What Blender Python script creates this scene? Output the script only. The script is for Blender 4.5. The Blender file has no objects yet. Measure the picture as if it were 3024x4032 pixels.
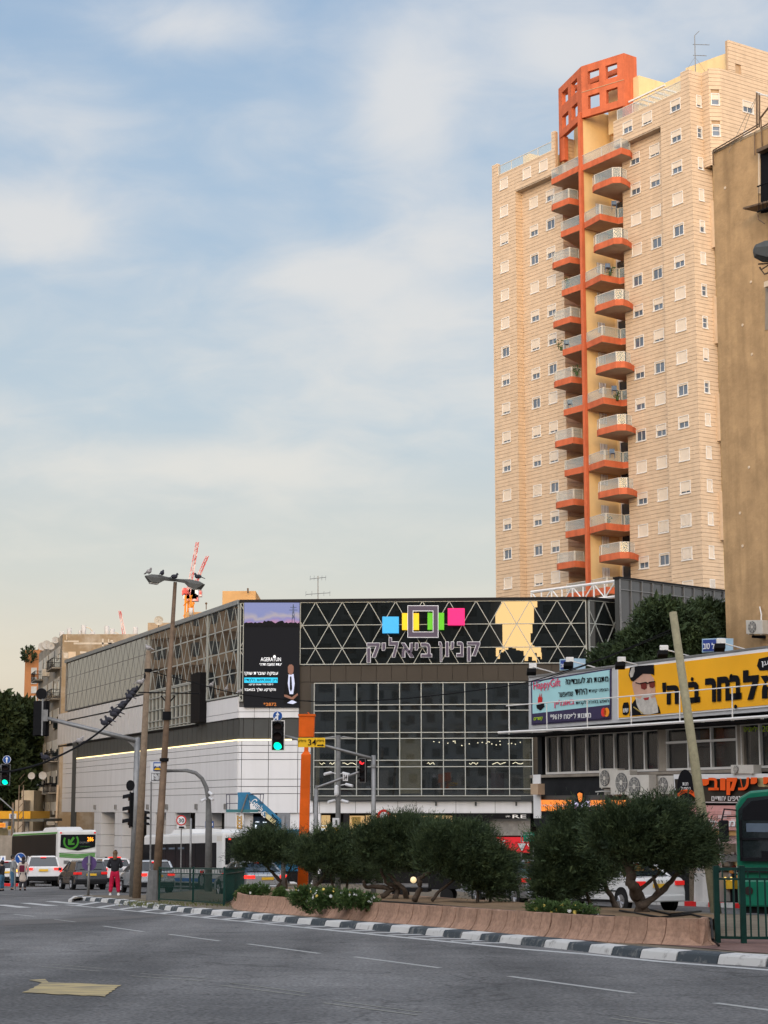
import bpy, bmesh, math, random
import numpy as np
from mathutils import Vector, Matrix
random.seed(7)
rng = np.random.default_rng(7)
SC = bpy.context.scene
COL = SC.collection
PI = math.pi

# ---------------------------------------------------------------- camera, sky, sun, exposure
EYE = 1.45                      # the eye stands 1.45 m above the local ground; the street falls away from it
SLOPE = 0.0273
FPX = 7300.0                    # focal length in pixels of the 3024 x 4032 photograph
TH = math.radians(9.11)
cam_data = bpy.data.cameras.new('camera')
cam_data.sensor_fit = 'VERTICAL'
cam_data.sensor_height = 36.0
cam_data.lens = FPX / 4032 * 36.0
cam_data.clip_start = 0.5
cam_data.clip_end = 9000
cam = bpy.data.objects.new('camera', cam_data)
COL.objects.link(cam)
cam.location = (0, 0, EYE)
cam.rotation_euler = (PI / 2 + TH, 0, 0)
SC.camera = cam

SUN_EL = math.radians(8.5)
SUN_AZ = math.radians(184.5)      # compass style, from +Y clockwise: behind the camera
sun_dir = Vector((math.sin(SUN_AZ) * math.cos(SUN_EL), math.cos(SUN_AZ) * math.cos(SUN_EL), math.sin(SUN_EL)))
world = bpy.data.worlds.new('World')
SC.world = world
world.use_nodes = True
wn = world.node_tree
wn.nodes.clear()
def wnode(t, **k):
    n = wn.nodes.new(t)
    for a, b in k.items(): setattr(n, a, b)
    return n
def wl(a, b): wn.links.new(a, b)
def wmath(op, a, b=None, clamp=False):
    n = wnode('ShaderNodeMath', operation=op, use_clamp=clamp)
    for i, v in enumerate((a, b)):
        if v is None: continue
        if isinstance(v, (int, float)): n.inputs[i].default_value = v
        else: wl(v, n.inputs[i])
    return n.outputs[0]
def wmix(fac, a, b, mode='MIX'):
    n = wnode('ShaderNodeMix', data_type='RGBA', blend_type=mode)
    for s, v in ((n.inputs[0], fac), (n.inputs[6], a), (n.inputs[7], b)):
        if isinstance(v, (int, float)): s.default_value = v
        elif isinstance(v, tuple): s.default_value = (*v, 1)
        else: wl(v, s)
    return n.outputs[2]
tc = wnode('ShaderNodeTexCoord')
sep = wnode('ShaderNodeSeparateXYZ'); wl(tc.outputs['Generated'], sep.inputs[0])
el = sep.outputs[2]
nish = wnode('ShaderNodeTexSky', sky_type='NISHITA')
nish.sun_disc = False
nish.sun_elevation = SUN_EL
nish.sun_rotation = SUN_AZ
nish.air_density = 1.0; nish.dust_density = 2.5; nish.ozone_density = 1.2
grad = wnode('ShaderNodeValToRGB')
cr = grad.color_ramp
cr.interpolation = 'EASE'
# elevation (sine) -> clear evening sky colour away from the sun
stops = [(0.0, (.80, .64, .52)), (0.07, (.75, .65, .555)), (0.14, (.625, .61, .58)), (0.22, (.49, .565, .64)),
         (0.33, (.39, .51, .66)), (0.45, (.30, .44, .64)), (0.75, (.18, .32, .56)), (1.0, (.14, .26, .50))]
cr.elements[0].position, cr.elements[0].color = stops[0][0], (*stops[0][1], 1)
cr.elements[1].position, cr.elements[1].color = stops[1][0], (*stops[1][1], 1)
for p_, c_ in stops[2:]:
    e_ = cr.elements.new(p_); e_.color = (*c_, 1)
wl(el, grad.inputs[0])
# thin evening clouds, stretched along the horizon
proj = wnode('ShaderNodeCombineXYZ')
den = wmath('ADD', wmath('MAXIMUM', el, 0.0), 0.30)
wl(wmath('DIVIDE', sep.outputs[0], den), proj.inputs[0])
wl(wmath('DIVIDE', sep.outputs[1], den), proj.inputs[1])
mp = wnode('ShaderNodeMapping'); wl(proj.outputs[0], mp.inputs[0])
mp.inputs['Location'].default_value = (3.35, 0.6, 0)
mp.inputs['Rotation'].default_value = (0, 0, math.radians(24))
mp.inputs['Scale'].default_value = (1.9, 2.3, 1)
nz = wnode('ShaderNodeTexNoise'); wl(mp.outputs[0], nz.inputs['Vector'])
nz.inputs['Scale'].default_value = 1.7; nz.inputs['Detail'].default_value = 5; nz.inputs['Roughness'].default_value = .5; nz.inputs['Distortion'].default_value = .35
cl = None                               # banks of cloud standing in the eastern sky, by direction
for cx, cy, rx, ry, s_ in ((420, 55, 175, 62, .95), (60, 480, 150, 85, 1.1), (110, 235, 200, 70, .55), (700, 585, 170, 55, .9), (890, 660, 170, 70, .7), (880, 230, 110, 150, .75), (1250, 90, 380, 120, .85), (800, 820, 420, 140, .55), (470, 1010, 340, 60, .75), (150, 1010, 260, 60, .5), (960, 540, 170, 70, .6), (40, 885, 160, 60, .5), (1000, 420, 200, 120, .45)):
    e_ = cx * 1.8228, cy * 1.8228
    def dirn(x, y):
        dx, dz = (x - 1512) / FPX, (2016 - y) / FPX; ct, st = math.cos(TH), math.sin(TH)
        return Vector((dx, ct - st * dz, st + ct * dz)).normalized()
    c0 = dirn(*e_); a_ = rx * 1.8228 / FPX; b_ = ry * 1.8228 / FPX
    du = wmath('DIVIDE', wmath('SUBTRACT', sep.outputs[0], c0.x), a_); dv = wmath('DIVIDE', wmath('SUBTRACT', el, c0.z), b_)
    q = wmath('ADD', wmath('MULTIPLY', du, du), wmath('MULTIPLY', dv, dv))
    g_ = wmath('MULTIPLY', wmath('EXPONENT', wmath('MULTIPLY', q, -1.0)), s_)
    cl = g_ if cl is None else wmath('ADD', cl, g_)
east = wnode('ShaderNodeMapRange'); wl(sep.outputs[1], east.inputs[0]); east.inputs[1].default_value = .0; east.inputs[2].default_value = .6
cl = wmath('ADD', wmath('MULTIPLY', cl, east.outputs[0]), wmath('MULTIPLY', wmath('SUBTRACT', 1.0, east.outputs[0]), .5))
nz2 = wnode('ShaderNodeTexNoise'); wl(mp.outputs[0], nz2.inputs['Vector']); nz2.inputs['Scale'].default_value = 5.5; nz2.inputs['Detail'].default_value = 6; nz2.inputs['Roughness'].default_value = .55; nz2.inputs['Distortion'].default_value = .5
nn = wmath('ADD', wmath('MULTIPLY', nz.outputs[0], 1.5), wmath('MULTIPLY', nz2.outputs[0], 1.3))
dens = wmath('SUBTRACT', wmath('ADD', wmath('MULTIPLY', cl, 1.0), wmath('MULTIPLY', nn, .85)), 1.10)
cramp = wnode('ShaderNodeMapRange', interpolation_type='SMOOTHSTEP'); wl(dens, cramp.inputs[0])
cramp.inputs[1].default_value = -.15; cramp.inputs[2].default_value = 1.15
cfac = wmath('MULTIPLY', cramp.outputs[0], .95)
ccol = wnode('ShaderNodeValToRGB'); wl(el, ccol.inputs[0])
ccol.color_ramp.elements[0].color = (.80, .69, .58, 1)
ccol.color_ramp.elements[1].position = .4; ccol.color_ramp.elements[1].color = (.81, .785, .765, 1)
skyc = wmix(cfac, grad.outputs[0], ccol.outputs[0])
# the sunset side of the sky: a wide golden glow round the low sun
dot = wnode('ShaderNodeVectorMath', operation='DOT_PRODUCT'); wl(tc.outputs['Generated'], dot.inputs[0]); dot.inputs[1].default_value = sun_dir
g1 = wmath('POWER', wmath('MAXIMUM', dot.outputs['Value'], 0.0), 60.0)
hf = wnode('ShaderNodeMath', operation='MULTIPLY_ADD'); wl(dot.outputs['Value'], hf.inputs[0]); hf.inputs[1].default_value = .5; hf.inputs[2].default_value = .5
g2 = wmath('POWER', hf.outputs[0], 3.0)
glow2 = wmix(g2, (0, 0, 0), (3.0, 2.95, 3.1))
sk = wmix(1.0, skyc, glow2, 'ADD'); sk = wmix(g1, sk, (6.0, 3.4, .75))
bg1 = wnode('ShaderNodeBackground'); wl(sk, bg1.inputs[0]); bg1.inputs[1].default_value = .80
bg2 = wnode('ShaderNodeBackground'); wl(nish.outputs[0], bg2.inputs[0]); bg2.inputs[1].default_value = .05
add = wnode('ShaderNodeAddShader'); wl(bg1.outputs[0], add.inputs[0]); wl(bg2.outputs[0], add.inputs[1])
wo = wnode('ShaderNodeOutputWorld'); wl(add.outputs[0], wo.inputs[0])

sl = bpy.data.lights.new('sun', 'SUN')
sl.energy = 1.15; sl.angle = math.radians(22); sl.color = (1.0, .67, .32)
so = bpy.data.objects.new('sun', sl); COL.objects.link(so)
so.rotation_euler = sun_dir.to_track_quat('Z', 'Y').to_euler()
so.location = (0, -60, 80)
vs = SC.view_settings
vs.view_transform = 'Standard'; vs.look = 'None'; vs.exposure = 0.0; vs.gamma = 1.0; vs.use_curve_mapping = False
SC.render.engine = 'CYCLES'
SC.cycles.max_bounces = 6; SC.cycles.transparent_max_bounces = 12
SC.cycles.use_denoising = True

# ---------------------------------------------------------------- pixel <-> world helpers (used to set out real positions)
CT, ST = math.cos(TH), math.sin(TH)
def ray(x, y):
    dx, dz = (x - 1512) / FPX, (2016 - y) / FPX
    return Vector((dx, CT - ST * dz, ST + CT * dz))
def P(x, y, Y):
    r = ray(x, y); r = r * (Y / r.y); return Vector((r.x, r.y, r.z + EYE))
def YZ(x, y, z):
    """the point on the ray at height z"""
    r = ray(x, y); r = r * ((z - EYE) / r.z); return Vector((r.x, r.y, z))
def gz(Y): return -SLOPE * Y
def G(x, y, h=0.0):
    """the point h above the falling street, seen at pixel x, y"""
    r = ray(x, y); t = (EYE - h) / (-r.z - SLOPE * r.y)
    return Vector((r.x * t, r.y * t, r.z * t + EYE))
def px2m(Y): return Y / FPX / 1.013
class Plane:
    """a vertical wall plane through p, running along d (horizontal); n points out of it"""
    def __init__(s, p, d, n=None):
        s.p = Vector((p[0], p[1], 0)); s.d = Vector((d[0], d[1], 0)).normalized()
        s.n = Vector((s.d.y, -s.d.x, 0))
        if s.n.dot(-s.p) < 0: s.n = -s.n
    def at(s, x, y, off=0.0):
        r = ray(x, y); o = Vector((0, 0, EYE)); q = s.p + s.n * off
        t = (q - o).dot(s.n) / r.dot(s.n)
        return o + r * t
    def w(s, t, z, off=0.0): return s.p + s.d * t + s.n * off + Vector((0, 0, z))
    def t(s, x, y, off=0.0): return (s.at(x, y, off) - s.p).dot(s.d)
    def tz(s, x, y, off=0.0):
        q = s.at(x, y, off); return (q - s.p).dot(s.d), q.z

# ---------------------------------------------------------------- materials
MATS = {}
def mat(name, col, rough=.7, metal=0.0, var=.12, scale=3.0, bump=0.0, bscale=40.0, emit=None, es=0.0, spec=.2, alpha=1.0, trans=0.0, streak=0.0, col2=None, thr=None, coat=0.0):
    if name in MATS: return MATS[name]
    m = bpy.data.materials.new(name); m.use_nodes = True
    nt = m.node_tree; b = nt.nodes['Principled BSDF']
    b.inputs['Roughness'].default_value = rough; b.inputs['Metallic'].default_value = metal
    b.inputs['Specular IOR Level'].default_value = spec
    if coat: b.inputs['Coat Weight'].default_value = coat; b.inputs['Coat Roughness'].default_value = .05
    if trans: b.inputs['Transmission Weight'].default_value = trans
    if alpha < 1: b.inputs['Alpha'].default_value = alpha
    b.inputs['Base Color'].default_value = (*col, 1)
    if emit: b.inputs['Emission Color'].default_value = (*emit, 1); b.inputs['Emission Strength'].default_value = es
    if var or bump or streak or col2:
        t = nt.nodes.new('ShaderNodeTexCoord')
        geo = nt.nodes.new('ShaderNodeNewGeometry')
        pos = geo.outputs['Position']
    if var or col2:
        n = nt.nodes.new('ShaderNodeTexNoise'); nt.links.new(pos, n.inputs['Vector'])
        n.inputs['Scale'].default_value = scale; n.inputs['Detail'].default_value = 6; n.inputs['Roughness'].default_value = .65
        mr = nt.nodes.new('ShaderNodeMapRange'); nt.links.new(n.outputs[0], mr.inputs[0])
        lo, hi = thr or (.3, .7)
        mr.inputs[1].default_value = lo; mr.inputs[2].default_value = hi
        mx = nt.nodes.new('ShaderNodeMix'); mx.data_type = 'RGBA'
        nt.links.new(mr.outputs[0], mx.inputs[0])
        a = tuple(max(0, c * (1 - var)) for c in col); d = col2 or tuple(min(1, c * (1 + var)) for c in col)
        mx.inputs[6].default_value = (*a, 1); mx.inputs[7].default_value = (*d, 1)
        out = mx.outputs[2]
        if streak:
            mp_ = nt.nodes.new('ShaderNodeMapping'); nt.links.new(pos, mp_.inputs[0]); mp_.inputs['Scale'].default_value = (1.6, 1.6, .12)
            n2 = nt.nodes.new('ShaderNodeTexNoise'); nt.links.new(mp_.outputs[0], n2.inputs['Vector']); n2.inputs['Scale'].default_value = 1.3; n2.inputs['Detail'].default_value = 5
            m2 = nt.nodes.new('ShaderNodeMapRange'); nt.links.new(n2.outputs[0], m2.inputs[0]); m2.inputs[1].default_value = .45; m2.inputs[2].default_value = .75; m2.inputs[4].default_value = streak
            mx2 = nt.nodes.new('ShaderNodeMix'); mx2.data_type = 'RGBA'; nt.links.new(m2.outputs[0], mx2.inputs[0]); nt.links.new(out, mx2.inputs[6]); mx2.inputs[7].default_value = (*[c * .35 for c in col], 1)
            out = mx2.outputs[2]
        nt.links.new(out, b.inputs['Base Color'])
        if rough > .2:
            rr = nt.nodes.new('ShaderNodeMapRange'); nt.links.new(n.outputs[0], rr.inputs[0]); rr.inputs[3].default_value = max(0, rough - .08); rr.inputs[4].default_value = min(1, rough + .1)
            nt.links.new(rr.outputs[0], b.inputs['Roughness'])
    if bump:
        nb = nt.nodes.new('ShaderNodeTexNoise'); nt.links.new(pos, nb.inputs['Vector']); nb.inputs['Scale'].default_value = bscale; nb.inputs['Detail'].default_value = 5
        bu = nt.nodes.new('ShaderNodeBump'); bu.inputs['Strength'].default_value = min(1, bump); bu.inputs['Distance'].default_value = .02
        nt.links.new(nb.outputs[0], bu.inputs['Height']); nt.links.new(bu.outputs[0], b.inputs['Normal'])
    MATS[name] = m
    return m

# ---------------------------------------------------------------- mesh builder
class MB:
    def __init__(s): s.v = []; s.f = []
    def quad(s, a, b, c, d):
        i = len(s.v); s.v += [tuple(a), tuple(b), tuple(c), tuple(d)]; s.f.append((i, i + 1, i + 2, i + 3)); return s
    def hexa(s, q):                      # 8 points: bottom ring 0-3, top ring 4-7
        i = len(s.v); s.v += [tuple(p) for p in q]
        for f in ((3, 2, 1, 0), (4, 5, 6, 7), (0, 1, 5, 4), (1, 2, 6, 5), (2, 3, 7, 6), (3, 0, 4, 7)): s.f.append(tuple(i + k for k in f))
        return s
    def box(s, x0, y0, z0, x1, y1, z1):
        return s.hexa([(x0, y0, z0), (x1, y0, z0), (x1, y1, z0), (x0, y1, z0), (x0, y0, z1), (x1, y0, z1), (x1, y1, z1), (x0, y1, z1)])
    def obox(s, o, a, b, c):             # corner + three edge vectors
        o = Vector(o); a = Vector(a); b = Vector(b); c = Vector(c)
        return s.hexa([o, o + a, o + a + b, o + b, o + c, o + a + c, o + a + b + c, o + b + c])
    def slab(s, pts, dz):                # vertical-extruded polygon
        return s.prism(pts, Vector((0, 0, dz)))
    def prism(s, pts, ext):
        i = len(s.v); n = len(pts); ext = Vector(ext)
        s.v += [tuple(Vector(p)) for p in pts] + [tuple(Vector(p) + ext) for p in pts]
        s.f.append(tuple(i + k for k in reversed(range(n)))); s.f.append(tuple(i + n + k for k in range(n)))
        for k in range(n):
            j = (k + 1) % n; s.f.append((i + k, i + j, i + n + j, i + n + k))
        return s
    def tube(s, pts, r, seg=8, cap=True):
        pts = [Vector(p) for p in pts]; rs = r if isinstance(r, (list, tuple)) else [r] * len(pts)
        i0 = len(s.v); up = None
        for k, p in enumerate(pts):
            d = (pts[min(k + 1, len(pts) - 1)] - pts[max(k - 1, 0)]).normalized()
            if up is None: up = Vector((0, 0, 1)) if abs(d.z) < .9 else Vector((1, 0, 0))
            a = d.cross(up).normalized(); b = d.cross(a).normalized()
            for q in range(seg):
                w = 2 * PI * q / seg
                s.v.append(tuple(p + (a * math.cos(w) + b * math.sin(w)) * rs[k]))
            if abs(d.dot(up)) > .95: up = a
        for k in range(len(pts) - 1):
            for q in range(seg):
                q2 = (q + 1) % seg
                s.f.append((i0 + k * seg + q, i0 + (k + 1) * seg + q, i0 + (k + 1) * seg + q2, i0 + k * seg + q2))
        if cap:
            s.f.append(tuple(i0 + q for q in range(seg))); s.f.append(tuple(i0 + (len(pts) - 1) * seg + q for q in reversed(range(seg))))
        return s
    def disc(s, c, n, r, th, seg=20):    # coin facing n
        c = Vector(c); n = Vector(n).normalized(); up = Vector((0, 0, 1)) if abs(n.z) < .9 else Vector((1, 0, 0))
        a = up.cross(n).normalized(); b = n.cross(a).normalized()
        return s.prism([c + (a * math.cos(2 * PI * k / seg) + b * math.sin(2 * PI * k / seg)) * r for k in range(seg)], n * th)
    def lathe(s, c, prof, seg=16):       # prof = [(r,z)...]
        c = Vector(c); i0 = len(s.v)
        for r, z in prof:
            for q in range(seg):
                w = 2 * PI * q / seg; s.v.append((c.x + r * math.cos(w), c.y + r * math.sin(w), c.z + z))
        for k in range(len(prof) - 1):
            for q in range(seg):
                q2 = (q + 1) % seg; s.f.append((i0 + k * seg + q, i0 + k * seg + q2, i0 + (k + 1) * seg + q2, i0 + (k + 1) * seg + q))
        s.f.append(tuple(i0 + q for q in reversed(range(seg)))); s.f.append(tuple(i0 + (len(prof) - 1) * seg + q for q in range(seg)))
        return s
    def ball(s, c, r, seg=10, rings=7):
        c = Vector(c); r = r if isinstance(r, (tuple, list)) else (r, r, r)
        prof = []
        i0 = len(s.v)
        for k in range(rings + 1):
            a = PI * k / rings
            for q in range(seg):
                w = 2 * PI * q / seg
                s.v.append((c.x + r[0] * math.sin(a) * math.cos(w), c.y + r[1] * math.sin(a) * math.sin(w), c.z - r[2] * math.cos(a)))
        for k in range(rings):
            for q in range(seg):
                q2 = (q + 1) % seg; s.f.append((i0 + k * seg + q, i0 + k * seg + q2, i0 + (k + 1) * seg + q2, i0 + (k + 1) * seg + q))
        return s
    def mesh(s, name, m, smooth=False):
        me = bpy.data.meshes.new(name); me.from_pydata([tuple(v) for v in s.v], [], s.f); me.update()
        if m is not None: me.materials.append(m)
        if smooth: me.polygons.foreach_set('use_smooth', [True] * len(me.polygons))
        return me

OFF = {}
def tag(o, label=None, cat=None, group=None, kind=None):
    if label: o['label'] = label
    if cat: o['category'] = cat
    if group: o['group'] = group
    if kind: o['kind'] = kind
    return o
def thing(name, label, cat, loc=(0, 0, 0), rz=0.0, group=None, world=True, kind=None):
    o = bpy.data.objects.new(name, None); COL.objects.link(o)
    o.location = loc; o.rotation_euler = (0, 0, rz); o.empty_display_size = .1
    OFF[o.name] = -Vector(loc) if world else Vector((0, 0, 0))
    return tag(o, label, cat, group, kind)
def link(name, me, parent=None):
    o = bpy.data.objects.new(name, me); COL.objects.link(o)
    if parent is not None:
        o.parent = parent; o.location = OFF.get(parent.name, Vector((0, 0, 0)))
    OFF[o.name] = Vector((0, 0, 0))
    return o
def add(name, mb, m, parent=None, smooth=False, kind=None, label=None, bevel=0.0):
    o = link(name, mb.mesh(name, m, smooth), parent)
    if bevel:
        bv = o.modifiers.new('bevel', 'BEVEL'); bv.width = bevel; bv.segments = 2; bv.limit_method = 'ANGLE'
    if kind: o['kind'] = kind
    if label: o['label'] = label
    return o
def top(name, mb, m, label, cat, group=None, smooth=False, kind=None, bevel=0.0):
    """a thing made of one mesh, with its origin at its base"""
    v = np.array(mb.v); c = Vector(((v[:, 0].min() + v[:, 0].max()) / 2, (v[:, 1].min() + v[:, 1].max()) / 2, v[:, 2].min()))
    mb.v = [(a - c.x, b - c.y, d - c.z) for a, b, d in mb.v]
    o = link(name, mb.mesh(name, m, smooth)); o.location = c; OFF[o.name] = -c
    if bevel:
        bv = o.modifiers.new('bevel', 'BEVEL'); bv.width = bevel; bv.segments = 2; bv.limit_method = 'ANGLE'
    return tag(o, label, cat, group, kind)
def struct(name, mb, m, smooth=False):
    o = add(name, mb, m, None, smooth); o['kind'] = 'structure'; return o
def copy_tree(o, loc=None, rz=None, label=None, parent=None):
    c = o.copy(); COL.objects.link(c)
    if parent is not None: c.parent = parent
    if loc is not None: c.location = loc
    if rz is not None: c.rotation_euler = (0, 0, rz)
    if label: c['label'] = label
    for ch in list(o.children): copy_tree(ch, parent=c)
    return c

# ---------------------------------------------------------------- lettering
def heb(s):
    """visual order for right to left text; digits and latin keep their order"""
    import re
    if not re.search('[\u0590-\u05ff]', s): return s
    out = s[::-1]
    out = re.sub(r'[0-9A-Za-z][0-9A-Za-z.,]*[0-9A-Za-z]', lambda m: m.group(0)[::-1], out)
    return out.translate(str.maketrans('()', ')('))
def text_mesh(s, depth=.02, bold=0.0, res=3):
    cu = bpy.data.curves.new('lettering', 'FONT'); cu.body = heb(s); cu.size = 1.0; cu.extrude = 0; cu.resolution_u = res; cu.offset = bold
    ob = bpy.data.objects.new('lettering', cu); COL.objects.link(ob)
    dg = bpy.context.evaluated_depsgraph_get()
    me = bpy.data.meshes.new_from_object(ob.evaluated_get(dg))
    vs_ = [v.co.copy() for v in me.vertices]; fs = [tuple(p.vertices) for p in me.polygons]
    bpy.data.objects.remove(ob); bpy.data.curves.remove(cu); bpy.data.meshes.remove(me)
    return vs_, fs
def letters(s, o, right, up, parent, m, depth=.02, bold=.0, name='lettering', label=None, italic=0.0, res=2):
    """fit the line of text into the parallelogram with corner o and edge vectors right / up, standing proud of it"""
    vs_, fs = text_mesh(s, bold=bold * (.35 if Vector(up).length < .5 else 1), res=res)
    if not vs_: return None
    x0 = min(v.x for v in vs_); x1 = max(v.x for v in vs_); y0 = min(v.y for v in vs_); y1 = max(v.y for v in vs_)
    o = Vector(o); right = Vector(right); up = Vector(up); n = right.cross(up).normalized()
    mb = MB(); k = len(vs_)
    for lay in (1, 0):
        for v in vs_:
            a = (v.x - x0) / (x1 - x0); b = (v.y - y0) / max(1e-6, (y1 - y0))
            mb.v.append(tuple(o + right * (a + italic * b) + up * b + n * (depth * lay)))
    mb.f = [tuple(f) for f in fs]
    edges = {}
    for f in fs:
        for i in range(len(f)):
            e = (f[i], f[(i + 1) % len(f)]); edges[e] = 1
    for (a, b) in list(edges):
        if (b, a) not in edges: mb.f.append((b, a, a + k, b + k))
    return add(name, mb, m, parent, label=label)
def sign_text(s, pl, x0, y0, x1, y1, parent, m, off=.03, depth=.01, bold=.0, y0r=None, y1r=None, **k):
    """text on a wall plane between pixel corners (x0,y0) top left and (x1,y1) bottom right; y0r,y1r = right side heights"""
    y0r = y0 if y0r is None else y0r; y1r = y1 if y1r is None else y1r
    bl = pl.at(x0, y1, off); br = pl.at(x1, y1r, off); tl = pl.at(x0, y0, off)
    return letters(s, bl, br - bl, tl - bl, parent, m, depth, bold, **k)
def pquad(mb, pl, pts, off, th=.02):
    """flat board from pixel corners on a plane, th thick towards the wall"""
    return mb.prism([pl.at(x, y, off) for x, y in pts], -pl.n * th)
# ================================================================ materials used by several things
M_stone = mat('tower_stone', (.60, .458, .318), .8, var=.10, scale=1.3, bump=.2, bscale=14, streak=.10)
M_joint = mat('stone_joint', (.44, .31, .195), .9, var=.1)
M_stonetrim = mat('stone_trim', (.70, .56, .40), .7, var=.06)
M_cream = mat('cream_plaster', (.72, .55, .30), .85, var=.08, scale=.8, streak=.12)
M_orange = mat('orange_plaster', (.53, .135, .06), .8, var=.16, scale=.9, streak=.30)
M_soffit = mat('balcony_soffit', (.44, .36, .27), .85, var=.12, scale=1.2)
M_shutter = mat('cream_shutter', (.66, .57, .46), .6, var=.05)
M_wframe = mat('white_aluminium', (.72, .70, .66), .4, var=.04)
M_dark = mat('dark_glass', (.022, .03, .042), .06, var=.3, scale=.5, spec=.7)
M_slate = mat('grey_blue_glass', (.10, .13, .17), .1, var=.3, scale=.4, spec=.8)
M_glass = mat('balcony_glass', (.42, .52, .54), .05, var=0, alpha=.26, spec=.8)
M_black = mat('black_paint', (.010, .010, .011), .6, var=.2, spec=.06)
M_steel = mat('galvanised_steel', (.24, .24, .235), .45, metal=.55, var=.18, scale=6)
M_white = mat('white_paint', (.74, .74, .73), .5, var=.05)
M_rail = mat('pale_rail', (.62, .58, .50), .45, var=.05)

# ================================================================ the ground
g = MB()
ys = [-80, -40, 0, 20, 40, 60, 80, 110, 150, 200, 230]
for a, b in zip(ys[:-1], ys[1:]): g.quad((-400, a, gz(a)), (400, a, gz(a)), (400, b, gz(b)), (-400, b, gz(b)))
g.quad((-3500, 230, gz(230)), (3500, 230, gz(230)), (3500, 6000, gz(230)), (-3500, 6000, gz(230)))
g.quad((-400, -400, gz(-80)), (400, -400, gz(-80)), (400, -80, gz(-80)), (-400, -80, gz(-80)))
M_asph = mat('asphalt', (.142, .140, .137), .9, var=.22, scale=.55, bump=.35, bscale=60, col2=(.185, .180, .173))
nt = M_asph.node_tree; bs = nt.nodes['Principled BSDF']
src = bs.inputs['Base Color'].links[0].from_socket
gp = nt.nodes.new('ShaderNodeNewGeometry')
mpa = nt.nodes.new('ShaderNodeMapping'); nt.links.new(gp.outputs[0], mpa.inputs[0]); mpa.inputs['Rotation'].default_value = (0, 0, math.radians(62)); mpa.inputs['Scale'].default_value = (.55, .035, 1)
na = nt.nodes.new('ShaderNodeTexNoise'); nt.links.new(mpa.outputs[0], na.inputs['Vector']); na.inputs['Scale'].default_value = 1.0; na.inputs['Detail'].default_value = 4
nf = nt.nodes.new('ShaderNodeTexNoise'); nt.links.new(gp.outputs[0], nf.inputs['Vector']); nf.inputs['Scale'].default_value = 22; nf.inputs['Detail'].default_value = 3
ra = nt.nodes.new('ShaderNodeMapRange'); nt.links.new(na.outputs[0], ra.inputs[0]); ra.inputs[1].default_value = .35; ra.inputs[2].default_value = .68; ra.inputs[3].default_value = .72; ra.inputs[4].default_value = 1.22
rf = nt.nodes.new('ShaderNodeMapRange'); nt.links.new(nf.outputs[0], rf.inputs[0]); rf.inputs[1].default_value = .3; rf.inputs[2].default_value = .7; rf.inputs[3].default_value = .55; rf.inputs[4].default_value = 1.5
mm = nt.nodes.new('ShaderNodeMath'); mm.operation = 'MULTIPLY'; nt.links.new(ra.outputs[0], mm.inputs[0]); nt.links.new(rf.outputs[0], mm.inputs[1])
vm = nt.nodes.new('ShaderNodeVectorMath'); vm.operation = 'SCALE'; nt.links.new(src, vm.inputs[0]); nt.links.new(mm.outputs[0], vm.inputs['Scale'])
vo = nt.nodes.new('ShaderNodeTexVoronoi'); vo.feature = 'DISTANCE_TO_EDGE'; vo.inputs['Scale'].default_value = .32
nd_ = nt.nodes.new('ShaderNodeTexNoise'); nt.links.new(gp.outputs[0], nd_.inputs['Vector']); nd_.inputs['Scale'].default_value = 1.1; nd_.inputs['Detail'].default_value = 5
av = nt.nodes.new('ShaderNodeVectorMath'); av.operation = 'MULTIPLY_ADD'; nt.links.new(nd_.outputs['Color'], av.inputs[0]); av.inputs[1].default_value = (1.6, 1.6, 0); nt.links.new(gp.outputs[0], av.inputs[2]); nt.links.new(av.outputs[0], vo.inputs['Vector'])
ck = nt.nodes.new('ShaderNodeMapRange'); nt.links.new(vo.outputs['Distance'], ck.inputs[0]); ck.inputs[1].default_value = .0; ck.inputs[2].default_value = .014; ck.inputs[3].default_value = .62; ck.inputs[4].default_value = 1.0
bp_ = nt.nodes.new('ShaderNodeTexNoise'); nt.links.new(gp.outputs[0], bp_.inputs['Vector']); bp_.inputs['Scale'].default_value = .16; bp_.inputs['Detail'].default_value = 3
br2 = nt.nodes.new('ShaderNodeMapRange'); nt.links.new(bp_.outputs[0], br2.inputs[0]); br2.inputs[1].default_value = .42; br2.inputs[2].default_value = .6; br2.inputs[3].default_value = .90; br2.inputs[4].default_value = 1.07
m3 = nt.nodes.new('ShaderNodeMath'); m3.operation = 'MULTIPLY'; nt.links.new(ck.outputs[0], m3.inputs[0]); nt.links.new(br2.outputs[0], m3.inputs[1])
v3 = nt.nodes.new('ShaderNodeVectorMath'); v3.operation = 'SCALE'; nt.links.new(vm.outputs[0], v3.inputs[0]); nt.links.new(m3.outputs[0], v3.inputs['Scale'])
nt.links.new(v3.outputs[0], bs.inputs['Base Color'])
struct('road', g, M_asph)

# ================================================================ the residential tower
K = Vector((28.5, 164.5, 0)); U = Vector((-17, 25.5, 0)).normalized(); N = Vector((-U.y, U.x, 0))
if N.dot(-K) < 0: N = -N
FR = Plane(K, U, N)
def tx(x, n, y=1200): return FR.t(x, y, n)
REC = -.85; DEEP = -3.0
t1 = tx(2618, 0); t2 = tx(2461, REC); tp = tx(2296, .96); t3 = tx(2222, REC); t4 = tx(2060, REC); t5 = tx(1942, 0)
ROOF = 69.3; TOPW = 66.85; FL = 3.04; CH = .38; ZB = -5.2
tower = thing('apartment_tower', 'tall cream stone apartment tower with stacked orange balconies and a pierced orange crown', 'tower', (20, 178, ZB))
W = Vector((U.y, -U.x, 0));
if W.x < 0: W = -W                    # direction of the side face, receding to the right
corner = K
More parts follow.
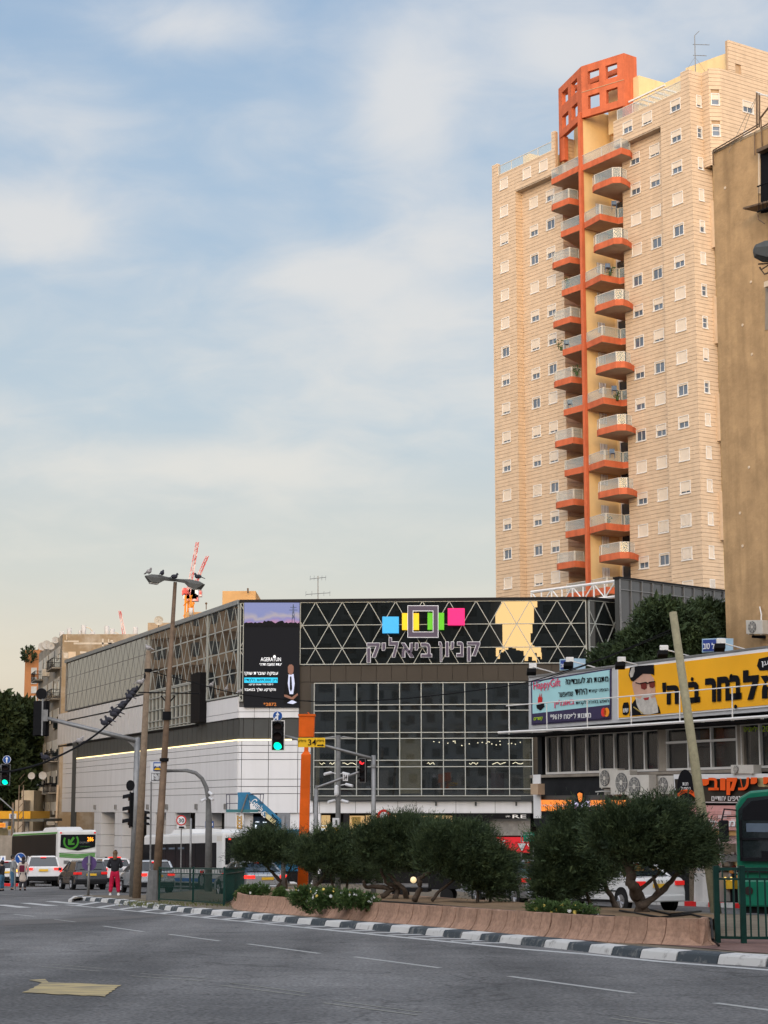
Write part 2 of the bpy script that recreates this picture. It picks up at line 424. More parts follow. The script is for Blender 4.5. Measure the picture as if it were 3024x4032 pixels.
# windows: column centre px -> (plane, n, state string from the top floor down)
wins = []                             # (point, right dir, out dir, width, state, floor z)
def zc(k): return TOPW - FL * k
def col_(x, n, w, st, pl=FR, right=-U, recess=True, k0=0):
    out = []
    for k, s in enumerate(st):
        if s == ' ': continue
        nn = 0 if (k + k0 == 0 and n == REC) else n
        t = pl.t(x, 1200, n)
        zz = zc(k + k0)
        out.append((t - w / 2, t + w / 2, zz - 1.5 * CH, zz + 1.5 * CH, nn, s))
        wins.append((pl.w(t, zz - 1.5 * CH, nn), right, w, s))
    return out
cA = col_(1989, 0, 1.36, 'ccnccco' + 'hnnhchoc')
cB = col_(2107, REC, 1.36, 'cchoch' + 'nhonhghoncc')
cC = col_(2173, REC, 1.36, 'chohch' + 'hocnnohhcc')
cD = col_(2513, REC, 1.4, 'hhhccoh' + 'ohhochchc')
cE = col_(2592, REC, 1.4, 'nnhcooh' + 'nochccgoc')
cF = col_(2680, 0, 1.4, 'hhhcohcc' + 'cohcngghc')
zstart = TOPW - 1.5 * CH; nb = int((zstart - ZB) / CH); z0c = zstart - nb * CH
stuff = MB(); ncourse = [0]
def course_wall(pl, ta, tb, n, za, zb, holes, keep=False, th=.16, gap=.03, parent=tower):
    """stone courses with sunk joints over a backing wall; holes are left open for the windows"""
    k = math.floor((za - z0c) / CH + .001)
    z = z0c + k * CH
    while z < zb - .02:
        a = max(z, za); b = min(z + CH, zb)
        iv = [(min(ta, tb), max(ta, tb))]
        for h in holes:
            if h[2] < b - .05 and h[3] > a + .05:
                nv = []
                for p, q in iv:
                    if h[1] <= p or h[0] >= q: nv.append((p, q)); continue
                    if h[0] > p: nv.append((p, h[0]))
                    if h[1] < q: nv.append((h[1], q))
                iv = nv
        j = random.uniform(-.006, .006)
        for p, q in iv:
            if q - p < .03: continue
            mb = MB() if keep and ncourse[0] < 296 and b > 30 else stuff
            mb.obox(pl.w(p, a + gap / 2, n - th + j), pl.d * (q - p), pl.n * th, (0, 0, b - a - gap))
            if mb is not stuff: add('stone_course', mb, M_stone, parent); ncourse[0] += 1
        z += CH
def backing(pl, ta, tb, n, za, zb, mbk, th=.3): mbk.obox(pl.w(min(ta, tb) + .04, za, n - .16 - th), pl.d * (abs(tb - ta) - .08), pl.n * th, (0, 0, zb - za))
bk = MB()
OVH = TOPW - 1.5 * CH - CH * 1.0 - .0   # underside of the top storey where it oversails
SO = zstart - 2 * CH
RW = 67.95                               # terrace parapet top
def wall(pl, ta, tb, n, za, zb, holes=(), keep=False):
    course_wall(pl, ta, tb, n, za, zb, [h for h in holes], keep); backing(pl, ta, tb, n, za, zb, bk)
ZV = 8.0                                 # nothing below is in view: plain stone
H = lambda c, n: [h for h in c if h[4] == n]
wall(FR, 0, t1, 0, ZV, SO, H(cF, 0), keep=True)
wall(FR, t1, t2, REC, ZV, SO, H(cD, REC) + H(cE, REC), keep=True)
wall(FR, 0, 1.2, 0, SO, 69.7, [], keep=True)
wall(FR, 1.2, t2 + .2, 0, SO, RW, H(cF, 0)[:1] + H(cD, 0) + H(cE, 0), keep=True)
wall(FR, t3, t4, REC, ZV, SO, H(cB, REC) + H(cC, REC))
wall(FR, t4, t5, 0, ZV, SO, H(cA, 0))
tq = tx(2172, 0, 620)
wall(FR, tq, t5 - .95, 0, SO, RW, H(cA, 0)[:1] + H(cB, 0) + H(cC, 0))
wall(FR, t5 - .95, t5, 0, SO, 69.3, [])
wall(FR, t3 + .1, tq, 0, SO, 69.9, [])
# return faces of the steps, seen from the street
def face(t, n0, n1, za, zb, keep=False, holes=()):
    pl = Plane(FR.w(t, 0, 0), W); pl.n = -U
    wall(pl, -n0, -n1, 0, za, zb, list(holes), keep)
face(t4, -.165, REC, ZV, SO)
face(t3, REC - .165, DEEP - 1, ZV, SO + 4)
# soffits of the oversailing storey
sf = MB()
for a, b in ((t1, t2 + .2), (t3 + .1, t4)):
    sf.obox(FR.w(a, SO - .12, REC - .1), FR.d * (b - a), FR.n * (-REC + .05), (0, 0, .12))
# side face with its bay
SD = Plane(K, W); SD.n = -U
cG = []
gt = SD.t(2774, 1200)
for k, s in enumerate('nonchco' + 'onocccccgc'[:9]):
    cG.append((gt - .33, gt + .33, zc(k) - 1.5 * CH, zc(k) + 1.5 * CH, 0, s)); wins.append((SD.w(gt, zc(k) - 1.5 * CH, 0), W, .66, s))
wall(SD, .165, 1.55, 0, ZV, 69.7, cG)
wall(SD, 1.55, 2.6, 0, ZV, 60.4, cG)
b0 = SD.w(1.55, 0, 0); zbay = 60.4
BL = Plane(b0, -U); BL.n = -W
wall(BL, 0, .95, 0, zbay, 69.7, [])
b1 = b0 - U * .95
dch = (W * .85 - U * .45).normalized()
CHF = Plane(b1, dch); CHF.n = Vector((dch.y, -dch.x, 0))
holes = []
for k, s in enumerate('ho'):
    holes.append((.17, .97, zc(k) - 1.5 * CH, zc(k) + 1.8 * CH, 0, s)); wins.append((CHF.w(.57, zc(k) - 1.5 * CH, 0), dch, .8, s))
wall(CHF, 0, 1.15, 0, zbay, 69.9, holes)
b2 = b1 + dch * 1.15
RS = Plane(b2, W); RS.n = -U
ti = RS.t(2943, 360)
holes = [(ti - .7, ti + .7, zc(k) - 1.5 * CH, zc(k) + 1.5 * CH, 0, 'h') for k in range(8)]
for k in range(8): wins.append((RS.w(ti, zc(k) - 1.5 * CH, 0), W, 1.4, 'hho'[k % 3]))
wall(RS, 0, 16, 0, 30, 69.9, holes)
tf = RS.t(2870, 250)
fin_top = RS.at(2870, 157).z
tv = RS.t(2905, 280); zv = RS.at(2905, 280).z
wall(RS, tf, 16, 0, 69.9, fin_top, [(tv - .3, tv + .45, zv - .8, zv + .75, 0, 'x')])
# small bays further down the side face
for k in range(4, 16, 3):
    zb_ = zc(k) - 1.9
    o_ = SD.w(2.2, zb_, 0)
    bb = MB().obox(o_, W * 1.6, SD.n * .7, (0, 0, 4.4))
    add('bay', bb, M_stone, tower)
add('wall_backing', bk, M_joint, tower)
add('stone_cladding', stuff, M_stone, tower, kind='stuff')
# body: plain volume inside the cladding
body = MB()
ins = -.5
ring = [FR.w(.5, 0, ins), FR.w(t1 - .2, 0, ins), FR.w(t1 - .2, 0, REC + ins), FR.w(t2 - .5, 0, REC + ins), FR.w(t2 - .5, 0, DEEP - .3), FR.w(t3 + .6, 0, DEEP - .3), FR.w(t3 + .6, 0, REC + ins), FR.w(t4 + .6, 0, REC + ins), FR.w(t4 + .6, 0, ins), FR.w(t5 - .4, 0, ins), FR.w(t5 - .4, 0, -16), FR.w(.5, 0, -16)]
body.slab([Vector((p.x, p.y, ZB)) for p in ring], 68.0 - ZB)
body.obox(SD.w(2.6, ZB, -.6), W * 14, -SD.n * 8, (0, 0, 66 - ZB))
body.obox(SD.w(.5, ZB, -.5), W * 3, -SD.n * 1, (0, 0, 66 - ZB))
add('body', body, M_cream, tower)
lo = MB()
lo.obox(FR.w(0, ZB, -.3), FR.d * t2, -FR.n * .3, (0, 0, ZV - ZB)); lo.obox(FR.w(t3, ZB, -1.3), FR.d * (t5 - t3), -FR.n * .3, (0, 0, ZV - ZB))
add('lower_wall', lo, M_stone, tower)
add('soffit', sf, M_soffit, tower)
# ---- recessed centre: door walls, spine wall, orange pillar
M_yel = mat('yellow_plaster', (.74, .55, .28), .85, var=.06, scale=.9, streak=.08)
def plain(t0_, t1_, n, za, zb, m=M_yel, name='bay_wall'):
    add(name, MB().obox(FR.w(t0_, za, n - .25), FR.d * (t1_ - t0_), FR.n * .25, (0, 0, zb - za)), m, tower)
plain(t2, tp, DEEP, ZV, 70.5); plain(tp, t3, DEEP, ZV, 70.5)
add('spine_wall', MB().obox(FR.w(tp - .1, ZV, DEEP), FR.d * .2, FR.n * (-DEEP + .75), (0, 0, 70.5 - ZV)), M_yel, tower)
pl_ = MB().obox(FR.w(tp - .19, ZB, .74), FR.d * .38, FR.n * .36, (0, 0, 70.0 - ZB))
add('pillar', pl_, M_orange, tower)
# lattice windows in the spine wall + doors behind the balconies
sp = Plane(FR.w(tp - .1, 0, 0), W); sp.n = -U
M_lat = mat('lattice', (.34, .27, .17), .8, var=.1)
for k in range(1, 19):
    z_ = zc(k) - .9
    lt = MB()
    lt.obox(sp.w(.75, z_, -.02), sp.d * .95, sp.n * .05, (0, 0, 1.05))
    add('laundry_screen', lt, M_lat, tower)
    bars = MB()
    for i in range(5): bars.obox(sp.w(.80 + i * .19, z_, .03), sp.d * .07, sp.n * .05, (0, 0, 1.05))
    link('slat', bars.mesh('slat', M_wframe), bpy.data.objects[[o.name for o in tower.children if o.name.startswith('laundry_screen')][-1]])
    for ta, tb in ((t2 + .5, tp - .6), (tp + .4, t3 - .4)):
        d_ = MB().obox(FR.w(ta, z_ - 1.0, DEEP), FR.d * (tb - ta), FR.n * .06, (0, 0, 2.25))
        dr = add('balcony_door', d_, M_dark, tower)
        fr_ = MB()
        for q in (0, .5, 1): fr_.obox(FR.w(ta + (tb - ta - .08) * q, z_ - 1.0, DEEP + .062), FR.d * .08, FR.n * .05, (0, 0, 2.25))
        fr_.obox(FR.w(ta, z_ + 1.25, DEEP), FR.d * (tb - ta), FR.n * .12, (0, 0, .35))
        link('frame', fr_.mesh('frame', M_wframe), dr)
# ---- balconies
def balcony(front, back, ztop, band=.62, glassh=.92, posts=True):
    """front: outline points of the slab (world xy) from left to right; back: closing points"""
    pts = [Vector((x, y, ztop - band)) for x, y in front] + [Vector((p.x, p.y, ztop - band)) for p in back]
    b = MB(); b.slab(pts, band - .06)
    o = add('balcony', b, M_orange, tower)
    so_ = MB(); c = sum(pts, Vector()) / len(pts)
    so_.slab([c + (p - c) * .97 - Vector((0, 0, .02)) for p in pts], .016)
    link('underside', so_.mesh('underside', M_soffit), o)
    f = [Vector((x, y, ztop)) for x, y in front]
    up = MB(); gl = MB(); ra_ = MB()
    for a, c_ in zip(f[:-1], f[1:]):
        d = (c_ - a); L = d.length; d = d.normalized(); nn = Vector((d.y, -d.x, 0))
        up.obox(a - nn * .12 - Vector((0, 0, .2)), d * L, nn * .11, (0, 0, .2))
        gl.obox(a - nn * .07, d * L, nn * .02, (0, 0, glassh))
        ra_.obox(a - nn * .09 + Vector((0, 0, glassh)), d * L, nn * .06, (0, 0, .05))
        m_ = max(1, round(L / 2.6))
        for i in range(m_ + 1): ra_.obox(a - nn * .09 + d * (L * i / m_ - .02), d * .04, nn * .05, (0, 0, glassh))
    link('upstand', up.mesh('upstand', M_orange), o); link('glass_panel', gl.mesh('glass_panel', M_glass), o); link('rail', ra_.mesh('rail', M_rail), o)
    return o
dw = lambda t: FR.w(t, 0, DEEP)
zA = 58.6
M_plant = mat('balcony_plant', (.05, .085, .03), .8, var=.4, scale=6)
for k in range(0, 17):
    z_ = zA + FL * 1 - FL * (k - 1) - FL
    zt = 61.63 + FL - FL * k            # k=0 is the wide top balcony
    if zt < 17: break
    odd = (k % 2 == 0)
    if k == 0:
        front = [(19.6, 176.2), (22.9, 171.2), (23.9, 172.0)]
        balcony(front, [dw(t2), dw(tp)], zt - .1)
        balcony([(17.0, 180.6), (19.3, 176.6)], [dw(tp), dw(t3)], zt - 1.4 + 1.4)
        continue
    if k % 2 == 1:                       # free corner balconies
        balcony([(20.4, 174.2), (20.5, 173.5), (22.0, 171.3), (22.8, 171.2), (23.5, 172.0)], [dw(t2), dw(tp - 1.6)], zt)
        balcony([(16.9, 179.9), (17.0, 179.4), (18.4, 177.4), (19.4, 178.0)], [dw(tp + .3), dw(t3)], zt)
    else:
        balcony([(19.75, 176.0), (20.96, 173.2), (22.9, 174.5), (23.6, 174.0)], [dw(t2), dw(tp)], zt)
        balcony([(17.7, 178.9), (19.35, 176.5)], [dw(tp), dw(t3)], zt)
# things left on the balconies
for i, (x, y, z_, s) in enumerate(((22.1, 173.0, 55.6, .5), (21.9, 173.6, 52.5, .35), (18.2, 178.6, 52.5, .5), (17.6, 179.1, 46.4, .45), (22.4, 174.0, 40.2, .3), (18.9, 177.2, 43.4, .5), (21.3, 174.1, 28.0, .35))):
    pm = MB()
    for q in range(26):
        v = Vector((random.gauss(0, s * .5), random.gauss(0, s * .5), random.uniform(.3, .3 + s * 1.6)))
        a = Vector((random.uniform(-1, 1), random.uniform(-1, 1), random.uniform(-.2, 1))) * .22
        b_ = a.cross(Vector((.3, .5, .2))).normalized() * .09
        o_ = Vector((x, y, z_)) + v; pm.quad(o_, o_ + b_, o_ + a + b_, o_ + a)
    pm.tube([(x, y, z_), (x, y, z_ + .4)], .14)
    top('potted_plant', pm, M_plant, ['leafy pot plant behind the glass of the third wide balcony from the top', 'small pot plant on the right balcony just under the tower\'s upper third', 'tall bushy plant on a left hand balcony near the top', 'trailing plant on a left corner balcony half way up', 'low pot plant on a right balcony at mid height', 'leafy plant on a small left balcony beside the orange pillar', 'pot plant on a lower right hand tower balcony'][i], 'potted plant', 'pot plants on the tower balconies')
M_chr = mat('balcony_furniture', (.10, .14, .20), .6, var=.3)
for x, y, z_, l in ((22.3, 172.6, 58.9 - .1, 'chair on the second free right hand balcony'), (21.6, 172.9, 52.6, 'chair on a right hand balcony four floors from the top'), (18.1, 178.4, 46.4, 'dark round table on a left hand balcony at mid height'), (22.0, 172.9, 40.5, 'chair behind the glass at mid height on the right'), (21.7, 173.1, 34.4, 'chair on a lower right hand balcony'), (18.3, 178.2, 40.3, 'folded chair on a lower left hand balcony')):
    m_ = MB(); m_.box(x - .25, y - .25, z_ + .42, x + .25, y + .25, z_ + .47); m_.box(x - .25, y + .22, z_ + .47, x + .25, y + .26, z_ + .95)
    for a in (-.22, .22):
        for b_ in (-.22, .22): m_.tube([(x + a, y + b_, z_), (x + a, y + b_, z_ + .43)], .02, 5)
    top('balcony_chair', m_, M_chr, l, 'chair', 'chairs on the tower balconies')
# ---- orange crown
zt_ = 74.8; zf0 = 69.4
crown_pts = [Vector((17.98, 181.9, 0)), Vector((19.71, 176.0, 0)), Vector((23.55, 172.66, 0)), Vector((24.94, 173.72, 0))]
def grid_panel(a, b, s_open, z_open, z0_, z1_, th=.45):
    d = b - a; L = d.length; d = d.normalized(); nn = Vector((-d.y, d.x, 0)); m_ = MB()
    ss = [0] + [q for p in s_open for q in p] + [1]
    for i in range(0, len(ss), 2):
        m_.obox(a + d * (L * ss[i]) + Vector((0, 0, z0_)), d * (L * (ss[i + 1] - ss[i])), nn * th, (0, 0, z1_ - z0_))
    zz = [0] + [q for p in z_open for q in p] + [1]
    for p, q in s_open:
        for i in range(0, len(zz), 2):
            m_.obox(a + d * (L * p) + nn * .002 + Vector((0, 0, z0_ + (z1_ - z0_) * zz[i])), d * (L * (q - p)), nn * (th - .004), (0, 0, (z1_ - z0_) * (zz[i + 1] - zz[i])))
    return m_
cr_ = thing('orange_roof_frame', 'tall pierced orange frame crowning the stone tower above its balconies', 'roof frame', (21, 176, zf0))
zo = ((.13, .39), (.60, .86))
add('left_frame', grid_panel(crown_pts[0], crown_pts[1], ((.14, .42), (.56, .82)), zo, zf0, zt_), M_orange, cr_)
add('right_frame', grid_panel(crown_pts[1], crown_pts[2], ((.15, .42), (.57, .84)), zo, zf0 - .0, zt_), M_orange, cr_)
add('side_frame', MB().obox(crown_pts[2] + Vector((0, 0, 67.9)), crown_pts[3] - crown_pts[2], Vector((-.2, .42, 0)), (0, 0, zt_ - 67.9)), M_orange, cr_)
add('rear_beam', MB().obox(crown_pts[0] + Vector((.2, .3, zt_ - .6)), (crown_pts[3] - crown_pts[0]) * .9, (.25, .35, 0), (0, 0, .5)), M_orange, cr_)
gv = MB().obox(crown_pts[1] + Vector((.02, -.02, zf0 + 2.62)), (crown_pts[2] - crown_pts[1]) * .98, (-.02, -.03, 0), (0, 0, .06))
add('groove', gv, M_joint, cr_)
# left post of the crown carried down
add('left_post', MB().obox(crown_pts[0] + Vector((0, 0, 66.9)), (.45, -.9, 0), (.4, .25, 0), (0, 0, 2.5)), M_orange, cr_)
# ---- roof structures
ph = MB()
a = FR.w(3.0, 67.8, -3.2); ph.obox(a, FR.d * 8.2, -FR.n * 4, (0, 0, 3.6))
ph.obox(FR.w(8.8, 67.8, -1.6), FR.d * 4.6, -FR.n * 5, (0, 0, 4.7))
add('penthouse', ph, M_cream, tower)
a = YZ(2700, 268, 72.2); b = YZ(2868, 206, 72.2)
add('stair_house', MB().obox(Vector((a.x, a.y, 67)), Vector((b.x - a.x, b.y - a.y, 0)), (3, 3.2, 0), (0, 0, 5.2)), M_cream, tower)
add('left_penthouse', MB().obox(FR.w(t5 - 1.6, 67.5, -3), -FR.d * 1.1, -FR.n * 3, (0, 0, 3.1)).obox(FR.w(tq - .6, 67.5, -2.5), -FR.d * 3, -FR.n * 4, (0, 0, 4.2)), M_cream, tower)
pg = MB()
for i in range(5): pg.obox(FR.w(4.6 + i * 1.05, 69.5, -.9), FR.d * .12, -FR.n * 2.6, (0, 0, .18))
pg.obox(FR.w(4.2, 69.7, -.9), FR.d * 5.2, FR.n * .16, (0, 0, .16))
add('pergola', pg, M_wframe, tower)
def terrace(ta, tb, n, z_):
    gl = MB().obox(FR.w(ta, z_, n), FR.d * (tb - ta), FR.n * .02, (0, 0, 1.05)); o = add('terrace_glass', gl, M_glass, tower)
    r_ = MB().obox(FR.w(ta, z_ + 1.05, n - .03), FR.d * (tb - ta), FR.n * .07, (0, 0, .06))
    m_ = max(1, round((tb - ta) / 2.4))
    for i in range(m_ + 1): r_.obox(FR.w(ta + (tb - ta) * i / m_ - .03, z_, n - .02), FR.d * .06, FR.n * .05, (0, 0, 1.05))
    link('rail', r_.mesh('rail', M_rail), o)
terrace(1.3, t2 - .3, -.12, RW); terrace(tq + .1, t5 - 1.0, -.12, RW)
cp = MB()
for ta, tb, z_ in ((1.2, t2 + .2, RW), (tq, t5 - .95, RW), (0, 1.2, 69.7), (t5 - .95, t5, 69.3), (t3 + .1, tq, 69.9)):
    cp.obox(FR.w(ta, z_, -.34), FR.d * (tb - ta), FR.n * .36, (0, 0, .08))
add('coping', cp, M_stonetrim, tower)
# ---- windows
WM = {}
def win_mesh(w):
    if w in WM: return WM[w]
    h = 3 * CH; f = MB()
    f.box(-w / 2, -.16, 0, -w / 2 + .07, .02, h).box(w / 2 - .07, -.16, 0, w / 2, .02, h).box(-w / 2 + .07, -.16, h - .06, w / 2 - .07, .02, h).box(-w / 2 - .04, -.22, -.09, w / 2 + .04, .02, 0)
    i0 = -w / 2 + .10
    f.box(i0, -.06, .02, w / 2 - .10, -.02, .07)
    if w > 1: f.box(-.025, -.06, .07, .025, -.02, h - .1)
    else: f.box(i0, -.06, h * .45, w / 2 - .10, -.02, h * .45 + .06)
    pane = MB().box(i0, -.03, .03, w / 2 - .10, .0, h - .08)
    sh = {}
    for s, fr_ in (('c', 1.0), ('n', .82), ('h', .5), ('o', .14), ('g', .92)):
        m_ = MB(); zb_ = h - .06 - (h - .08) * fr_; m_.box(-w / 2 + .08, -.10, zb_, w / 2 - .08, -.05, h - .06)
        sh[s] = m_.mesh('shutter', M_shutter)
    bars = MB()
    for i in range(8): bars.box(-w / 2 + .1 + i * (w - .2) / 7 - .012, -.19, .03, -w / 2 + .1 + i * (w - .2) / 7 + .012, -.165, h - .05)
    WM[w] = (f.mesh('window', M_wframe), pane.mesh('pane', M_slate), sh, bars.mesh('grille', M_wframe))
    return WM[w]
for p, right, w, s in wins:
    fm, pm, sh, gr = win_mesh(w)
    wo_ = bpy.data.objects.new('window', fm); COL.objects.link(wo_); wo_.parent = tower; OFF[wo_.name] = Vector((0, 0, 0))
    inn = Vector((-right.y, right.x, 0))
    wo_.location = p + inn * .13 - Vector(tower.location); wo_.rotation_euler = (0, 0, math.atan2(right.y, right.x))
    link('pane', pm, wo_); link('shutter', sh.get(s, sh['c']), wo_)
    if s == 'g': link('grille', gr, wo_)
# ---- roof antenna
an = MB(); q = P(2738, 275, 168); tp_ = P(2735, 140, 168)
an.tube([q - Vector((0, 0, 1.5)), tp_], .05, 6)
for dz_, L in ((-.9, 1.4), (-2.0, 1.1)):
    c = tp_ + Vector((0, 0, dz_)); an.tube([c + Vector((-.2, 0, 0)), c + Vector((L, 0, -.05))], .03, 5)
    for i in range(4): an.tube([c + Vector((i * L / 4, -.2, -.1)), c + Vector((i * L / 4, .25, .12))], .015, 4)
an.tube([tp_, tp_ + Vector((.45, 0, .45))], .03, 5)
for s in (-1, 1): an.tube([q + Vector((0, 0, 1.3)), q + Vector((s * 1.2, 0, -.6))], .012, 4)
top('roof_antenna', an, M_steel, 'tall spiky television antenna on the stone tower\'s roof right of the orange crown', 'antenna')
# ================================================================ the shopping centre
M_bglass = mat('black_facade_glass', (.008, .010, .010), .006, var=0, spec=.5); M_bglass.node_tree.nodes['Principled BSDF'].inputs['IOR'].default_value = 1.62
M_mull = mat('pale_mullion', (.36, .38, .355), .4, metal=.2, var=.05)
M_brown = mat('brown_metal_panel', (.052, .043, .033), .5, metal=.0, var=.12, scale=.7)
M_dgrey = mat('dark_grey_panel', (.060, .063, .060), .6, metal=0, var=.1, scale=.8)
M_wpan = mat('white_wall_panel', (.64, .645, .65), .45, var=.03, scale=.4, streak=.14)
M_seam = mat('panel_seam', (.12, .12, .12), .8, var=.1)
M_led = mat('led_strip', (.9, .8, .5), .5, var=0, emit=(1.0, .78, .36), es=1.8)
M_ubg = mat('grey_facade_glass', (.05, .055, .06), .15, var=.2, scale=.3, spec=.8)
M_slatw = mat('frosted_panel', (.56, .56, .56), .35, var=.05, scale=.5)
M_shop = mat('shop_dark', (.014, .014, .015), .5, var=.2, spec=.1)
ZT = 15.45
mA = YZ(945, 2362, ZT); mB = YZ(2313, 2350, ZT); mC = YZ(2438, 2362, ZT); mD = YZ(265, 2598, ZT)
FM = Plane(mA, mB - mA); ML = Plane(mA, mD - mA); MC = Plane(mB, mC - mB)
zf = lambda y: FM.at(960, y).z
ft = lambda x, y=2700: FM.t(x, y)
lt_ = lambda x, y=2700: ML.t(x, y)
ZG = gz(125)
mall = thing('shopping_centre', 'low dark glass and white panel shopping centre with triangle lattice facade and coloured square logo', 'shopping centre', (0, 130, ZG))
def clip(poly, f):                       # keep the part where f(p) >= 0 (p = (t,z))
    out = []
    for i in range(len(poly)):
        a, b = poly[i], poly[(i + 1) % len(poly)]; fa, fb = f(a), f(b)
        if fa >= 0: out.append(a)
        if (fa >= 0) != (fb >= 0):
            q = fa / (fa - fb); out.append((a[0] + (b[0] - a[0]) * q, a[1] + (b[1] - a[1]) * q))
    return out
def lattice(pl, ta, tb, ztop, zbot, phase=0.0, S=1.80, Hh=1.56, m=M_bglass, name='glass_panel', w=.046, par=None, dep=.08):
    par = par or mall
    rows = int(math.ceil((ztop - zbot) / Hh - .02)); fr_ = MB()
    def bar(a, b):
        A = pl.w(a[0], a[1], .0); B = pl.w(b[0], b[1], .0); d = (B - A)
        if d.length < .05: return
        s_ = d.normalized().cross(pl.n) * w
        fr_.obox(A - s_ * .5, d, s_, pl.n * dep)
    seen = set()
    for r in range(rows):
        z1 = ztop - r * Hh; z0 = z1 - Hh
        sh = phase + (S / 2 if r % 2 else 0)
        i0 = int((ta - sh) / S) - 2; i1 = int((tb - sh) / S) + 2
        for i in range(i0, i1):
            a = sh + i * S
            for tri in ([(a, z0), (a + S, z0), (a + S / 2, z1)], [(a + S / 2, z1), (a + S, z0), (a + S * 1.5, z1)]):
                poly = clip(clip(clip(tri, lambda p: p[0] - ta), lambda p: tb - p[0]), lambda p: p[1] - zbot)
                if len(poly) < 3: continue
                ar = abs(sum(poly[k][0] * poly[(k + 1) % len(poly)][1] - poly[(k + 1) % len(poly)][0] * poly[k][1] for k in range(len(poly)))) / 2
                if ar < .03: continue
                cx = sum(p[0] for p in poly) / len(poly); cz = sum(p[1] for p in poly) / len(poly)
                tl = (random.uniform(-.0022, .0022), random.uniform(-.0022, .0022))
                pp = []
                for p in poly:
                    q = (cx + (p[0] - cx) * .985, cz + (p[1] - cz) * .985)
                    pp.append(pl.w(q[0], q[1], .02 + (q[0] - cx) * tl[0] + (q[1] - cz) * tl[1]))
                add(name, MB().prism(pp, -pl.n * .03), m, par)
            for e in (((a, z0), (a + S / 2, z1)), ((a + S / 2, z1), (a + S, z0))):
                q = list(e)
                # clip the bar to the field
                (xa, za), (xb, zb_) = q
                if xb <= ta or xa >= tb: continue
                def at_t(t): return (t, za + (zb_ - za) * (t - xa) / (xb - xa))
                p0 = at_t(ta) if xa < ta else (xa, za); p1 = at_t(tb) if xb > tb else (xb, zb_)
                def at_z(z): return (xa + (xb - xa) * (z - za) / (zb_ - za), z)
                if min(p0[1], p1[1]) < zbot:
                    if max(p0[1], p1[1]) <= zbot: continue
                    if p0[1] < zbot: p0 = at_z(zbot)
                    else: p1 = at_z(zbot)
                bar(p0, p1)
        if z0 > zbot + .1: fr_.obox(pl.w(ta, z0 - w / 2, .0), pl.d * (tb - ta), pl.n * (dep + .005), (0, 0, w))
    for z_ in (ztop - w, zbot): fr_.obox(pl.w(ta, z_, 0), pl.d * (tb - ta), pl.n * .11, (0, 0, w * 1.3))
    for t_ in (ta, tb - w * 1.2): fr_.obox(pl.w(t_, zbot, 0), pl.d * w * 1.2, pl.n * .112, (0, 0, ztop - zbot))
    return add('lattice_frame', fr_, M_mull, par)
def panels(pl, ts, zs, off, th, m, name, gap=.03, par=None, jit=0.0):
    for a, b in zip(ts[:-1], ts[1:]):
        for c, d in zip(zs[:-1], zs[1:]):
            lo_, hi = min(c, d), max(c, d); l, r = min(a, b), max(a, b)
            if r - l < .05 or hi - lo_ < .03: continue
            mb = MB(); j = [random.uniform(-jit, jit) for _ in range(3)]
            p = [pl.w(l + gap / 2, lo_ + gap / 2, off + j[0]), pl.w(r - gap / 2, lo_ + gap / 2, off + j[1]), pl.w(r - gap / 2, hi - gap / 2, off + j[2]), pl.w(l + gap / 2, hi - gap / 2, off + j[0] + j[2] - j[1])]
            mb.prism(p, -pl.n * th); add(name, mb, m, par or mall)
def bars_grid(pl, ts, zs, off, w, m, name='mullion_grid', par=None, dep=.12):
    fr_ = MB(); lo_, hi = min(zs), max(zs); l, r = min(ts), max(ts)
    for t in ts: fr_.obox(pl.w(t - w / 2, lo_, off), pl.d * w, pl.n * dep, (0, 0, hi - lo_))
    for z in zs: fr_.obox(pl.w(l, z - w / 2, off), pl.d * (r - l), pl.n * (dep - .01), (0, 0, w))
    return add(name, fr_, m, par or mall)
zCop = zf(2374); zTri = zf(2620); zTop = ZT
# backing walls of the whole block, 0.12 m behind the skin
tE = ft(2313); tL = lt_(265, 2600); tL2 = lt_(231, 2900); tCe = (mC - mB).length
b_ = MB()
def back(pl, ta, tb, za, zb, off=-.15, th=.3): b_.obox(pl.w(ta, za, off - th), pl.d * (tb - ta), pl.n * th, (0, 0, zb - za))
wx0, wx1 = ft(1238), ft(2093)            # the big window
wz0, wz1 = zf(3137), zf(2692)
back(FM, 0, wx0, zf(3202), ZT - .05); back(FM, wx1, tE, zf(3202), ZT - .05); back(FM, wx0, wx1, wz1, ZT - .05); back(FM, wx0, wx1, zf(3203), wz0)
back(ML, 0.2, tL, zf(3202), ZT - .05); back(MC, 0, tCe, zf(3202), ZT - .05)
add('wall_core', b_, M_seam, mall)
rf_ = MB().slab([Vector((p.x, p.y, ZT - .35)) for p in (FM.w(.1, 0, -.4), FM.w(tE, 0, -.4), Vector((mC.x + 22, mC.y + 18, 0)), Vector((mC.x + 10, mC.y + 60, 0)), ML.w(tL, 0, -.4))], .12)
add('roof', rf_, M_dgrey, mall)
# coping
cpm = MB()
for pl, a, b in ((FM, -.02, tE), (MC, 0, tCe)): cpm.obox(pl.w(a, zCop, -.3), pl.d * (b - a), pl.n * .45, (0, 0, ZT - zCop))
add('coping', cpm, M_shop, mall)
add('grey_coping', MB().obox(ML.w(0, zCop - .1, -.3), ML.d * (tL + .3), ML.n * .5, (0, 0, ZT - zCop + .1)), mat('grey_coping', (.25, .27, .27), .5, metal=.3), mall)
# front lattice and the chamfered end
sx1 = ft(1180)
ph0 = ft(1191, 2457)
lattice(FM, sx1, tE, zCop, zTri, phase=ph0)
lattice(MC, 0.02, tCe, zCop, zTri, phase=.6)
lattice(FM, .05, ft(958), zCop, zf(2762), phase=-.9)
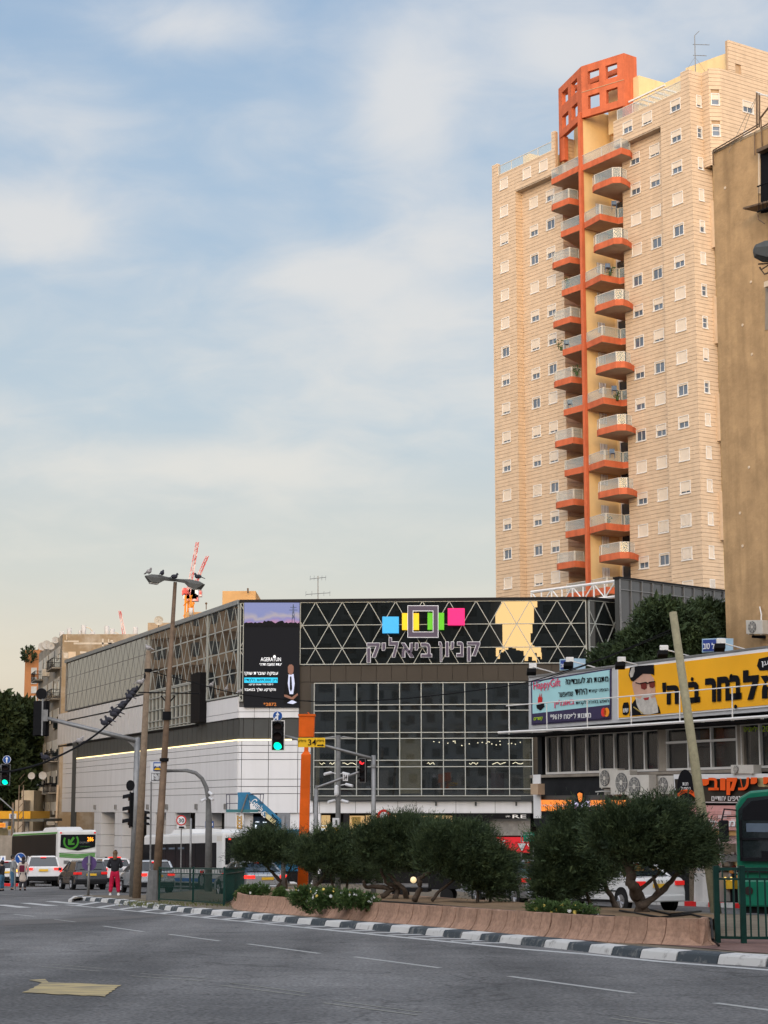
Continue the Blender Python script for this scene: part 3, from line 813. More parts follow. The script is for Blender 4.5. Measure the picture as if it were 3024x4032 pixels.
# left wall lattice: four rows near the corner, three beyond the black fin
tb0 = lt_(817, 2720); tb1 = lt_(781, 2720)
z4 = zCop - 4 * 1.56; z3 = zCop - 3 * 1.56
M_lglass = mat('side_facade_glass', (.02, .025, .026), .03, var=0, spec=1.0); M_lglass.node_tree.nodes['Principled BSDF'].inputs['IOR'].default_value = 2.1
lattice(ML, .05, tb0, zCop, z4, phase=.3, m=M_lglass, w=.075, dep=.04)
tgm = lt_(585, 2700); lattice(ML, tb0, tgm, zCop, z3, phase=.3, m=M_lglass, w=.085, dep=.03)
lattice(ML, tgm, tL, zCop, z3, phase=.3, m=M_lglass, w=.06, dep=.03).data.materials[0] = M_steel  # far mullions darkened: their silhouette against bright reflections is put into the colour
zLB = ML.at(782, 2848).z                 # foot of the glazed part
tg = lt_(575, 2800)
n_ = 13; ts = [tb1 + (tg - tb1) * i / n_ for i in range(n_ + 1)]
zs = [z3 - .06, z3 - .55, z3 - 1.5, z3 - 2.35, z3 - 2.85, zLB]
panels(ML, ts, zs, .02, .03, M_lglass, 'window_pane', .02, jit=.002); bars_grid(ML, ts, zs, .02, .06, M_mull)
n_ = 26; ts = [tg + .06 + (tL2 - tg) * i / n_ for i in range(n_ + 1)]
panels(ML, ts, [z3 - .06, z3 - .9, z3 - 3.1, zLB - .1], .12, .1, M_slatw, 'frosted_panel', .13, jit=.004)
add('fin', MB().obox(ML.w(tb0, zLB, .0), ML.d * (tb1 - tb0), ML.n * .55, (0, 0, z3 - zLB + .5)), M_black, mall)
add('painted_shadow_line', MB().obox(ML.w(tb1, zLB - .22, -.1), ML.d * (tL2 - tb1), ML.n * .1, (0, 0, .12)), M_black, mall)  # black strip standing in for the shadow line under the glazing
# white panels near the corner, dark band, led line, white lower wall
zW = [zf(y) for y in (2762, 2803, 2827)]
panels(ML, [.03, tb0 * .5, tb0], [z4 - .06, zW[1], zf(2827)], .05, .1, M_wpan, 'wall_panel')
zb1, zb0 = zf(2828), zf(2910)
nb_ = 40; tsb = [.05 + (lt_(293, 3000) - .05) * i / nb_ for i in range(nb_ + 1)]
panels(ML, tsb, [zb1, zb0], -.04, .1, M_dgrey, 'dark_slat', .09)
panels(FM, [ft(x) for x in (948, 960, 1016, 1074, 1132, 1190, 1238)], [zf(2690), zf(2827)], -.05, .05, M_brown, 'brown_panel') if False else None
panels(FM, [.05, ft(960), ft(1001), ft(1059), ft(1117), ft(1178)], [zb1, zb0], -.04, .1, M_dgrey, 'dark_panel', .04)
panels(FM, [.03, ft(943 + 60), ft(1062), ft(1178)], [zf(2784), zW[1], zW[2]], .05, .1, M_wpan, 'wall_panel')
lx = MB().obox(ML.w(0, zb0 - .11, -.05), ML.d * lt_(300, 2984), ML.n * .10, (0, 0, .10)); lx.obox(FM.w(0, zb0 - .11, -.05), FM.d * ft(1150), FM.n * .10, (0, 0, .10))
add('light_strip', lx, M_led, mall)
rows = [zf(y) for y in (2914, 2935, 2963, 2991, 3068, 3097, 3125, 3202)]
tcol = lt_(300, 3100); tcol2 = lt_(286, 3100)
for a, b in zip([.02, 9, 18, 27, 36], [9, 18, 27, 36, tcol]):
    panels(ML, [a, b], rows, .05, .1, M_wpan, 'wall_panel', .032 if True else .0)
panels(ML, [tcol2, lt_(247, 3100)], [zLB - .3] + rows[1:], .05, .1, M_wpan, 'wall_panel', .032)
add('dark_column', MB().obox(ML.w(tcol, ZG - 2.2, -.1), ML.d * (tcol2 - tcol), ML.n * .2, (0, 0, zb1 - ZG + 2.2)), M_dgrey, mall)
panels(FM, [.02, ft(943 + 12), ft(1060), ft(1175), ft(1236)], rows, .05, .1, M_wpan, 'wall_panel', .04)
# brown band over the window and beside it
bx = [ft(x) for x in (1178, 1180 + 42, 1302, 1362, 1422, 1482, 1542, 1602, 1662, 1722, 1782, 1842, 1902, 1962, 2022, 2082, 2142, 2172)]
panels(FM, bx, [zTri - .05, wz1 + .08], .02, .08, M_brown, 'brown_panel', .03, jit=.003)
panels(FM, [ft(1178), wx0 - .04], [wz1 + .08, zf(2760), zf(2828), zf(2910)], .02, .08, M_brown, 'brown_panel', .03)
panels(FM, [wx1 + .06, ft(2130), ft(2172), ft(2250), tE], [zTri - .05, zf(2790), zf(2890), zf(2990), zf(3060), zf(3140), zf(3202)], .02, .08, M_brown, 'brown_panel', .03)
# big window
def zq(y, f=.7233): return zf(2250 + f * y)
mx_ = [ft(900 + .7233 * x) for x in (468, 583, 699, 816, 932, 1049, 1168, 1286, 1405, 1524, 1650)]
mz_ = [zq(y) for y in (612, 730, 762, 880, 912, 1030, 1065, 1185, 1222)]
M_wglass = mat('window_glass', (.02, .026, .028), .02, var=0, spec=1.0, alpha=.52); M_wglass.node_tree.nodes['Principled BSDF'].inputs['IOR'].default_value = 2.15
panels(FM, mx_, mz_, .05, .02, M_wglass, 'window_pane', .02, jit=.004)
bars_grid(FM, mx_, mz_, .04, .058, M_mull, 'window_frame', dep=.16)
add('window_surround', MB().obox(FM.w(wx0 - .2, wz0 - .25, -.1), FM.d * (wx1 - wx0 + .4), FM.n * .35, (0, 0, .2)).obox(FM.w(wx0 - .2, wz0 - .05, -.1), FM.d * .14, FM.n * .3, (0, 0, wz1 - wz0)), M_dgrey, mall)
# rooms behind the big window
rm = MB(); Dp = 7.0
for z_ in (mz_[-1] - .15, mz_[4] + .1, mz_[0]): rm.obox(FM.w(wx0, z_, -.2), FM.d * (wx1 - wx0), -FM.n * Dp, (0, 0, .3))
rm.obox(FM.w(wx0, wz0, -Dp), FM.d * (wx1 - wx0), -FM.n * .2, (0, 0, wz1 - wz0)); rm.obox(FM.w(wx0 - .2, wz0, -.2), FM.d * .2, -FM.n * Dp, (0, 0, wz1 - wz0)); rm.obox(FM.w(wx1, wz0, -.2), FM.d * .2, -FM.n * Dp, (0, 0, wz1 - wz0))
add('interior', rm, mat('interior_wall', (.20, .19, .16), .8, var=.3, scale=.6), mall)
M_blind = mat('cream_blind', (.62, .56, .36), .7, var=.1, scale=2, emit=(.6, .55, .33), es=.12)
for x, w_, za_, zb_ in ((mx_[4] - .15, 1.5, mz_[-1] + .1, mz_[4]), (mx_[9] + .9, .5, mz_[-1] + .1, mz_[4]), (mx_[1] - 1.45, .25, mz_[-1], mz_[4])):
    add('interior_column', MB().obox(FM.w(x, za_, -1.0), FM.d * w_, -FM.n * .3, (0, 0, zb_ - za_)), M_blind, mall)
M_bulb = mat('ceiling_lamp_glow', (1, 1, .9), .5, var=0, emit=(1.0, .9, .62), es=5)
random.seed(3)
for i in range(22):
    x = random.uniform(mx_[5] + .6, mx_[10] - .4); z_ = random.uniform(mz_[5] + 1.05, mz_[4] - .12)
    add('ceiling_lamp', MB().obox(FM.w(x, z_, -random.uniform(1.5, 4)), FM.d * .07, FM.n * .06, (0, 0, .06)), M_bulb, mall)
for x, w_ in ((mx_[0] + .1, .5), (mx_[0] + .9, .4), (mx_[1] + .35, .9), (mx_[4] + .3, .9), (mx_[5] + .3, .5), (mx_[7] + .2, .6), (mx_[8] + .3, .9), (mx_[9] + .2, 1.0)):
    zz_ = mz_[5] - .18
    pts = [FM.w(x + w_ * i / 5, zz_ + .08 * math.sin(i * 2.1 + x), -1.2) for i in range(6)]
    add('neon_tube', MB().tube(pts, .022, 5), M_bulb, mall)
# goods inside
for i in range(16):
    x = random.uniform(mx_[0] + .2, mx_[10] - .8); c = random.choice([(.25, .22, .18), (.1, .1, .12), (.35, .33, .3), (.18, .08, .07)])
    add('display_stand', MB().obox(FM.w(x, mz_[-1] + .15, -random.uniform(1, 4)), FM.d * random.uniform(.3, 1.0), -FM.n * .4, (0, 0, random.uniform(.9, 2.0))), mat('goods_%d' % (i % 4), c, .7), mall)
# white fascia under the window, then the shops
zs1, zs0 = wz0 - .28, zf(3202)
panels(FM, [ft(x) for x in (1236, 1260, 1400, 1565, 1637, 1792, 1945, 2088)], [zs1, zs0], -.12, .1, M_wpan, 'fascia_panel', .03)
for x in (1711, 1866, 2024): add('downlight', MB().obox(FM.w(ft(x), zs1 - .32, -.1), FM.d * .12, FM.n * .14, (0, 0, .26)), M_dgrey, mall)
zgr = ZG - .6
sh_ = MB().obox(FM.w(ft(1150), zgr, -3.2), FM.d * (tE - ft(1150)), -FM.n * .3, (0, 0, zs0 - zgr)); sh_.obox(FM.w(.3, zgr, -3.2), FM.d * (ft(1000)), -FM.n * .3, (0, 0, zs0 - zgr)); sh_.obox(ML.w(.3, ZG - 2.5, -2.6), ML.d * (tcol - .5), -ML.n * .3, (0, 0, zs0 - ZG + 2.5))
add('shop_back_wall', sh_, M_shop, mall)
add('arcade_ceiling', MB().slab([Vector((p.x, p.y, zs0 + .02)) for p in (FM.w(.1, 0, -.2), FM.w(tE, 0, -.2), FM.w(tE, 0, -3.3), FM.w(3, 0, -3.3), ML.w(3, 0, -3.0), ML.w(tcol, 0, -3.0), ML.w(tcol, 0, -.2))], .1), M_dgrey, mall)
M_warm = mat('lit_shop_interior', (.7, .5, .25), .6, var=.3, scale=1.5, emit=(1.0, .66, .30), es=.55)
M_cool = mat('lit_shop_panel', (.7, .75, .8), .5, var=0, emit=(.8, .9, 1.0), es=1.6)
def fpan(x0, y0, x1, y1, off, m, name, th=.05, pl=FM, par=None, label=None):
    mb = MB(); pquad(mb, pl, [(x0, y1), (x1, y1), (x1, y0), (x0, y0)], off, th); return add(name, mb, m, par or mall, label=label)
for q in ((1262, 3210, 1300, 3330), (1372, 3212, 1435, 3300), (1440, 3210, 1560, 3330), (1640, 3212, 1780, 3340)): fpan(*q, -2.8, M_warm, 'lit_shopfront')
for q in ((1265, 3250, 1298, 3252), (1262, 3262, 1280, 3290), (1262, 3320, 1300, 3325), (1285, 3285, 1298, 3300)): fpan(*q, -2.6, M_cool, 'light_panel')
fpan(1385, 3216, 1420, 3250, -2.4, mat('tan_poster', (.6, .4, .12), .6, emit=(.8, .5, .15), es=.25), 'poster')
for x in (1240, 1352, 1785, 1905): fpan(x, 3203, x + 22, 3440, -.1, M_wpan if x == 1240 else M_shop, 'pillar', .5)
for x in range(1800, 1900, 14): fpan(x, 3222, x + 3, 3340, -2.0, M_mull, 'shopfront_bar')
fpan(1780, 3204, 2088, 3224, -.02, M_black, 'sign_fascia'); fpan(1915, 3224, 2088, 3290, -.5, mat('grey_shop_window', (.22, .21, .19), .25, var=.15), 'shop_window')
sg = fpan(1920, 3296, 2085, 3358, -.4, mat('sale_red', (.62, .02, .03), .5, var=.03, emit=(.7, .02, .03), es=.10), 'sale_banner')
sign_text('SALE', FM, 1934, 3309, 1990, 3334, sg, M_white, off=-.37, bold=.03); sign_text('SA', FM, 2058, 3309, 2083, 3334, sg, M_white, off=-.37, bold=.03); sign_text('עד 70', FM, 1952, 3338, 1975, 3348, sg, M_white, off=-.37)
rs_ = fpan(2010, 3205, 2086, 3224, .0, M_black, 'name_board', .03); sign_text('RE', FM, 2018, 3208, 2072, 3222, rs_, M_wframe, off=.01, bold=.03); sign_text('חדש', FM, 1992, 3212, 2008, 3218, rs_, M_wframe, off=.01)
# pillars of the arcade on the left side and the corner
for x0, x1 in ((352, 398), (436, 482), (572, 612), (642, 690), (752, 810), (864, 930)):
    ta, tb = lt_(x1, 3300), lt_(x0, 3300)
    zz_ = zs0; o_ = None
    w_ = min(2.6, abs(tb - ta))
    q = 0
    while zz_ > ZG - 1.8:
        h_ = .95
        add('pillar_block', MB().obox(ML.w(ta, zz_ - h_ + .03, .04), ML.d * w_, -ML.n * 1.2, (0, 0, h_ - .03)), M_wpan, mall); zz_ -= h_
    sc = MB().obox(ML.w(ta + w_ * .75, zs0 + .25, .05), ML.d * .35, ML.n * .16, (0, 0, .38)); add('wall_lamp', sc, M_steel, mall)
for x0, x1 in ((960, 962), (1158, 1236)):
    add('corner_pillar', MB().obox(FM.w(ft(x0) - .2, zgr, -.1), FM.d * (ft(x1) - ft(x0) + .25), -FM.n * 1.0, (0, 0, zs0 - zgr)), M_wpan, mall)
fpan(962, 3215, 1070, 3330, -2.9, mat('blue_shop', (.12, .16, .22), .2, var=.3), 'shop_window')
for q in ((1005, 3235, 1020, 3238), (1035, 3236, 1050, 3239), (1003, 3248, 1012, 3262)): fpan(*q, -2.7, M_cool, 'light_panel')
# ---- video screen
M_scr = mat('screen_black', (.006, .006, .007), .6, var=0, spec=.04, emit=(.03, .03, .035), es=.35)
scr = thing('video_screen', 'tall dark video screen showing a property advert at the shopping centre corner', 'screen', FM.w(ft(1069), zf(2784), .1))
def sq(x, y): return (900 + .7233 * x, 2250 + .7233 * y)
fpan(960, 2373, 1179, 2785, .22, M_scr, 'display', .16, par=scr)
ms = bpy.data.materials.new('screen_sunset'); ms.use_nodes = True; MATS['screen_sunset'] = ms
n_t = ms.node_tree; bsn = n_t.nodes['Principled BSDF']
geo = n_t.nodes.new('ShaderNodeNewGeometry'); sp_ = n_t.nodes.new('ShaderNodeSeparateXYZ'); n_t.links.new(geo.outputs[0], sp_.inputs[0])
mr = n_t.nodes.new('ShaderNodeMapRange'); n_t.links.new(sp_.outputs[2], mr.inputs[0]); mr.inputs[1].default_value = zf(2462); mr.inputs[2].default_value = zf(2373)
nzn = n_t.nodes.new('ShaderNodeTexNoise'); n_t.links.new(geo.outputs[0], nzn.inputs['Vector']); nzn.inputs['Scale'].default_value = .9; nzn.inputs['Detail'].default_value = 3
ad_ = n_t.nodes.new('ShaderNodeMath'); ad_.operation = 'MULTIPLY_ADD'; n_t.links.new(nzn.outputs[0], ad_.inputs[0]); ad_.inputs[1].default_value = .9; n_t.links.new(mr.outputs[0], ad_.inputs[2])
rp = n_t.nodes.new('ShaderNodeValToRGB'); n_t.links.new(ad_.outputs[0], rp.inputs[0]); e = rp.color_ramp.elements
e[0].position = .2; e[0].color = (.62, .22, .55, 1); e[1].position = 1.0; e[1].color = (.30, .36, .75, 1)
for p_, c_ in ((.45, (.72, .34, .62, 1)), (.62, (.35, .33, .75, 1)), (.8, (.62, .55, .62, 1))): k_ = e.new(p_); k_.color = c_
n_t.links.new(rp.outputs[0], bsn.inputs['Emission Color']); bsn.inputs['Emission Strength'].default_value = .62; bsn.inputs['Base Color'].default_value = (.02, .02, .02, 1)
sk_ = MB(); pquad(sk_, FM, [sq(85, 285), sq(386, 285), sq(386, 170), sq(85, 170)], .25, .02); add('picture_sky', sk_, ms, scr)
tl_ = MB(); x = 85
poly = [sq(85, 300)]
for i in range(31): poly.append(sq(85 + i * 10, 283 - abs(math.sin(i * 1.3)) * 7 - (9 if i in (11, 12, 13, 14, 15, 19, 20, 21) else 0)))
poly.append(sq(385, 300)); pquad(tl_, FM, poly, .27, .02); add('picture_skyline', tl_, M_black, scr)
py = MB()
for a, b in (((345, 280), (352, 178)), ((360, 280), (353, 178)), ((335, 195), (370, 195)), ((330, 210), (375, 210)), ((346, 260), (358, 235)), ((359, 260), (348, 235)), ((348, 235), (356, 212))): py.tube([FM.at(*sq(*a), .28), FM.at(*sq(*b), .28)], .018, 4)
add('picture_pylon', py, M_slate, scr)
M_wem = mat('screen_white', (.8, .8, .8), .5, var=0, emit=(.9, .92, .95), es=.55)
M_cy = mat('screen_cyan', (.02, .4, .6), .5, var=0, emit=(.02, .42, .62), es=.8)
M_or = mat('screen_orange', (.5, .15, .02), .5, var=0, emit=(.6, .2, .06), es=.5)
for s, a, b, m_ in (('AGERATUN', (175, 468), (285, 489), M_wem), ('״עתיד המושבה חדרה״', (168, 500), (290, 513), M_wem), ('עסקה שוברת שוק!', (87, 545), (269, 568), M_wem), ('ל-125 מ״ר שטח קרקע', (110, 609), (243, 622), M_wem), ('והקרקע שלך בטאבו!', (88, 634), (257, 655), M_wem), ('*2872', (190, 714), (260, 732), M_or)):
    (x0, y0), (x1, y1) = sq(*a), sq(*b); sign_text(s, FM, x0, y0, x1, y1, scr, m_, off=.24, depth=.012, bold=.02 if s[0] != 'A' else .0)
add('logo_tree', MB().disc(FM.at(*sq(250, 463), .25), FM.n, .09, .01, 10), M_wem, scr)
cbx = MB(); pquad(cbx, FM, [sq(85, 606), sq(267, 606), sq(267, 578), sq(85, 578)], .24, .02); cb = add('caption_bar', cbx, M_cy, scr)
(x0, y0), (x1, y1) = sq(88, 582), sq(264, 603); sign_text('רק 99,000₪ בלבד!!', FM, x0, y0, x1, y1, scr, M_black, off=.245, depth=.012, bold=.02)
def flat(par, pl, pts, off, m, name, f=sq): mb = MB(); pquad(mb, pl, [f(*p) for p in pts], off, .01); return add(name, mb, m, par)
M_skin = mat('print_skin', (.26, .13, .09), .6, var=0); M_skinp = mat('print_face', (.55, .33, .24), .6, var=.05)
M_shirt = mat('print_shirt', (.45, .48, .6), .6, var=0, emit=(.5, .55, .75), es=.5)
flat(scr, FM, [(324, 562), (354, 558), (362, 600), (360, 650), (372, 712), (350, 722), (318, 712), (326, 650), (320, 600)], .25, M_shirt, 'picture_shirt')
flat(scr, FM, [(300, 720), (380, 720), (376, 680), (366, 572), (354, 560), (360, 610), (352, 668), (332, 668), (322, 610), (326, 562), (314, 576), (302, 660)], .262, M_black, 'picture_jacket')
flat(scr, FM, [(318, 716), (350, 722), (372, 712), (345, 700)], .268, M_shirt, 'picture_shirt_tail')
flat(scr, FM, [(334, 572), (342, 572), (346, 640), (339, 655), (333, 640)], .268, M_black, 'picture_tie')
flat(scr, FM, [(322, 520), (330, 508), (344, 506), (354, 516), (354, 545), (344, 562), (332, 562), (323, 548)], .268, M_skin, 'picture_face')
flat(scr, FM, [(302, 670), (318, 672), (345, 685), (375, 662), (378, 672), (350, 700), (325, 690), (304, 682)], .27, M_skin, 'picture_hands')
# ---- logo of coloured squares with the letters under it
logo = thing('shopping_centre_sign', 'row of blue yellow green and pink squares over large purple letters on the black lattice', 'sign', FM.w(ft(1670), zf(2610), .25))
cols = {'blue_square': ((837, 246), (926, 336), (.05, .35, .68)), 'yellow_square': ((944, 227), (1036, 318), (.78, .50, .02)), 'green_square': ((1083, 225), (1173, 317), (.10, .42, .02)), 'pink_square': ((1193, 200), (1285, 293), (.75, .02, .16))}
for nm, (a, b, c) in cols.items():
    m_ = mat(nm, c, .5, var=0, emit=c, es=.55)
    fr2 = MB(); pquad(fr2, FM, [sq(a[0], b[1]), sq(b[0], b[1]), sq(b[0], a[1]), sq(a[0], a[1])], .55, .25); add(nm, fr2, m_, logo, bevel=.01)
M_pur = mat('sign_purple', (.075, .06, .085), .5, var=0, emit=(.10, .08, .11), es=.25)
M_out = mat('sign_outline', (.7, .7, .72), .5, var=0, emit=(.8, .8, .85), es=.15)
def ring(x0, y0, x1, y1, w_, off, m, name, th):
    mb = MB()
    for q in ((x0, y0, x1, y0 + w_), (x0, y1 - w_, x1, y1), (x0, y0 + w_, x0 + w_, y1 - w_), (x1 - w_, y0 + w_, x1, y1 - w_)):
        pquad(mb, FM, [sq(q[0], q[3]), sq(q[2], q[3]), sq(q[2], q[1]), sq(q[0], q[1])], off, th)
    add(name, mb, m, logo)
ring(977, 188, 1139, 357, 27, .66, M_pur, 'square_ring', .30); ring(974, 185, 1142, 360, 4, .655, M_out, 'ring_outline', .3); ring(1002, 213, 1115, 331, 3, .67, M_out, 'ring_inner_outline', .3)
for ch, x0, y0, x1, y1 in (('ק', 1298, 382, 1370, 490), ('נ', 1240, 382, 1280, 466), ('י', 1210, 382, 1228, 425), ('ו', 1180, 382, 1200, 466), ('ן', 1143, 382, 1163, 492), ('ב', 1046, 388, 1108, 468), ('י', 1014, 388, 1034, 430), ('א', 938, 388, 1010, 469), ('ל', 872, 360, 926, 469), ('י', 834, 388, 856, 432), ('ק', 752, 388, 826, 497)):
    (a, b), (c, d) = sq(x0, y0), sq(x1, y1)
    sign_text(ch, FM, a, b, c, d, logo, M_out, off=.42, depth=.02, bold=.045); sign_text(ch, FM, a + 1.8, b + 1.8, c - 1.8, d - 1.8, logo, M_pur, off=.45, depth=.03, bold=.02)
# ---- roof truss and the taller grey glazed wing on the right
u0 = P(2437, 2279, 123.3); u1 = YZ(2845, 2330, u0.z); UBp = Plane(u0, u1 - u0)
wing = thing('glazed_wing', 'taller grey glazed block with white mullions behind the dark tree', 'building wing', (u0.x, u0.y, ZG))
uL = (u1 - u0).length; tu = [uL * i / 10 for i in range(11)] + [uL * 1.1, uL * 1.2]
uz = [u0.z, u0.z - .72, u0.z - 2.9, u0.z - 3.5, u0.z - 5.6, u0.z - 7.8, u0.z - 10]
panels(UBp, tu, uz, .02, .04, M_ubg, 'window_pane', .03, par=wing, jit=.005); bars_grid(UBp, tu, uz, .02, .05, M_steel, par=wing)
add('wall_core', MB().obox(UBp.w(0, ZG - .5, -.4), UBp.d * uL * 1.2, UBp.n * .35, (0, 0, u0.z - ZG + .6)), M_dgrey, wing)
add('coping', MB().obox(UBp.w(-.1, u0.z, -.45), UBp.d * uL * 1.2, UBp.n * .6, (0, 0, .14)), M_shop, wing)
tr = MB(); v0 = P(2424, 2288, 124.2); v1 = YZ(2092, 2331, v0.z); dv = v1 - v0
dn = Vector((0, 0, -1.05))
tr.tube([v0, v1], .10, 6); tr.tube([v0 + dn, v1 + dn], .10, 6)
for i in range(9):
    a = v0 + dv * (i / 8); tr.tube([a, a + dn], .06, 6)
    if i < 8: tr.tube([a + (dn if i % 2 else Vector()), v0 + dv * ((i + 1) / 8) + (Vector() if i % 2 else dn)], .05, 5)
top('roof_truss', tr, M_white, 'white steel truss along the shopping centre roof in front of the tower', 'truss')
an = MB(); q = P(1252, 2362, 130); tp_ = P(1252, 2268, 130); an.tube([q, tp_], .035, 5)
for dz_, L in ((-.15, .55), (-1.25, .85)):
    c = tp_ + Vector((0, 0, dz_)); an.tube([c + Vector((-L, 0, -.06)), c + Vector((L, 0, .06))], .02, 4)
    for i in range(5): an.tube([c + Vector((-L + i * L / 2, -.2, -.18)), c + Vector((-L + i * L / 2, .2, .2))], .012, 4)
top('roof_antenna', an, M_steel, 'thin double bar television antenna on the shopping centre roof above the black lattice', 'antenna')

# ================================================================ the street seen only in the reflections: blocks added behind the eye to mask the sun, and across the road
M_refw = mat('opposite_wall', (.40, .39, .37), .85, var=.2, scale=.3, streak=.2)
M_refb = mat('opposite_wall_beige', (.60, .43, .27), .85, var=.1, scale=.3)
def block(x0, y0, x1, y1, z1, m, label, rows_, cols_, face_='+y', base=None):
    base = gz(max(min(y0, 230), -80)) - .5 if base is None else base
    t = thing('unseen_apartment_block', label, 'building', ((x0 + x1) / 2, (y0 + y1) / 2, base), group='buildings mirrored in the glass')
    add('wall', MB().box(x0, y0, base, x1, y1, z1), m, t)
    wn_ = MB(); bl = MB()
    for r in range(rows_):
        z_ = base + 3.4 + r * 3.1
        if z_ + 2 > z1: break
        for c in range(cols_):
            if face_ == '+y':
                a = x0 + (x1 - x0) * (c + .2) / cols_; b = x0 + (x1 - x0) * (c + .7) / cols_
                wn_.box(a, y1, z_, b, y1 + .05, z_ + 1.4)
                if c % 2: bl.box(a - .3, y1, z_ - .9, b + .3, y1 + 1.2, z_ - .1)
            else:
                a = y0 + (y1 - y0) * (c + .2) / cols_; b = y0 + (y1 - y0) * (c + .7) / cols_
                wn_.box(x1, a, z_, x1 + .05, b, z_ + 1.4)
                bl.box(x1, a - .3, z_ - 1.0, x1 + 1.3, b + .3, z_ - .1)
    add('window', wn_, M_dark, t, kind='stuff'); add('balcony', bl, m, t, kind='stuff')
    return t
block(-95, -75, -30, -50, 48, M_refw, 'unseen grey block added behind the viewer, left of the alley', 12, 14)  # unseen blocks, raised high enough to keep the sun off the street
block(-29.5, -75, -10.9, -52, 47.5, M_refw, 'unseen grey block added behind the viewer, left of the gap', 12, 7)
block(-2.6, -75, 95, -52, 48, M_refw, 'long unseen grey block added behind the viewer, right of the gap', 12, 24)
block(-10.9, -72, -2.6, -54, 25.4, M_refw, 'low unseen block added to close the gap behind the viewer', 6, 3)  # added unseen; its height lets golden sky show above it in the glass
block(-74, 166, -48, 187, 46, M_refb, 'beige block with balconies across the avenue', 15, 7, '+x')
block(-95, 120, -62, 160, 40, M_refw, 'dull block across the avenue, nearer', 12, 10, '+x')

random.seed(31)
jg = MB()  # unseen strips added to make the sky gap look jagged in the glass
for i in range(16):
    x = -10.3 + (.0 if i % 2 else 0); z_ = 26 + i * 1.5; w_ = random.uniform(.05, .6); jg.box(-10.9, -53, z_, -10.9 + w_, -52.2, z_ + 1.5)
    w_ = random.uniform(.05, .6); jg.box(-2.6 - w_, -53, z_ + .4, -2.6, -52.2, z_ + 1.9)
for i in range(12):
    x = -10.3 + i * .61; jg.box(x, -55, 25.4, x + .61, -54.2, 25.4 + random.uniform(.1, 1.6) + (1.2 if i in (5, 6) else 0))
top('gap_edge_strips', jg, M_refw, 'unseen ragged strips added to roughen the edge of the mirrored sky gap', 'reflection edging', kind='stuff')
# ================================================================ kerbs, planting bed, markings
M_kw = mat('kerb_white', (.60, .59, .56), .8, var=.10, scale=6, bump=.2, col2=(.28, .27, .25), thr=(.55, .70))
M_kg = mat('kerb_grey', (.075, .09, .10), .85, var=.25, scale=6, bump=.2, col2=(.19, .19, .18), thr=(.52, .70))
M_conc = mat('pinkish_concrete', (.39, .24, .165), .9, var=.28, scale=11, bump=.7, bscale=60, streak=.45)
M_soil = mat('dry_soil', (.19, .125, .07), .95, var=.35, scale=3.5, bump=.8, bscale=18)
M_line = mat('road_paint', (.52, .52, .50), .8, var=.10, scale=9, col2=(.22, .22, .21), thr=(.56, .70))
M_worn = mat('worn_road_paint', (.24, .235, .205), .8, var=.25, scale=12)
M_bed = mat('median_earth', (.17, .14, .10), .95, var=.35, scale=2.5, bump=.5, bscale=20)
def pline(pts, h=0.0): return [G(x, y, h) for x, y in pts]
def resample(pl, step):
    out = [pl[0]]; acc = 0
    for a, b in zip(pl[:-1], pl[1:]):
        L = (b - a).length; d = (b - a) / L; s = step - acc
        while s <= L: out.append(a + d * s); s += step
        acc = L - (s - step)
    return out
kpx = [(282, 3541), (374, 3551), (461, 3558), (521, 3567), (738, 3595), (900, 3609), (1079, 3628), (1327, 3651), (1629, 3677), (2002, 3716), (2213, 3737), (2457, 3767), (2753, 3791), (3024, 3808), (3300, 3826)]
kl = pline(kpx)
def outw(a, b):
    d = (b - a); n = Vector((-d.y, d.x, 0)).normalized()
    if n.y < 0: n = -n
    return n                              # points away from the near road
kr = resample(kl, .95)
kerb = thing('kerb', 'long kerb of alternating white and dark grey painted blocks edging the planted median', 'kerb', kr[0])
def kblock(a, b, m, name='kerb_block', par=None, hgt=.13, dep=.36):
    n = outw(a, b); mb = MB(); g_ = (b - a) * .012; a = a + g_; b = b - g_
    hh = random.uniform(-.006, .006)
    prof = [(-.02, -.1), (0, .0), (.035, hgt * .8), (.06, hgt), (dep, hgt + .01), (dep, -.1)]
    i = len(mb.v)
    for P_ in (a, b):
        for u, h in prof: mb.v.append(tuple(P_ + n * u + Vector((0, 0, h + (hh if h > 0 else 0)))))
    k = len(prof); mb.f += [tuple(range(k)), tuple(reversed(range(k, 2 * k)))]
    for q in range(k): mb.f.append((q, q + k, (q + 1) % k + k, (q + 1) % k))
    return add(name, mb, m, par)
for i, (a, b) in enumerate(zip(kr[:-1], kr[1:])): kblock(a, b, (M_kw, M_kg)[i % 2], par=kerb)
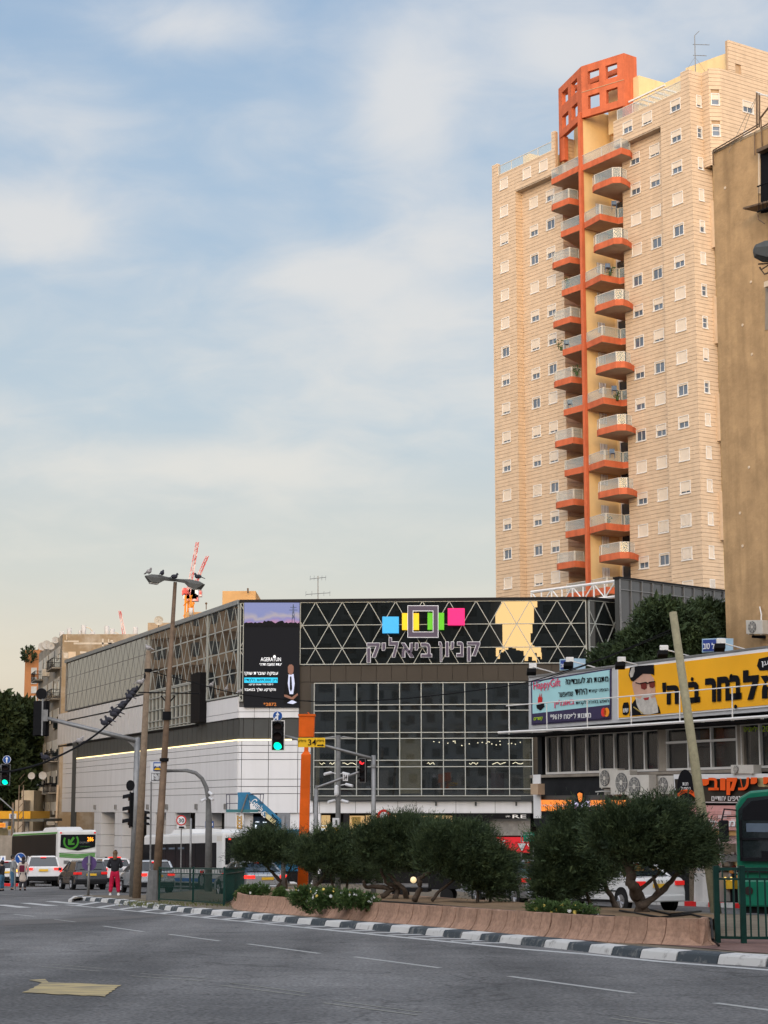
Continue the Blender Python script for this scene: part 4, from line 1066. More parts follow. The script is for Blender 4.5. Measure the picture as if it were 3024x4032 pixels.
# rear edge of the median (seen at the island's tip) and its surface
bpx = [(282, 3541), (300, 3529), (345, 3523), (420, 3526), (560, 3524), (700, 3512), (900, 3494), (1100, 3478), (1400, 3482), (1800, 3510), (2300, 3562), (2640, 3586), (2860, 3598), (3100, 3608), (3300, 3618)]
bl_ = [p - Vector((0, 0, .105)) for p in pline(bpx, .105)]; br = resample(bl_, .8)
k2 = thing('rear_kerb', 'low pale kerb along the far side of the planted median', 'kerb', br[0])
for a, b in zip(br[:-1], br[1:]):
    d = b - a; n = outw(a, b); mb = MB().obox(a + d * .01 - n * .12 - Vector((0, 0, .1)), d * .98, n * .12, (0, 0, .2)); add('kerb_block', mb, M_kw if a.x < -9 or int(a.x * 1.3) % 2 else M_kg, k2)
def sheet_between(la, lb, h, nseg=60):
    def par_(l):
        L = [0]
        for a, b in zip(l[:-1], l[1:]): L.append(L[-1] + (b - a).length)
        return [q / L[-1] for q in L]
    def at(l, pr, t):
        for i in range(len(l) - 1):
            if t <= pr[i + 1] + 1e-9: return l[i].lerp(l[i + 1], (t - pr[i]) / max(1e-9, pr[i + 1] - pr[i]))
        return l[-1]
    pa, pb = par_(la), par_(lb); mb = MB()
    for i in range(nseg):
        t0_, t1_ = i / nseg, (i + 1) / nseg
        z = Vector((0, 0, h)); mb.quad(at(la, pa, t0_) + z, at(la, pa, t1_) + z, at(lb, pb, t1_) + z, at(lb, pb, t0_) + z)
    return mb
fi = [p + outw(kl[max(0, i - 1)], kl[min(len(kl) - 1, i + 1)]) * .34 for i, p in enumerate(kl)]
struct('median_ground', sheet_between(fi, bl_, .105), M_bed)
# ---- retaining wall of flared concrete pieces
wpx = [(905, 3560), (918, 3578), (945, 3586), (1330, 3620), (1700, 3650), (2050, 3684), (2400, 3714), (2700, 3727), (2802, 3729), (2835, 3712)]
wl_ = pline(wpx, .10); wr = resample(wl_, .40)
ret = thing('retaining_wall', 'low flared wall of pinkish concrete pieces holding the planting bed', 'retaining wall', wr[0])
WH = .43
tops = []
for i, (a, b) in enumerate(zip(wr[:-1], wr[1:])):
    n = outw(a, b)
    if a.x < wr[2].x: n = (n + Vector((.6, 0, 0))).normalized()
    d = (b - a); mb = MB(); g_ = d * .02
    prof = [(0, -.08), (0, .02), (.04, .06), (.09, .13), (.125, .22), (.145, .32), (.155, WH + random.uniform(-.015, .015)), (.25, WH), (.25, -.08)]
    jt = random.uniform(-.008, .008)
    for P_ in (a + g_, b - g_):
        for u, h in prof: mb.v.append(tuple(P_ + n * (u + jt) + Vector((0, 0, h))))
    k = len(prof); mb.f += [tuple(range(k)), tuple(reversed(range(k, 2 * k)))]
    for q in range(k): mb.f.append((q, q + k, (q + 1) % k + k, (q + 1) % k))
    add('wall_piece', mb, M_conc, ret); tops.append(a + n * .2)
tops.append(wr[-1] + outw(wr[-2], wr[-1]) * .26)
back_ = [p - Vector((0, 0, .3)) for p in pline([(925, 3502), (1100, 3494), (1400, 3512), (1800, 3538), (2300, 3570), (2640, 3591), (2830, 3604)], .4)]
bedm = sheet_between(tops, back_, 0.30, 50)
random.seed(5)
bedm.v = [(x, y, z + random.uniform(-.02, .03)) for x, y, z in bedm.v]
# weld the sheet so the random relief has no cracks
seen = {}; nv = []; mp_ = []
for v in bedm.v:
    k_ = (round(v[0], 3), round(v[1], 3))
    if k_ not in seen: seen[k_] = len(nv); nv.append(v)
    mp_.append(seen[k_])
bedm.v = nv; bedm.f = [tuple(mp_[i] for i in f) for f in bedm.f]
struct('planting_bed_soil', bedm, M_soil)
rw_ = MB()
for a, b in zip(back_[:-1], back_[1:]): rw_.obox(a - Vector((0, 0, .1)), b - a, Vector((0, .14, 0)), (0, 0, .40))
top('rear_bed_edge', rw_, M_conc, 'plain rear edge of the planting bed behind the shrubs', 'kerb')
# brick pavement strip at the right end
pv = sheet_between(pline([(2200, 3726), (2617, 3749), (2938, 3780), (3300, 3800)], 0), pline([(2200, 3716), (2600, 3728), (2860, 3722), (3300, 3716)], 0), .118, 12)
struct('pavement', pv, mat('red_paving', (.19, .115, .095), .9, var=.25, scale=5, bump=.4))
# irrigation pipe and roots lying on the bed
M_hose = mat('black_hose', (.015, .014, .013), .6, var=.2)
for i, (pts, l) in enumerate((([(1500, 3548), (1700, 3562), (1900, 3580), (2100, 3592), (2300, 3602), (2420, 3608)], 'black irrigation hose along the front of the planting bed'), ([(2440, 3585), (2600, 3612), (2720, 3600), (2770, 3612), (2800, 3618), (2806, 3700), (2830, 3722)], 'twisted black hose hanging over the right end of the concrete wall'), ([(2540, 3578), (2640, 3600), (2760, 3588)], 'dark hose lying across the soil under the right hand shrub'))):
    top('hose', MB().tube([G(x, y, .44 if y < 3640 else (.3 if y < 3705 else .13)) for x, y in pts], .022, 6), M_hose, l, 'hose', smooth=True)
# ---- painted markings (4 mm sheets)
def strip(pts, w, m=M_line, name='lane_line', lay=1):
    q = [G(x, y) for x, y in pts]; mb = MB(); z = Vector((0, 0, .004 * lay))
    for a, b in zip(q[:-1], q[1:]):
        n = (b - a).cross(Vector((0, 0, 1))).normalized() * w / 2; mb.quad(a - n + z, b - n + z, b + n + z, a + n + z)
    return mb
def mark(name, mb, m): return struct(name, mb, m)
mark('edge_line', strip([(262, 3563), (723, 3606), (1079, 3641), (1500, 3683), (1800, 3712), (2050, 3737), (2302, 3757), (2600, 3787), (3024, 3820), (3300, 3842)], .18), M_line)
for a, b in (((665, 3679), (866, 3706)), ((975, 3717), (1258, 3755)), ((1395, 3768), (1732, 3812)), ((2005, 3845), (2497, 3912)), ((2816, 3950), (3200, 4002)), ((407, 3647), (565, 3669)), ((210, 3620), (294, 3631)), ((54, 3600), (136, 3609))):
    mark('lane_dash', strip([a, b], .10), mat('thin_paint', (.36, .36, .34), .75, var=.2, scale=12))
for a, b in (((163, 3807), (398, 3825)), ((515, 3843), (800, 3864)), ((868, 3880), (1200, 3922)), ((1275, 3950), (1640, 3998)), ((2400, 4010), (2700, 4050))):
    mark('worn_dash', strip([a, b], .05), M_worn); mark('worn_dash', strip([(a[0] + 40, a[1] - 9), (b[0] + 20, b[1] - 10)], .04), M_worn)
for q in (((0, 3563), (100, 3574)), ((100, 3556), (208, 3567)), ((196, 3549), (315, 3560))): mark('crossing_bar', strip(q, .42), M_line)
for i in range(20):
    x = 300 + i * 82; y = 3567 + (x - 300) * .0945
    mark('hatch_bar', strip([(x, y), (x + 105 + i * 3, y - 17 + i * .9)], .30 if i < 9 else .22, lay=2), M_line)
mark('stop_line', strip([(0, 3521), (60, 3524), (330, 3528), (600, 3528)], .16), mat('dull_paint', (.26, .25, .23), .8, var=.2))
pt = MB(); z = Vector((0, 0, .004))
def ground_poly(pts, m, name, lay=1):
    mb = MB(); n = len(pts); mb.v = [tuple(G(x, y) + Vector((0, 0, .004 * lay))) for x, y in pts]; mb.f = [tuple(reversed(range(n)))]; return struct(name, mb, m)
ground_poly([(0, 3624), (300, 3616), (660, 3600), (700, 3604), (400, 3627), (0, 3646)], mat('lighter_asphalt_patch', (.125, .118, .11), .9, var=.15, scale=5, bump=.2), 'asphalt_patch')
random.seed(12)
yp = [(113, 3861), (177, 3857), (191, 3870)] + [(191 + i * 24, 3870 + i * .92 + random.uniform(-1, 1)) for i in range(1, 12)] + [(479, 3881)]
for i in range(1, 12): yp += [(479 - i * 5.4 + random.uniform(-9, 2), 3881 + i * 3.75)]
yp += [(414 - i * 30, 3926 - i * 1.45 + random.uniform(-1.2, 1.2)) for i in range(11)] + [(86, 3910)]
for i in range(1, 7): yp += [(86 + i * 10 + random.uniform(-2, 12), 3910 - i * 4.4)]
yp += [(165, 3872), (150, 3868)]
mY = mat('yellow_road_paint', (.56, .44, .22), .85, var=.16, scale=7, col2=(.21, .185, .135), thr=(.44, .64))
nY = mY.node_tree; tx_ = [n for n in nY.nodes if n.type == 'TEX_NOISE'][0]; mpY = nY.nodes.new('ShaderNodeMapping'); gY = nY.nodes.new('ShaderNodeNewGeometry'); nY.links.new(gY.outputs[0], mpY.inputs[0]); mpY.inputs['Rotation'].default_value = (0, 0, -.5); mpY.inputs['Scale'].default_value = (.25, 1.2, 1); nY.links.new(mpY.outputs[0], tx_.inputs['Vector'])
ground_poly(yp, mY, 'painted_patch', 2)
random.seed(11)

# ================================================================ foliage
def blades_mesh(name, m, pos, dirs, length, width):
    n = len(pos); d = dirs / (np.linalg.norm(dirs, axis=1, keepdims=True) + 1e-9)
    r = rng.normal(size=(n, 3)); s = np.cross(d, r); s /= (np.linalg.norm(s, axis=1, keepdims=True) + 1e-9)
    L = length[:, None]; w = width[:, None]
    v = np.empty((n, 4, 3)); v[:, 0] = pos - s * w * .35; v[:, 1] = pos + s * w * .35; v[:, 2] = pos + d * L * .6 + s * w * .5; v[:, 3] = pos + d * L
    v = v.reshape(-1, 3)
    me = bpy.data.meshes.new(name); me.vertices.add(n * 4); me.vertices.foreach_set('co', v.astype(np.float32).ravel())
    me.loops.add(n * 4); me.polygons.add(n)
    me.loops.foreach_set('vertex_index', np.arange(n * 4, dtype=np.int32)); me.polygons.foreach_set('loop_start', np.arange(0, n * 4, 4, dtype=np.int32))
    me.update(calc_edges=True); me.validate(); me.materials.append(m); return me
def foliage_mat(name, a, b, c, sc=1.6):
    m = bpy.data.materials.new(name); m.use_nodes = True; nt = m.node_tree; bs = nt.nodes['Principled BSDF']; bs.inputs['Roughness'].default_value = .7; bs.inputs['Specular IOR Level'].default_value = .25
    g_ = nt.nodes.new('ShaderNodeNewGeometry'); n1 = nt.nodes.new('ShaderNodeTexNoise'); nt.links.new(g_.outputs[0], n1.inputs['Vector']); n1.inputs['Scale'].default_value = sc; n1.inputs['Detail'].default_value = 6; n1.inputs['Roughness'].default_value = .75
    r_ = nt.nodes.new('ShaderNodeValToRGB'); nt.links.new(n1.outputs[0], r_.inputs[0]); e = r_.color_ramp.elements
    e[0].position = .34; e[0].color = (*a, 1); e[1].position = .68; e[1].color = (*c, 1); k = e.new(.5); k.color = (*b, 1)
    nt.links.new(r_.outputs[0], bs.inputs['Base Color']); MATS[name] = m; return m
M_jun = foliage_mat('juniper_foliage', (.012, .022, .010), (.034, .056, .022), (.105, .14, .055), 3.6)
M_leaf = foliage_mat('dark_tree_foliage', (.016, .028, .012), (.034, .056, .022), (.07, .098, .034), .8)
M_cush = foliage_mat('flower_cushion', (.03, .06, .015), (.06, .11, .03), (.12, .17, .05), 5)
M_bark = mat('bark', (.075, .055, .04), .9, var=.35, scale=9, bump=.8, bscale=25)
def sprays(blobs, n, L, w, per=26, up=.75, spread=.45, shell=.5, flow=None, size=.30):
    """feathery twigs in a union of ellipsoids; blobs = [(centre, (rx,ry,rz))]"""
    wt = np.array([r[0] * r[1] * r[2] for c, r in blobs]) ** .75; wt /= wt.sum()
    k = rng.choice(len(blobs), size=n // per, p=wt)
    C = np.array([tuple(blobs[i][0]) for i in k]); R = np.array([blobs[i][1] for i in k])
    u = rng.normal(size=(len(k), 3)); u /= np.linalg.norm(u, axis=1, keepdims=True)
    rad = (shell + (1 - shell) * rng.random((len(k), 1))) * (.88 + .24 * rng.random((len(k), 1)))
    c = C + u * R * rad
    d = u * np.array([1, 1, .6]) + np.array([0, 0, up]) + rng.normal(size=u.shape) * .3
    if flow is not None: d = d + np.array(flow)
    d /= np.linalg.norm(d, axis=1, keepdims=True)
    c2 = np.repeat(c, per, 0); d2 = np.repeat(d, per, 0)
    tpos = rng.random((len(c2), 1)) * size
    pos = c2 + d2 * tpos + rng.normal(size=c2.shape) * .045 * (size / .3)
    dd = d2 + rng.normal(size=d2.shape) * spread
    return pos, dd, L * (.6 + .8 * rng.random(len(pos))), w * (.7 + .6 * rng.random(len(pos)))
def limb(mb, pts, r0, r1, seg=7):
    n = len(pts); pp = []; rr = []
    for i in range(n - 1):
        for k in range(4):
            t = (i + k / 4) / (n - 1); a = Vector(pts[i]).lerp(Vector(pts[i + 1]), k / 4)
            pp.append(a + Vector((random.uniform(-1, 1), random.uniform(-1, 1), random.uniform(-1, 1))) * r0 * .25 * (1 if 0 < i + k < 4 * (n - 1) else 0)); rr.append((r0 + (r1 - r0) * t) * random.uniform(.88, 1.12))
    pp.append(Vector(pts[-1])); rr.append(r1); mb.tube(pp, rr, seg)
def px_blob(x, y, rx, ry, Y, dY=0, f=.85):
    s = px2m(Y); return (P(x, y, Y + dY), (rx * s, rx * s * f, ry * s))
shr = [
 # label, depth, blobs(x,y,rx,ry), trunks [(px points...)]
 ('leftmost dark juniper shrub, leaning over the silver sedan beside the orange pole', 66, [(1080, 3345, 150, 70), (1000, 3370, 90, 60), (1160, 3360, 110, 62), (1050, 3305, 90, 38), (1215, 3372, 90, 55)], [[(1085, 3505), (1108, 3470), (1070, 3435), (1040, 3400)], [(1128, 3502), (1128, 3460), (1150, 3400)]]),
 ('juniper shrub rising just right of the orange pole behind the white daisies', 60, [(1330, 3390, 150, 85), (1250, 3360, 90, 60), (1400, 3340, 120, 80), (1300, 3300, 70, 30), (1420, 3430, 100, 50)], [[(1250, 3510), (1245, 3490), (1275, 3455), (1290, 3420)], [(1325, 3512), (1310, 3480), (1300, 3440)], [(1362, 3515), (1368, 3470), (1372, 3420)]]),
 ('tallest dark juniper in the middle of the bed with twisted bare trunks', 54, [(1600, 3300, 150, 90), (1520, 3350, 120, 80), (1690, 3330, 120, 90), (1580, 3262, 90, 38), (1660, 3275, 80, 40), (1480, 3300, 70, 50), (1570, 3385, 120, 45)], [[(1555, 3532), (1570, 3500), (1520, 3472), (1500, 3420)], [(1500, 3520), (1545, 3505), (1490, 3490), (1440, 3495), (1430, 3470)], [(1600, 3532), (1590, 3500), (1560, 3475), (1530, 3440)]]),
 ('broad grey green juniper sweeping down to the right in front of the grey car', 49, [(1800, 3350, 140, 90), (1900, 3410, 110, 85), (1740, 3312, 90, 60), (1850, 3300, 60, 40), (1930, 3480, 80, 60), (1740, 3395, 90, 50), (1945, 3400, 45, 50), (1850, 3425, 90, 50)], [[(1632, 3534), (1655, 3500), (1650, 3460), (1700, 3430)], [(1700, 3535), (1740, 3500), (1790, 3460)], [(1880, 3545), (1880, 3500)], [(1930, 3548), (1935, 3500)]]),
 ('dense juniper at the left of the right hand clump, branches down to the soil', 43, [(2230, 3350, 120, 100), (2190, 3440, 80, 90), (2310, 3290, 110, 80), (2260, 3230, 70, 36), (2170, 3490, 60, 60), (2290, 3420, 100, 70), (2180, 3520, 60, 40), (2380, 3380, 90, 80), (2230, 3470, 110, 70)], [[(2440, 3580), (2420, 3560), (2390, 3500), (2370, 3440)], [(2330, 3575), (2310, 3520), (2280, 3460)], [(2190, 3560), (2195, 3500)]]),
 ('widest juniper with a thick forked trunk in front of the white sedan', 39, [(2560, 3290, 150, 95), (2470, 3250, 110, 70), (2660, 3310, 120, 90), (2740, 3340, 60, 80), (2600, 3200, 90, 34), (2480, 3350, 130, 60), (2620, 3372, 130, 45), (2420, 3300, 90, 80), (2690, 3380, 90, 40)], [[(2535, 3585), (2515, 3530), (2490, 3490), (2480, 3430), (2460, 3380)], [(2520, 3560), (2590, 3520), (2640, 3470), (2680, 3430)], [(2500, 3500), (2560, 3470), (2600, 3430)], [(2595, 3500), (2570, 3450)]]),
]
for i, (lab, Yd, blobs, trunks) in enumerate(shr):
    base = P(trunks[0][0][0], trunks[0][0][1], Yd)
    t = thing('juniper_shrub', lab, 'shrub', (base.x, base.y, base.z), group='junipers on the planting bed')
    bb = [px_blob(x, y + 2, rx * 1.08, ry * .80, Yd) for x, y, rx, ry in blobs]
    n = 84000 if i > 1 else 56000
    pos, dd, LL, ww = sprays(bb, n, .075, .017, flow=(.55, 0, .0), up=.55, spread=.28, per=34, size=.42)
    p2, d2, L2, w2 = sprays([(c, tuple(q * .86 for q in r)) for c, r in bb], n // 8, .15, .07, shell=.1)
    me = blades_mesh('foliage', M_jun, np.vstack([pos, p2]), np.vstack([dd, d2]), np.concatenate([LL, L2]), np.concatenate([ww, w2]))
    link('foliage', me, t)
    for q in trunks:
        tm = MB(); g0 = P(q[0][0], q[0][1] + 4, Yd)
        r0 = .085 if len(q) > 3 else .05
        if i == 5 and q is trunks[0]: r0 = .16
        pts = [P(x, y, Yd + random.uniform(-.15, .15)) for x, y in q]; pts[0] = pts[0] - Vector((0, 0, .08))
        limb(tm, pts, r0, r0 * .5); add('trunk', tm, M_bark, t, smooth=True)
# ---- daisies along the wall
M_pet = mat('white_petal', (.85, .85, .8), .6, var=0); M_pety = mat('yellow_petal', (.85, .65, .15), .6, var=.2)
def cushion(lab, blobs, Yd, nfl, cat='flowering plant', yel=.25, grp='daisy cushions along the concrete wall'):
    bb = [px_blob(x, y, rx, ry, Yd) for x, y, rx, ry in blobs]
    c0 = bb[0][0]; t = thing('daisy_cushion', lab, cat, (c0.x, c0.y, min((c.z - r[2]) for c, r in bb)), group=grp)
    pos, dd, LL, ww = sprays(bb, 9000, .05, .022, up=.4, size=.09, per=12)
    link('foliage', blades_mesh('foliage', M_cush, pos, dd, LL, ww), t)
    for i in range(nfl):
        c, r = random.choice(bb); a = random.uniform(PI, 2 * PI); e = random.uniform(-.15, 1.2)
        d = Vector((math.cos(a) * math.cos(e), math.sin(a) * math.cos(e), math.sin(e)))
        p = c + Vector((d.x * r[0], d.y * r[1], d.z * r[2])) * 1.08
        nn = (d + Vector((0, -.5, .3))).normalized(); mb = MB()
        up = Vector((0, 0, 1)); s1 = up.cross(nn).normalized(); s2 = nn.cross(s1)
        R_ = random.uniform(.026, .04)
        for k in range(8):
            w = 2 * PI * k / 8; e1 = s1 * math.cos(w) + s2 * math.sin(w); e2 = s1 * math.cos(w + .5) + s2 * math.sin(w + .5); mb.v += [tuple(p), tuple(p + e1 * R_), tuple(p + e2 * R_ + nn * .008)]; mb.f.append((3 * k, 3 * k + 1, 3 * k + 2))
        mb.disc(p, nn, R_ * .35, .012, 6)
        add('flower', mb, M_pety if random.random() < yel else M_pet, t)
cushion('green cushion with white daisies hanging over the wall, front left', [(1185, 3535, 45, 32), (1230, 3560, 40, 34), (1200, 3518, 40, 22)], 46, 16)
cushion('broad daisy cushion with yellow and white flowers in the middle of the row', [(1290, 3530, 55, 32), (1340, 3548, 50, 30), (1270, 3550, 40, 26)], 44.5, 18, yel=.4)
cushion('daisy cushion with white flowers at the right end of the long row', [(1400, 3545, 50, 30), (1450, 3552, 38, 28), (1370, 3535, 40, 24)], 43.5, 17)
cushion('small daisy cushion beside the green fence with a few flowers', [(985, 3515, 45, 28), (1025, 3508, 35, 24), (960, 3530, 30, 22)], 57, 7)
cushion('lone small green cushion in front of the concrete plinth', [(1103, 3530, 20, 24)], 51, 1)
cushion('cushion with yellow daisies at the foot of the right hand junipers', [(2160, 3590, 60, 28), (2230, 3588, 60, 26), (2300, 3596, 50, 22), (2120, 3580, 40, 28)], 36.5, 17, yel=.6)
# tufts of grass on the kerb
M_grass = mat('dry_grass', (.12, .13, .04), .8, var=.4, scale=8)
gp_ = np.array([tuple(G(x, y, .11)) for x, y in [(random.choice([random.gauss(560, 40), random.gauss(860, 45), random.gauss(700, 60)]), random.gauss(3560, 6)) for _ in range(900)]])
for j in range(len(gp_)): gp_[j, 2] = gz(gp_[j, 1]) + .1
gd = rng.normal(size=gp_.shape) * .4 + np.array([0, 0, 1])
o = link('grass', blades_mesh('grass', M_grass, gp_, gd, np.full(len(gp_), .10), np.full(len(gp_), .02))); o['kind'] = 'stuff'; o['label'] = 'sparse dry grass tufts behind the striped kerb'
wd = MB()
for q in range(22):
    b = G(1460, 3642, .02); a = Vector((random.uniform(-.1, .1), 0, random.uniform(.1, .28))); wd.quad(b, b + Vector((.012, 0, 0)), b + a + Vector((.012, 0, 0)), b + a)
top('weed', wd, mat('dry_weed', (.25, .12, .06), .8), 'small reddish weed growing from the wall foot above the striped kerb', 'weed')
# concrete plinth of the orange pole
c = P(1160, 3540, 55)
top('concrete_plinth', MB().obox(P(1080, 3536, 56) - Vector((0, 0, .05)), Vector((1.05, 0, 0)), Vector((0, .8, 0)), (0, 0, .28)), mat('plinth_concrete', (.30, .27, .22), .9, var=.2, scale=5, bump=.4), 'low square concrete plinth behind the wall near the orange pole', 'plinth', bevel=.02)

# ================================================================ green railings
M_green = mat('dark_green_paint', (.008, .040, .031), .45, var=.2, scale=4)
def railing(lab, pts, H=1.15, n=None, posts=None, r=.012, base=.1, pw=.035):
    t = thing('green_railing', lab, 'railing', pts[0])
    for a, b in zip(pts[:-1], pts[1:]):
        d = b - a; L = d.length; dn = d / L; nn = Vector((-dn.y, dn.x, 0)).normalized()
        for h, w in ((H, .05), (H - .17, .035), (base, .045)): add('rail', MB().obox(a + Vector((0, 0, h - w)) - nn * .02, d, nn * .04, (0, 0, w)), M_green, t)
        k = int(L / .115)
        for i in range(1, k):
            p = a + d * (i / k)
            me_h = H - .17 - base
            add('bar', MB().obox(p + Vector((0, 0, base)) - dn * r - nn * r, dn * 2 * r, nn * 2 * r, (0, 0, me_h)), M_green, t)
        for i in range(k * 2 // 3):
            p = a + d * ((i + .5) / (k * 2 // 3)); add('infill', MB().obox(p + Vector((0, 0, H - .165)) - dn * .012 - nn * .01, dn * .024, nn * .02, (0, 0, .115)), M_green, t)
    for p in pts: add('post', MB().obox(p - Vector((pw, pw, .1)), (2 * pw, 0, 0), (0, 2 * pw, 0), (0, 0, H + .13)), M_green, t)
    return t
A_ = G(626, 3549, .1); B_ = G(760, 3558, .1); C_ = G(882, 3568, .1); D_ = G(990, 3508, .1)
railing('green metal railing on the median between the lamp post and the junipers', [A_, B_, C_, D_], r=.009)
R0 = P(2826, 3702, 31.6); R1 = P(2929, 3715, 31.4); R2 = P(3260, 3730, 31.2)
for p in (R0, R1, R2): p.z = gz(p.y) + .13
railing('dark green railing at the right edge in front of the green bus', [R0, R1, R2], H=1.22, r=.014, pw=.045)

# ================================================================ poles, lamps and signals
M_wood = mat('weathered_wood', (.22, .165, .115), .85, var=.25, scale=7, bump=.5, bscale=30)
M_wood2 = mat('pale_green_wood', (.27, .24, .15), .85, var=.2, scale=7, bump=.5, bscale=30)
M_rust = mat('brown_rusty_steel', (.17, .115, .075), .6, metal=.3, var=.35, scale=3, streak=.2)
M_dpole = mat('dark_grey_paint', (.14, .14, .135), .6, var=.2, scale=5)
M_head = mat('signal_black', (.010, .010, .011), .6, var=.15, spec=.08)
M_orp = mat('orange_paint', (.70, .115, .008), .45, var=.16, scale=1.5, streak=.12)
M_green_l = mat('green_light', (.0, .8, .5), .4, var=0, emit=(.0, 1.0, .55), es=1.6)
M_red_l = mat('red_light', (.9, .02, .02), .4, var=0, emit=(1.0, .03, .04), es=1.8)
M_lens = mat('dark_lens', (.03, .02, .02), .25, var=0)
M_blue = mat('sign_blue', (.015, .08, .30), .45, var=.05); M_yell = mat('sign_yellow', (.80, .48, .02), .5, var=.06)
M_redp = mat('sign_red', (.60, .02, .02), .5, var=.04)
def pole(name, lab, cat, base, topp, r0, r1, m, seg=12, par=None, group=None):
    t = thing(name, lab, cat, base, group=group)
    add('pole', MB().tube([base - Vector((0, 0, .15)), base.lerp(topp, .5), topp], [r0, (r0 + r1) / 2, r1], seg), m, t, smooth=True); return t
def head3(t, c, w, h, lit, face=Vector((0, -1, 0)), border=None, name='signal_head', tilt=0.0):
    """three lens head: c = centre of the front; face = direction it looks"""
    face = face.normalized(); s = Vector((-face.y, face.x, 0)) * -1; up = Vector((0, 0, 1)); z = up * (h / 2)
    hd = add(name, MB().obox(c - s * w * .36 - z * .94 - face * .05, s * w * .72, -face * .22, up * h * .94), M_head, t)
    link('backboard', MB().obox(c - s * w / 2 - z - face * .06, s * w, -face * .02, up * h).mesh('backboard', M_head), hd)
    if border:
        bb = MB(); e = .03
        for q in ((-w / 2, -h / 2, w, e), (-w / 2, h / 2 - e, w, e), (-w / 2, -h / 2 + e, e, h - 2 * e), (w / 2 - e, -h / 2 + e, e, h - 2 * e)):
            bb.obox(c + s * q[0] + up * q[1] - face * .055, s * q[2], face * .01, up * q[3])
        link('border', bb.mesh('border', border), hd)
    rr = min(w * .30, h / 3 * .40)
    for i in range(3):
        lc = c + up * (h / 3 * (1 - i)) - face * .045
        on = lit == i
        m_ = (M_red_l if i == 0 else M_green_l) if on else M_lens
        link('lens', MB().disc(lc, face, rr, .05, 18).mesh('lens', m_), hd)
        vz = MB(); k = 10
        for q in range(k):
            a0 = PI * q / k; a1 = PI * (q + 1) / k
            p0 = lc + (s * math.cos(a0) + up * math.sin(a0)) * rr * 1.12; p1 = lc + (s * math.cos(a1) + up * math.sin(a1)) * rr * 1.12
            dn_ = -up * .05
            vz.quad(p0, p1, p1 + face * .26 + dn_, p0 + face * .26 + dn_)
        link('visor', vz.mesh('visor', M_head), hd)
    return hd
def px_w(n, Y): return n * px2m(Y)
def rsign(t, c, r, m, face=Vector((0, -1, 0)), name='sign_disc', ring=None, par=None):
    o = add(name, MB().disc(c, face, r, .02, 28), m, t)
    return o
def arrow(par, c, s, up, ang, L, w, m, off, face):
    d = (s * math.sin(ang) + up * math.cos(ang)); n = face.normalized(); q = d.cross(n).normalized()
    pts = [c - d * L / 2 - q * w / 2, c - d * L / 2 + q * w / 2, c + d * L * .08 + q * w / 2, c + d * L * .08 + q * w * 1.35, c + d * L / 2, c + d * L * .08 - q * w * 1.35, c + d * L * .08 - q * w / 2]
    add('arrow', MB().prism([p + n * off for p in pts], n * .006), m, par)
EX = Vector((1, 0, 0)); EZ = Vector((0, 0, 1)); FC = Vector((0, -1, 0))
# -- tall double lamp
b = G(612, 3546, .1); tp_ = P(690, 2292, b.y)
t = pole('street_lamp', 'tall brown double headed street lamp behind the green railing with birds on top', 'street lamp', b, tp_, .15, .065, M_rust)
add('lower_pole', MB().tube([b, b.lerp(tp_, .43)], [.155, .115], 14), M_rust, t, smooth=True)
add('base_sleeve', MB().tube([b - Vector((.1, 0, .05)), b + Vector((-.06, 0, 1.05))], [.25, .2], 10), M_dpole, t)
for f in (.43, .56): p = b.lerp(tp_, f); add('collar', MB().tube([p, p + Vector((0, 0, .3 if f > .5 else .12))], .16, 12), M_black, t)
lh = MB()
M_lamph = mat('lamp_housing', (.10, .10, .09), .5, var=.15)
def lamp_head(t, root, tip, side, droop, big):
    d = tip - root; L = d.length; d = d / L; u = EZ; mb = MB(); w = .19
    q = Vector((-d.y, d.x, 0)).normalized()
    # sections: (fraction, half width, top, bottom)
    secs = [(0, .05, .05, -.05), (.35, .08, .08, -.06), (.55, w, .10, -.20), (.82, w * 1.05, .08, -.22), (1.0, .08, .0, -.02)]
    for f, hw, zt_, zb_ in secs:
        p = root + d * (L * f)
        for a, z_ in ((-hw, zb_), (hw, zb_), (hw * 1.05, (zt_ + zb_) / 2 + .03), (hw * .5, zt_), (-hw * .5, zt_), (-hw * 1.05, (zt_ + zb_) / 2 + .03)): mb.v.append(tuple(p + q * a + u * z_))
    for i in range(4):
        for k in range(6): k2 = (k + 1) % 6; mb.f.append((i * 6 + k, (i + 1) * 6 + k, (i + 1) * 6 + k2, i * 6 + k2))
    mb.f += [tuple(range(6)), tuple(reversed(range(24, 30)))]
    h = add('lamp_head', mb, M_lamph, t)
    g_ = MB().obox(root + d * (L * .58) - q * w * .8 - u * .245, d * (L * .27), q * w * 1.6, u * .03)
    link('lens', g_.mesh('lens', mat('lamp_lens', (.5, .48, .42), .2, var=.05)), h)
r_ = P(690, 2284, b.y)
lamp_head(t, r_, P(572, 2268, b.y - .4), 1, 0, 1); lamp_head(t, r_, P(803, 2300, b.y - .4), 1, 0, 1)
br_ = P(662, 2723, b.y); add('bracket', MB().tube([P(545, 2726, b.y), P(785, 2731, b.y)], .025, 6).tube([br_ + Vector((-.25, 0, -.15)), br_ + Vector((0, 0, -.45)), br_ + Vector((.25, 0, -.15))], .03, 6), M_black, t)
# -- wooden pole carrying the wires
b2_ = G(537, 3538, .1); tw = P(585, 2562, b2_.y)
wp = pole('wooden_pole', 'weathered brown wooden pole with wires, just left of the double street lamp', 'utility pole', b2_, tw, .16, .10, M_wood)
pc = P(583, 2640, b2_.y); add('clamp', MB().tube([pc - Vector((0, 0, .06)), pc + Vector((0, 0, .06))], .14, 12).tube([pc, pc + Vector((.45, 0, .02))], .025, 6), M_black, wp)
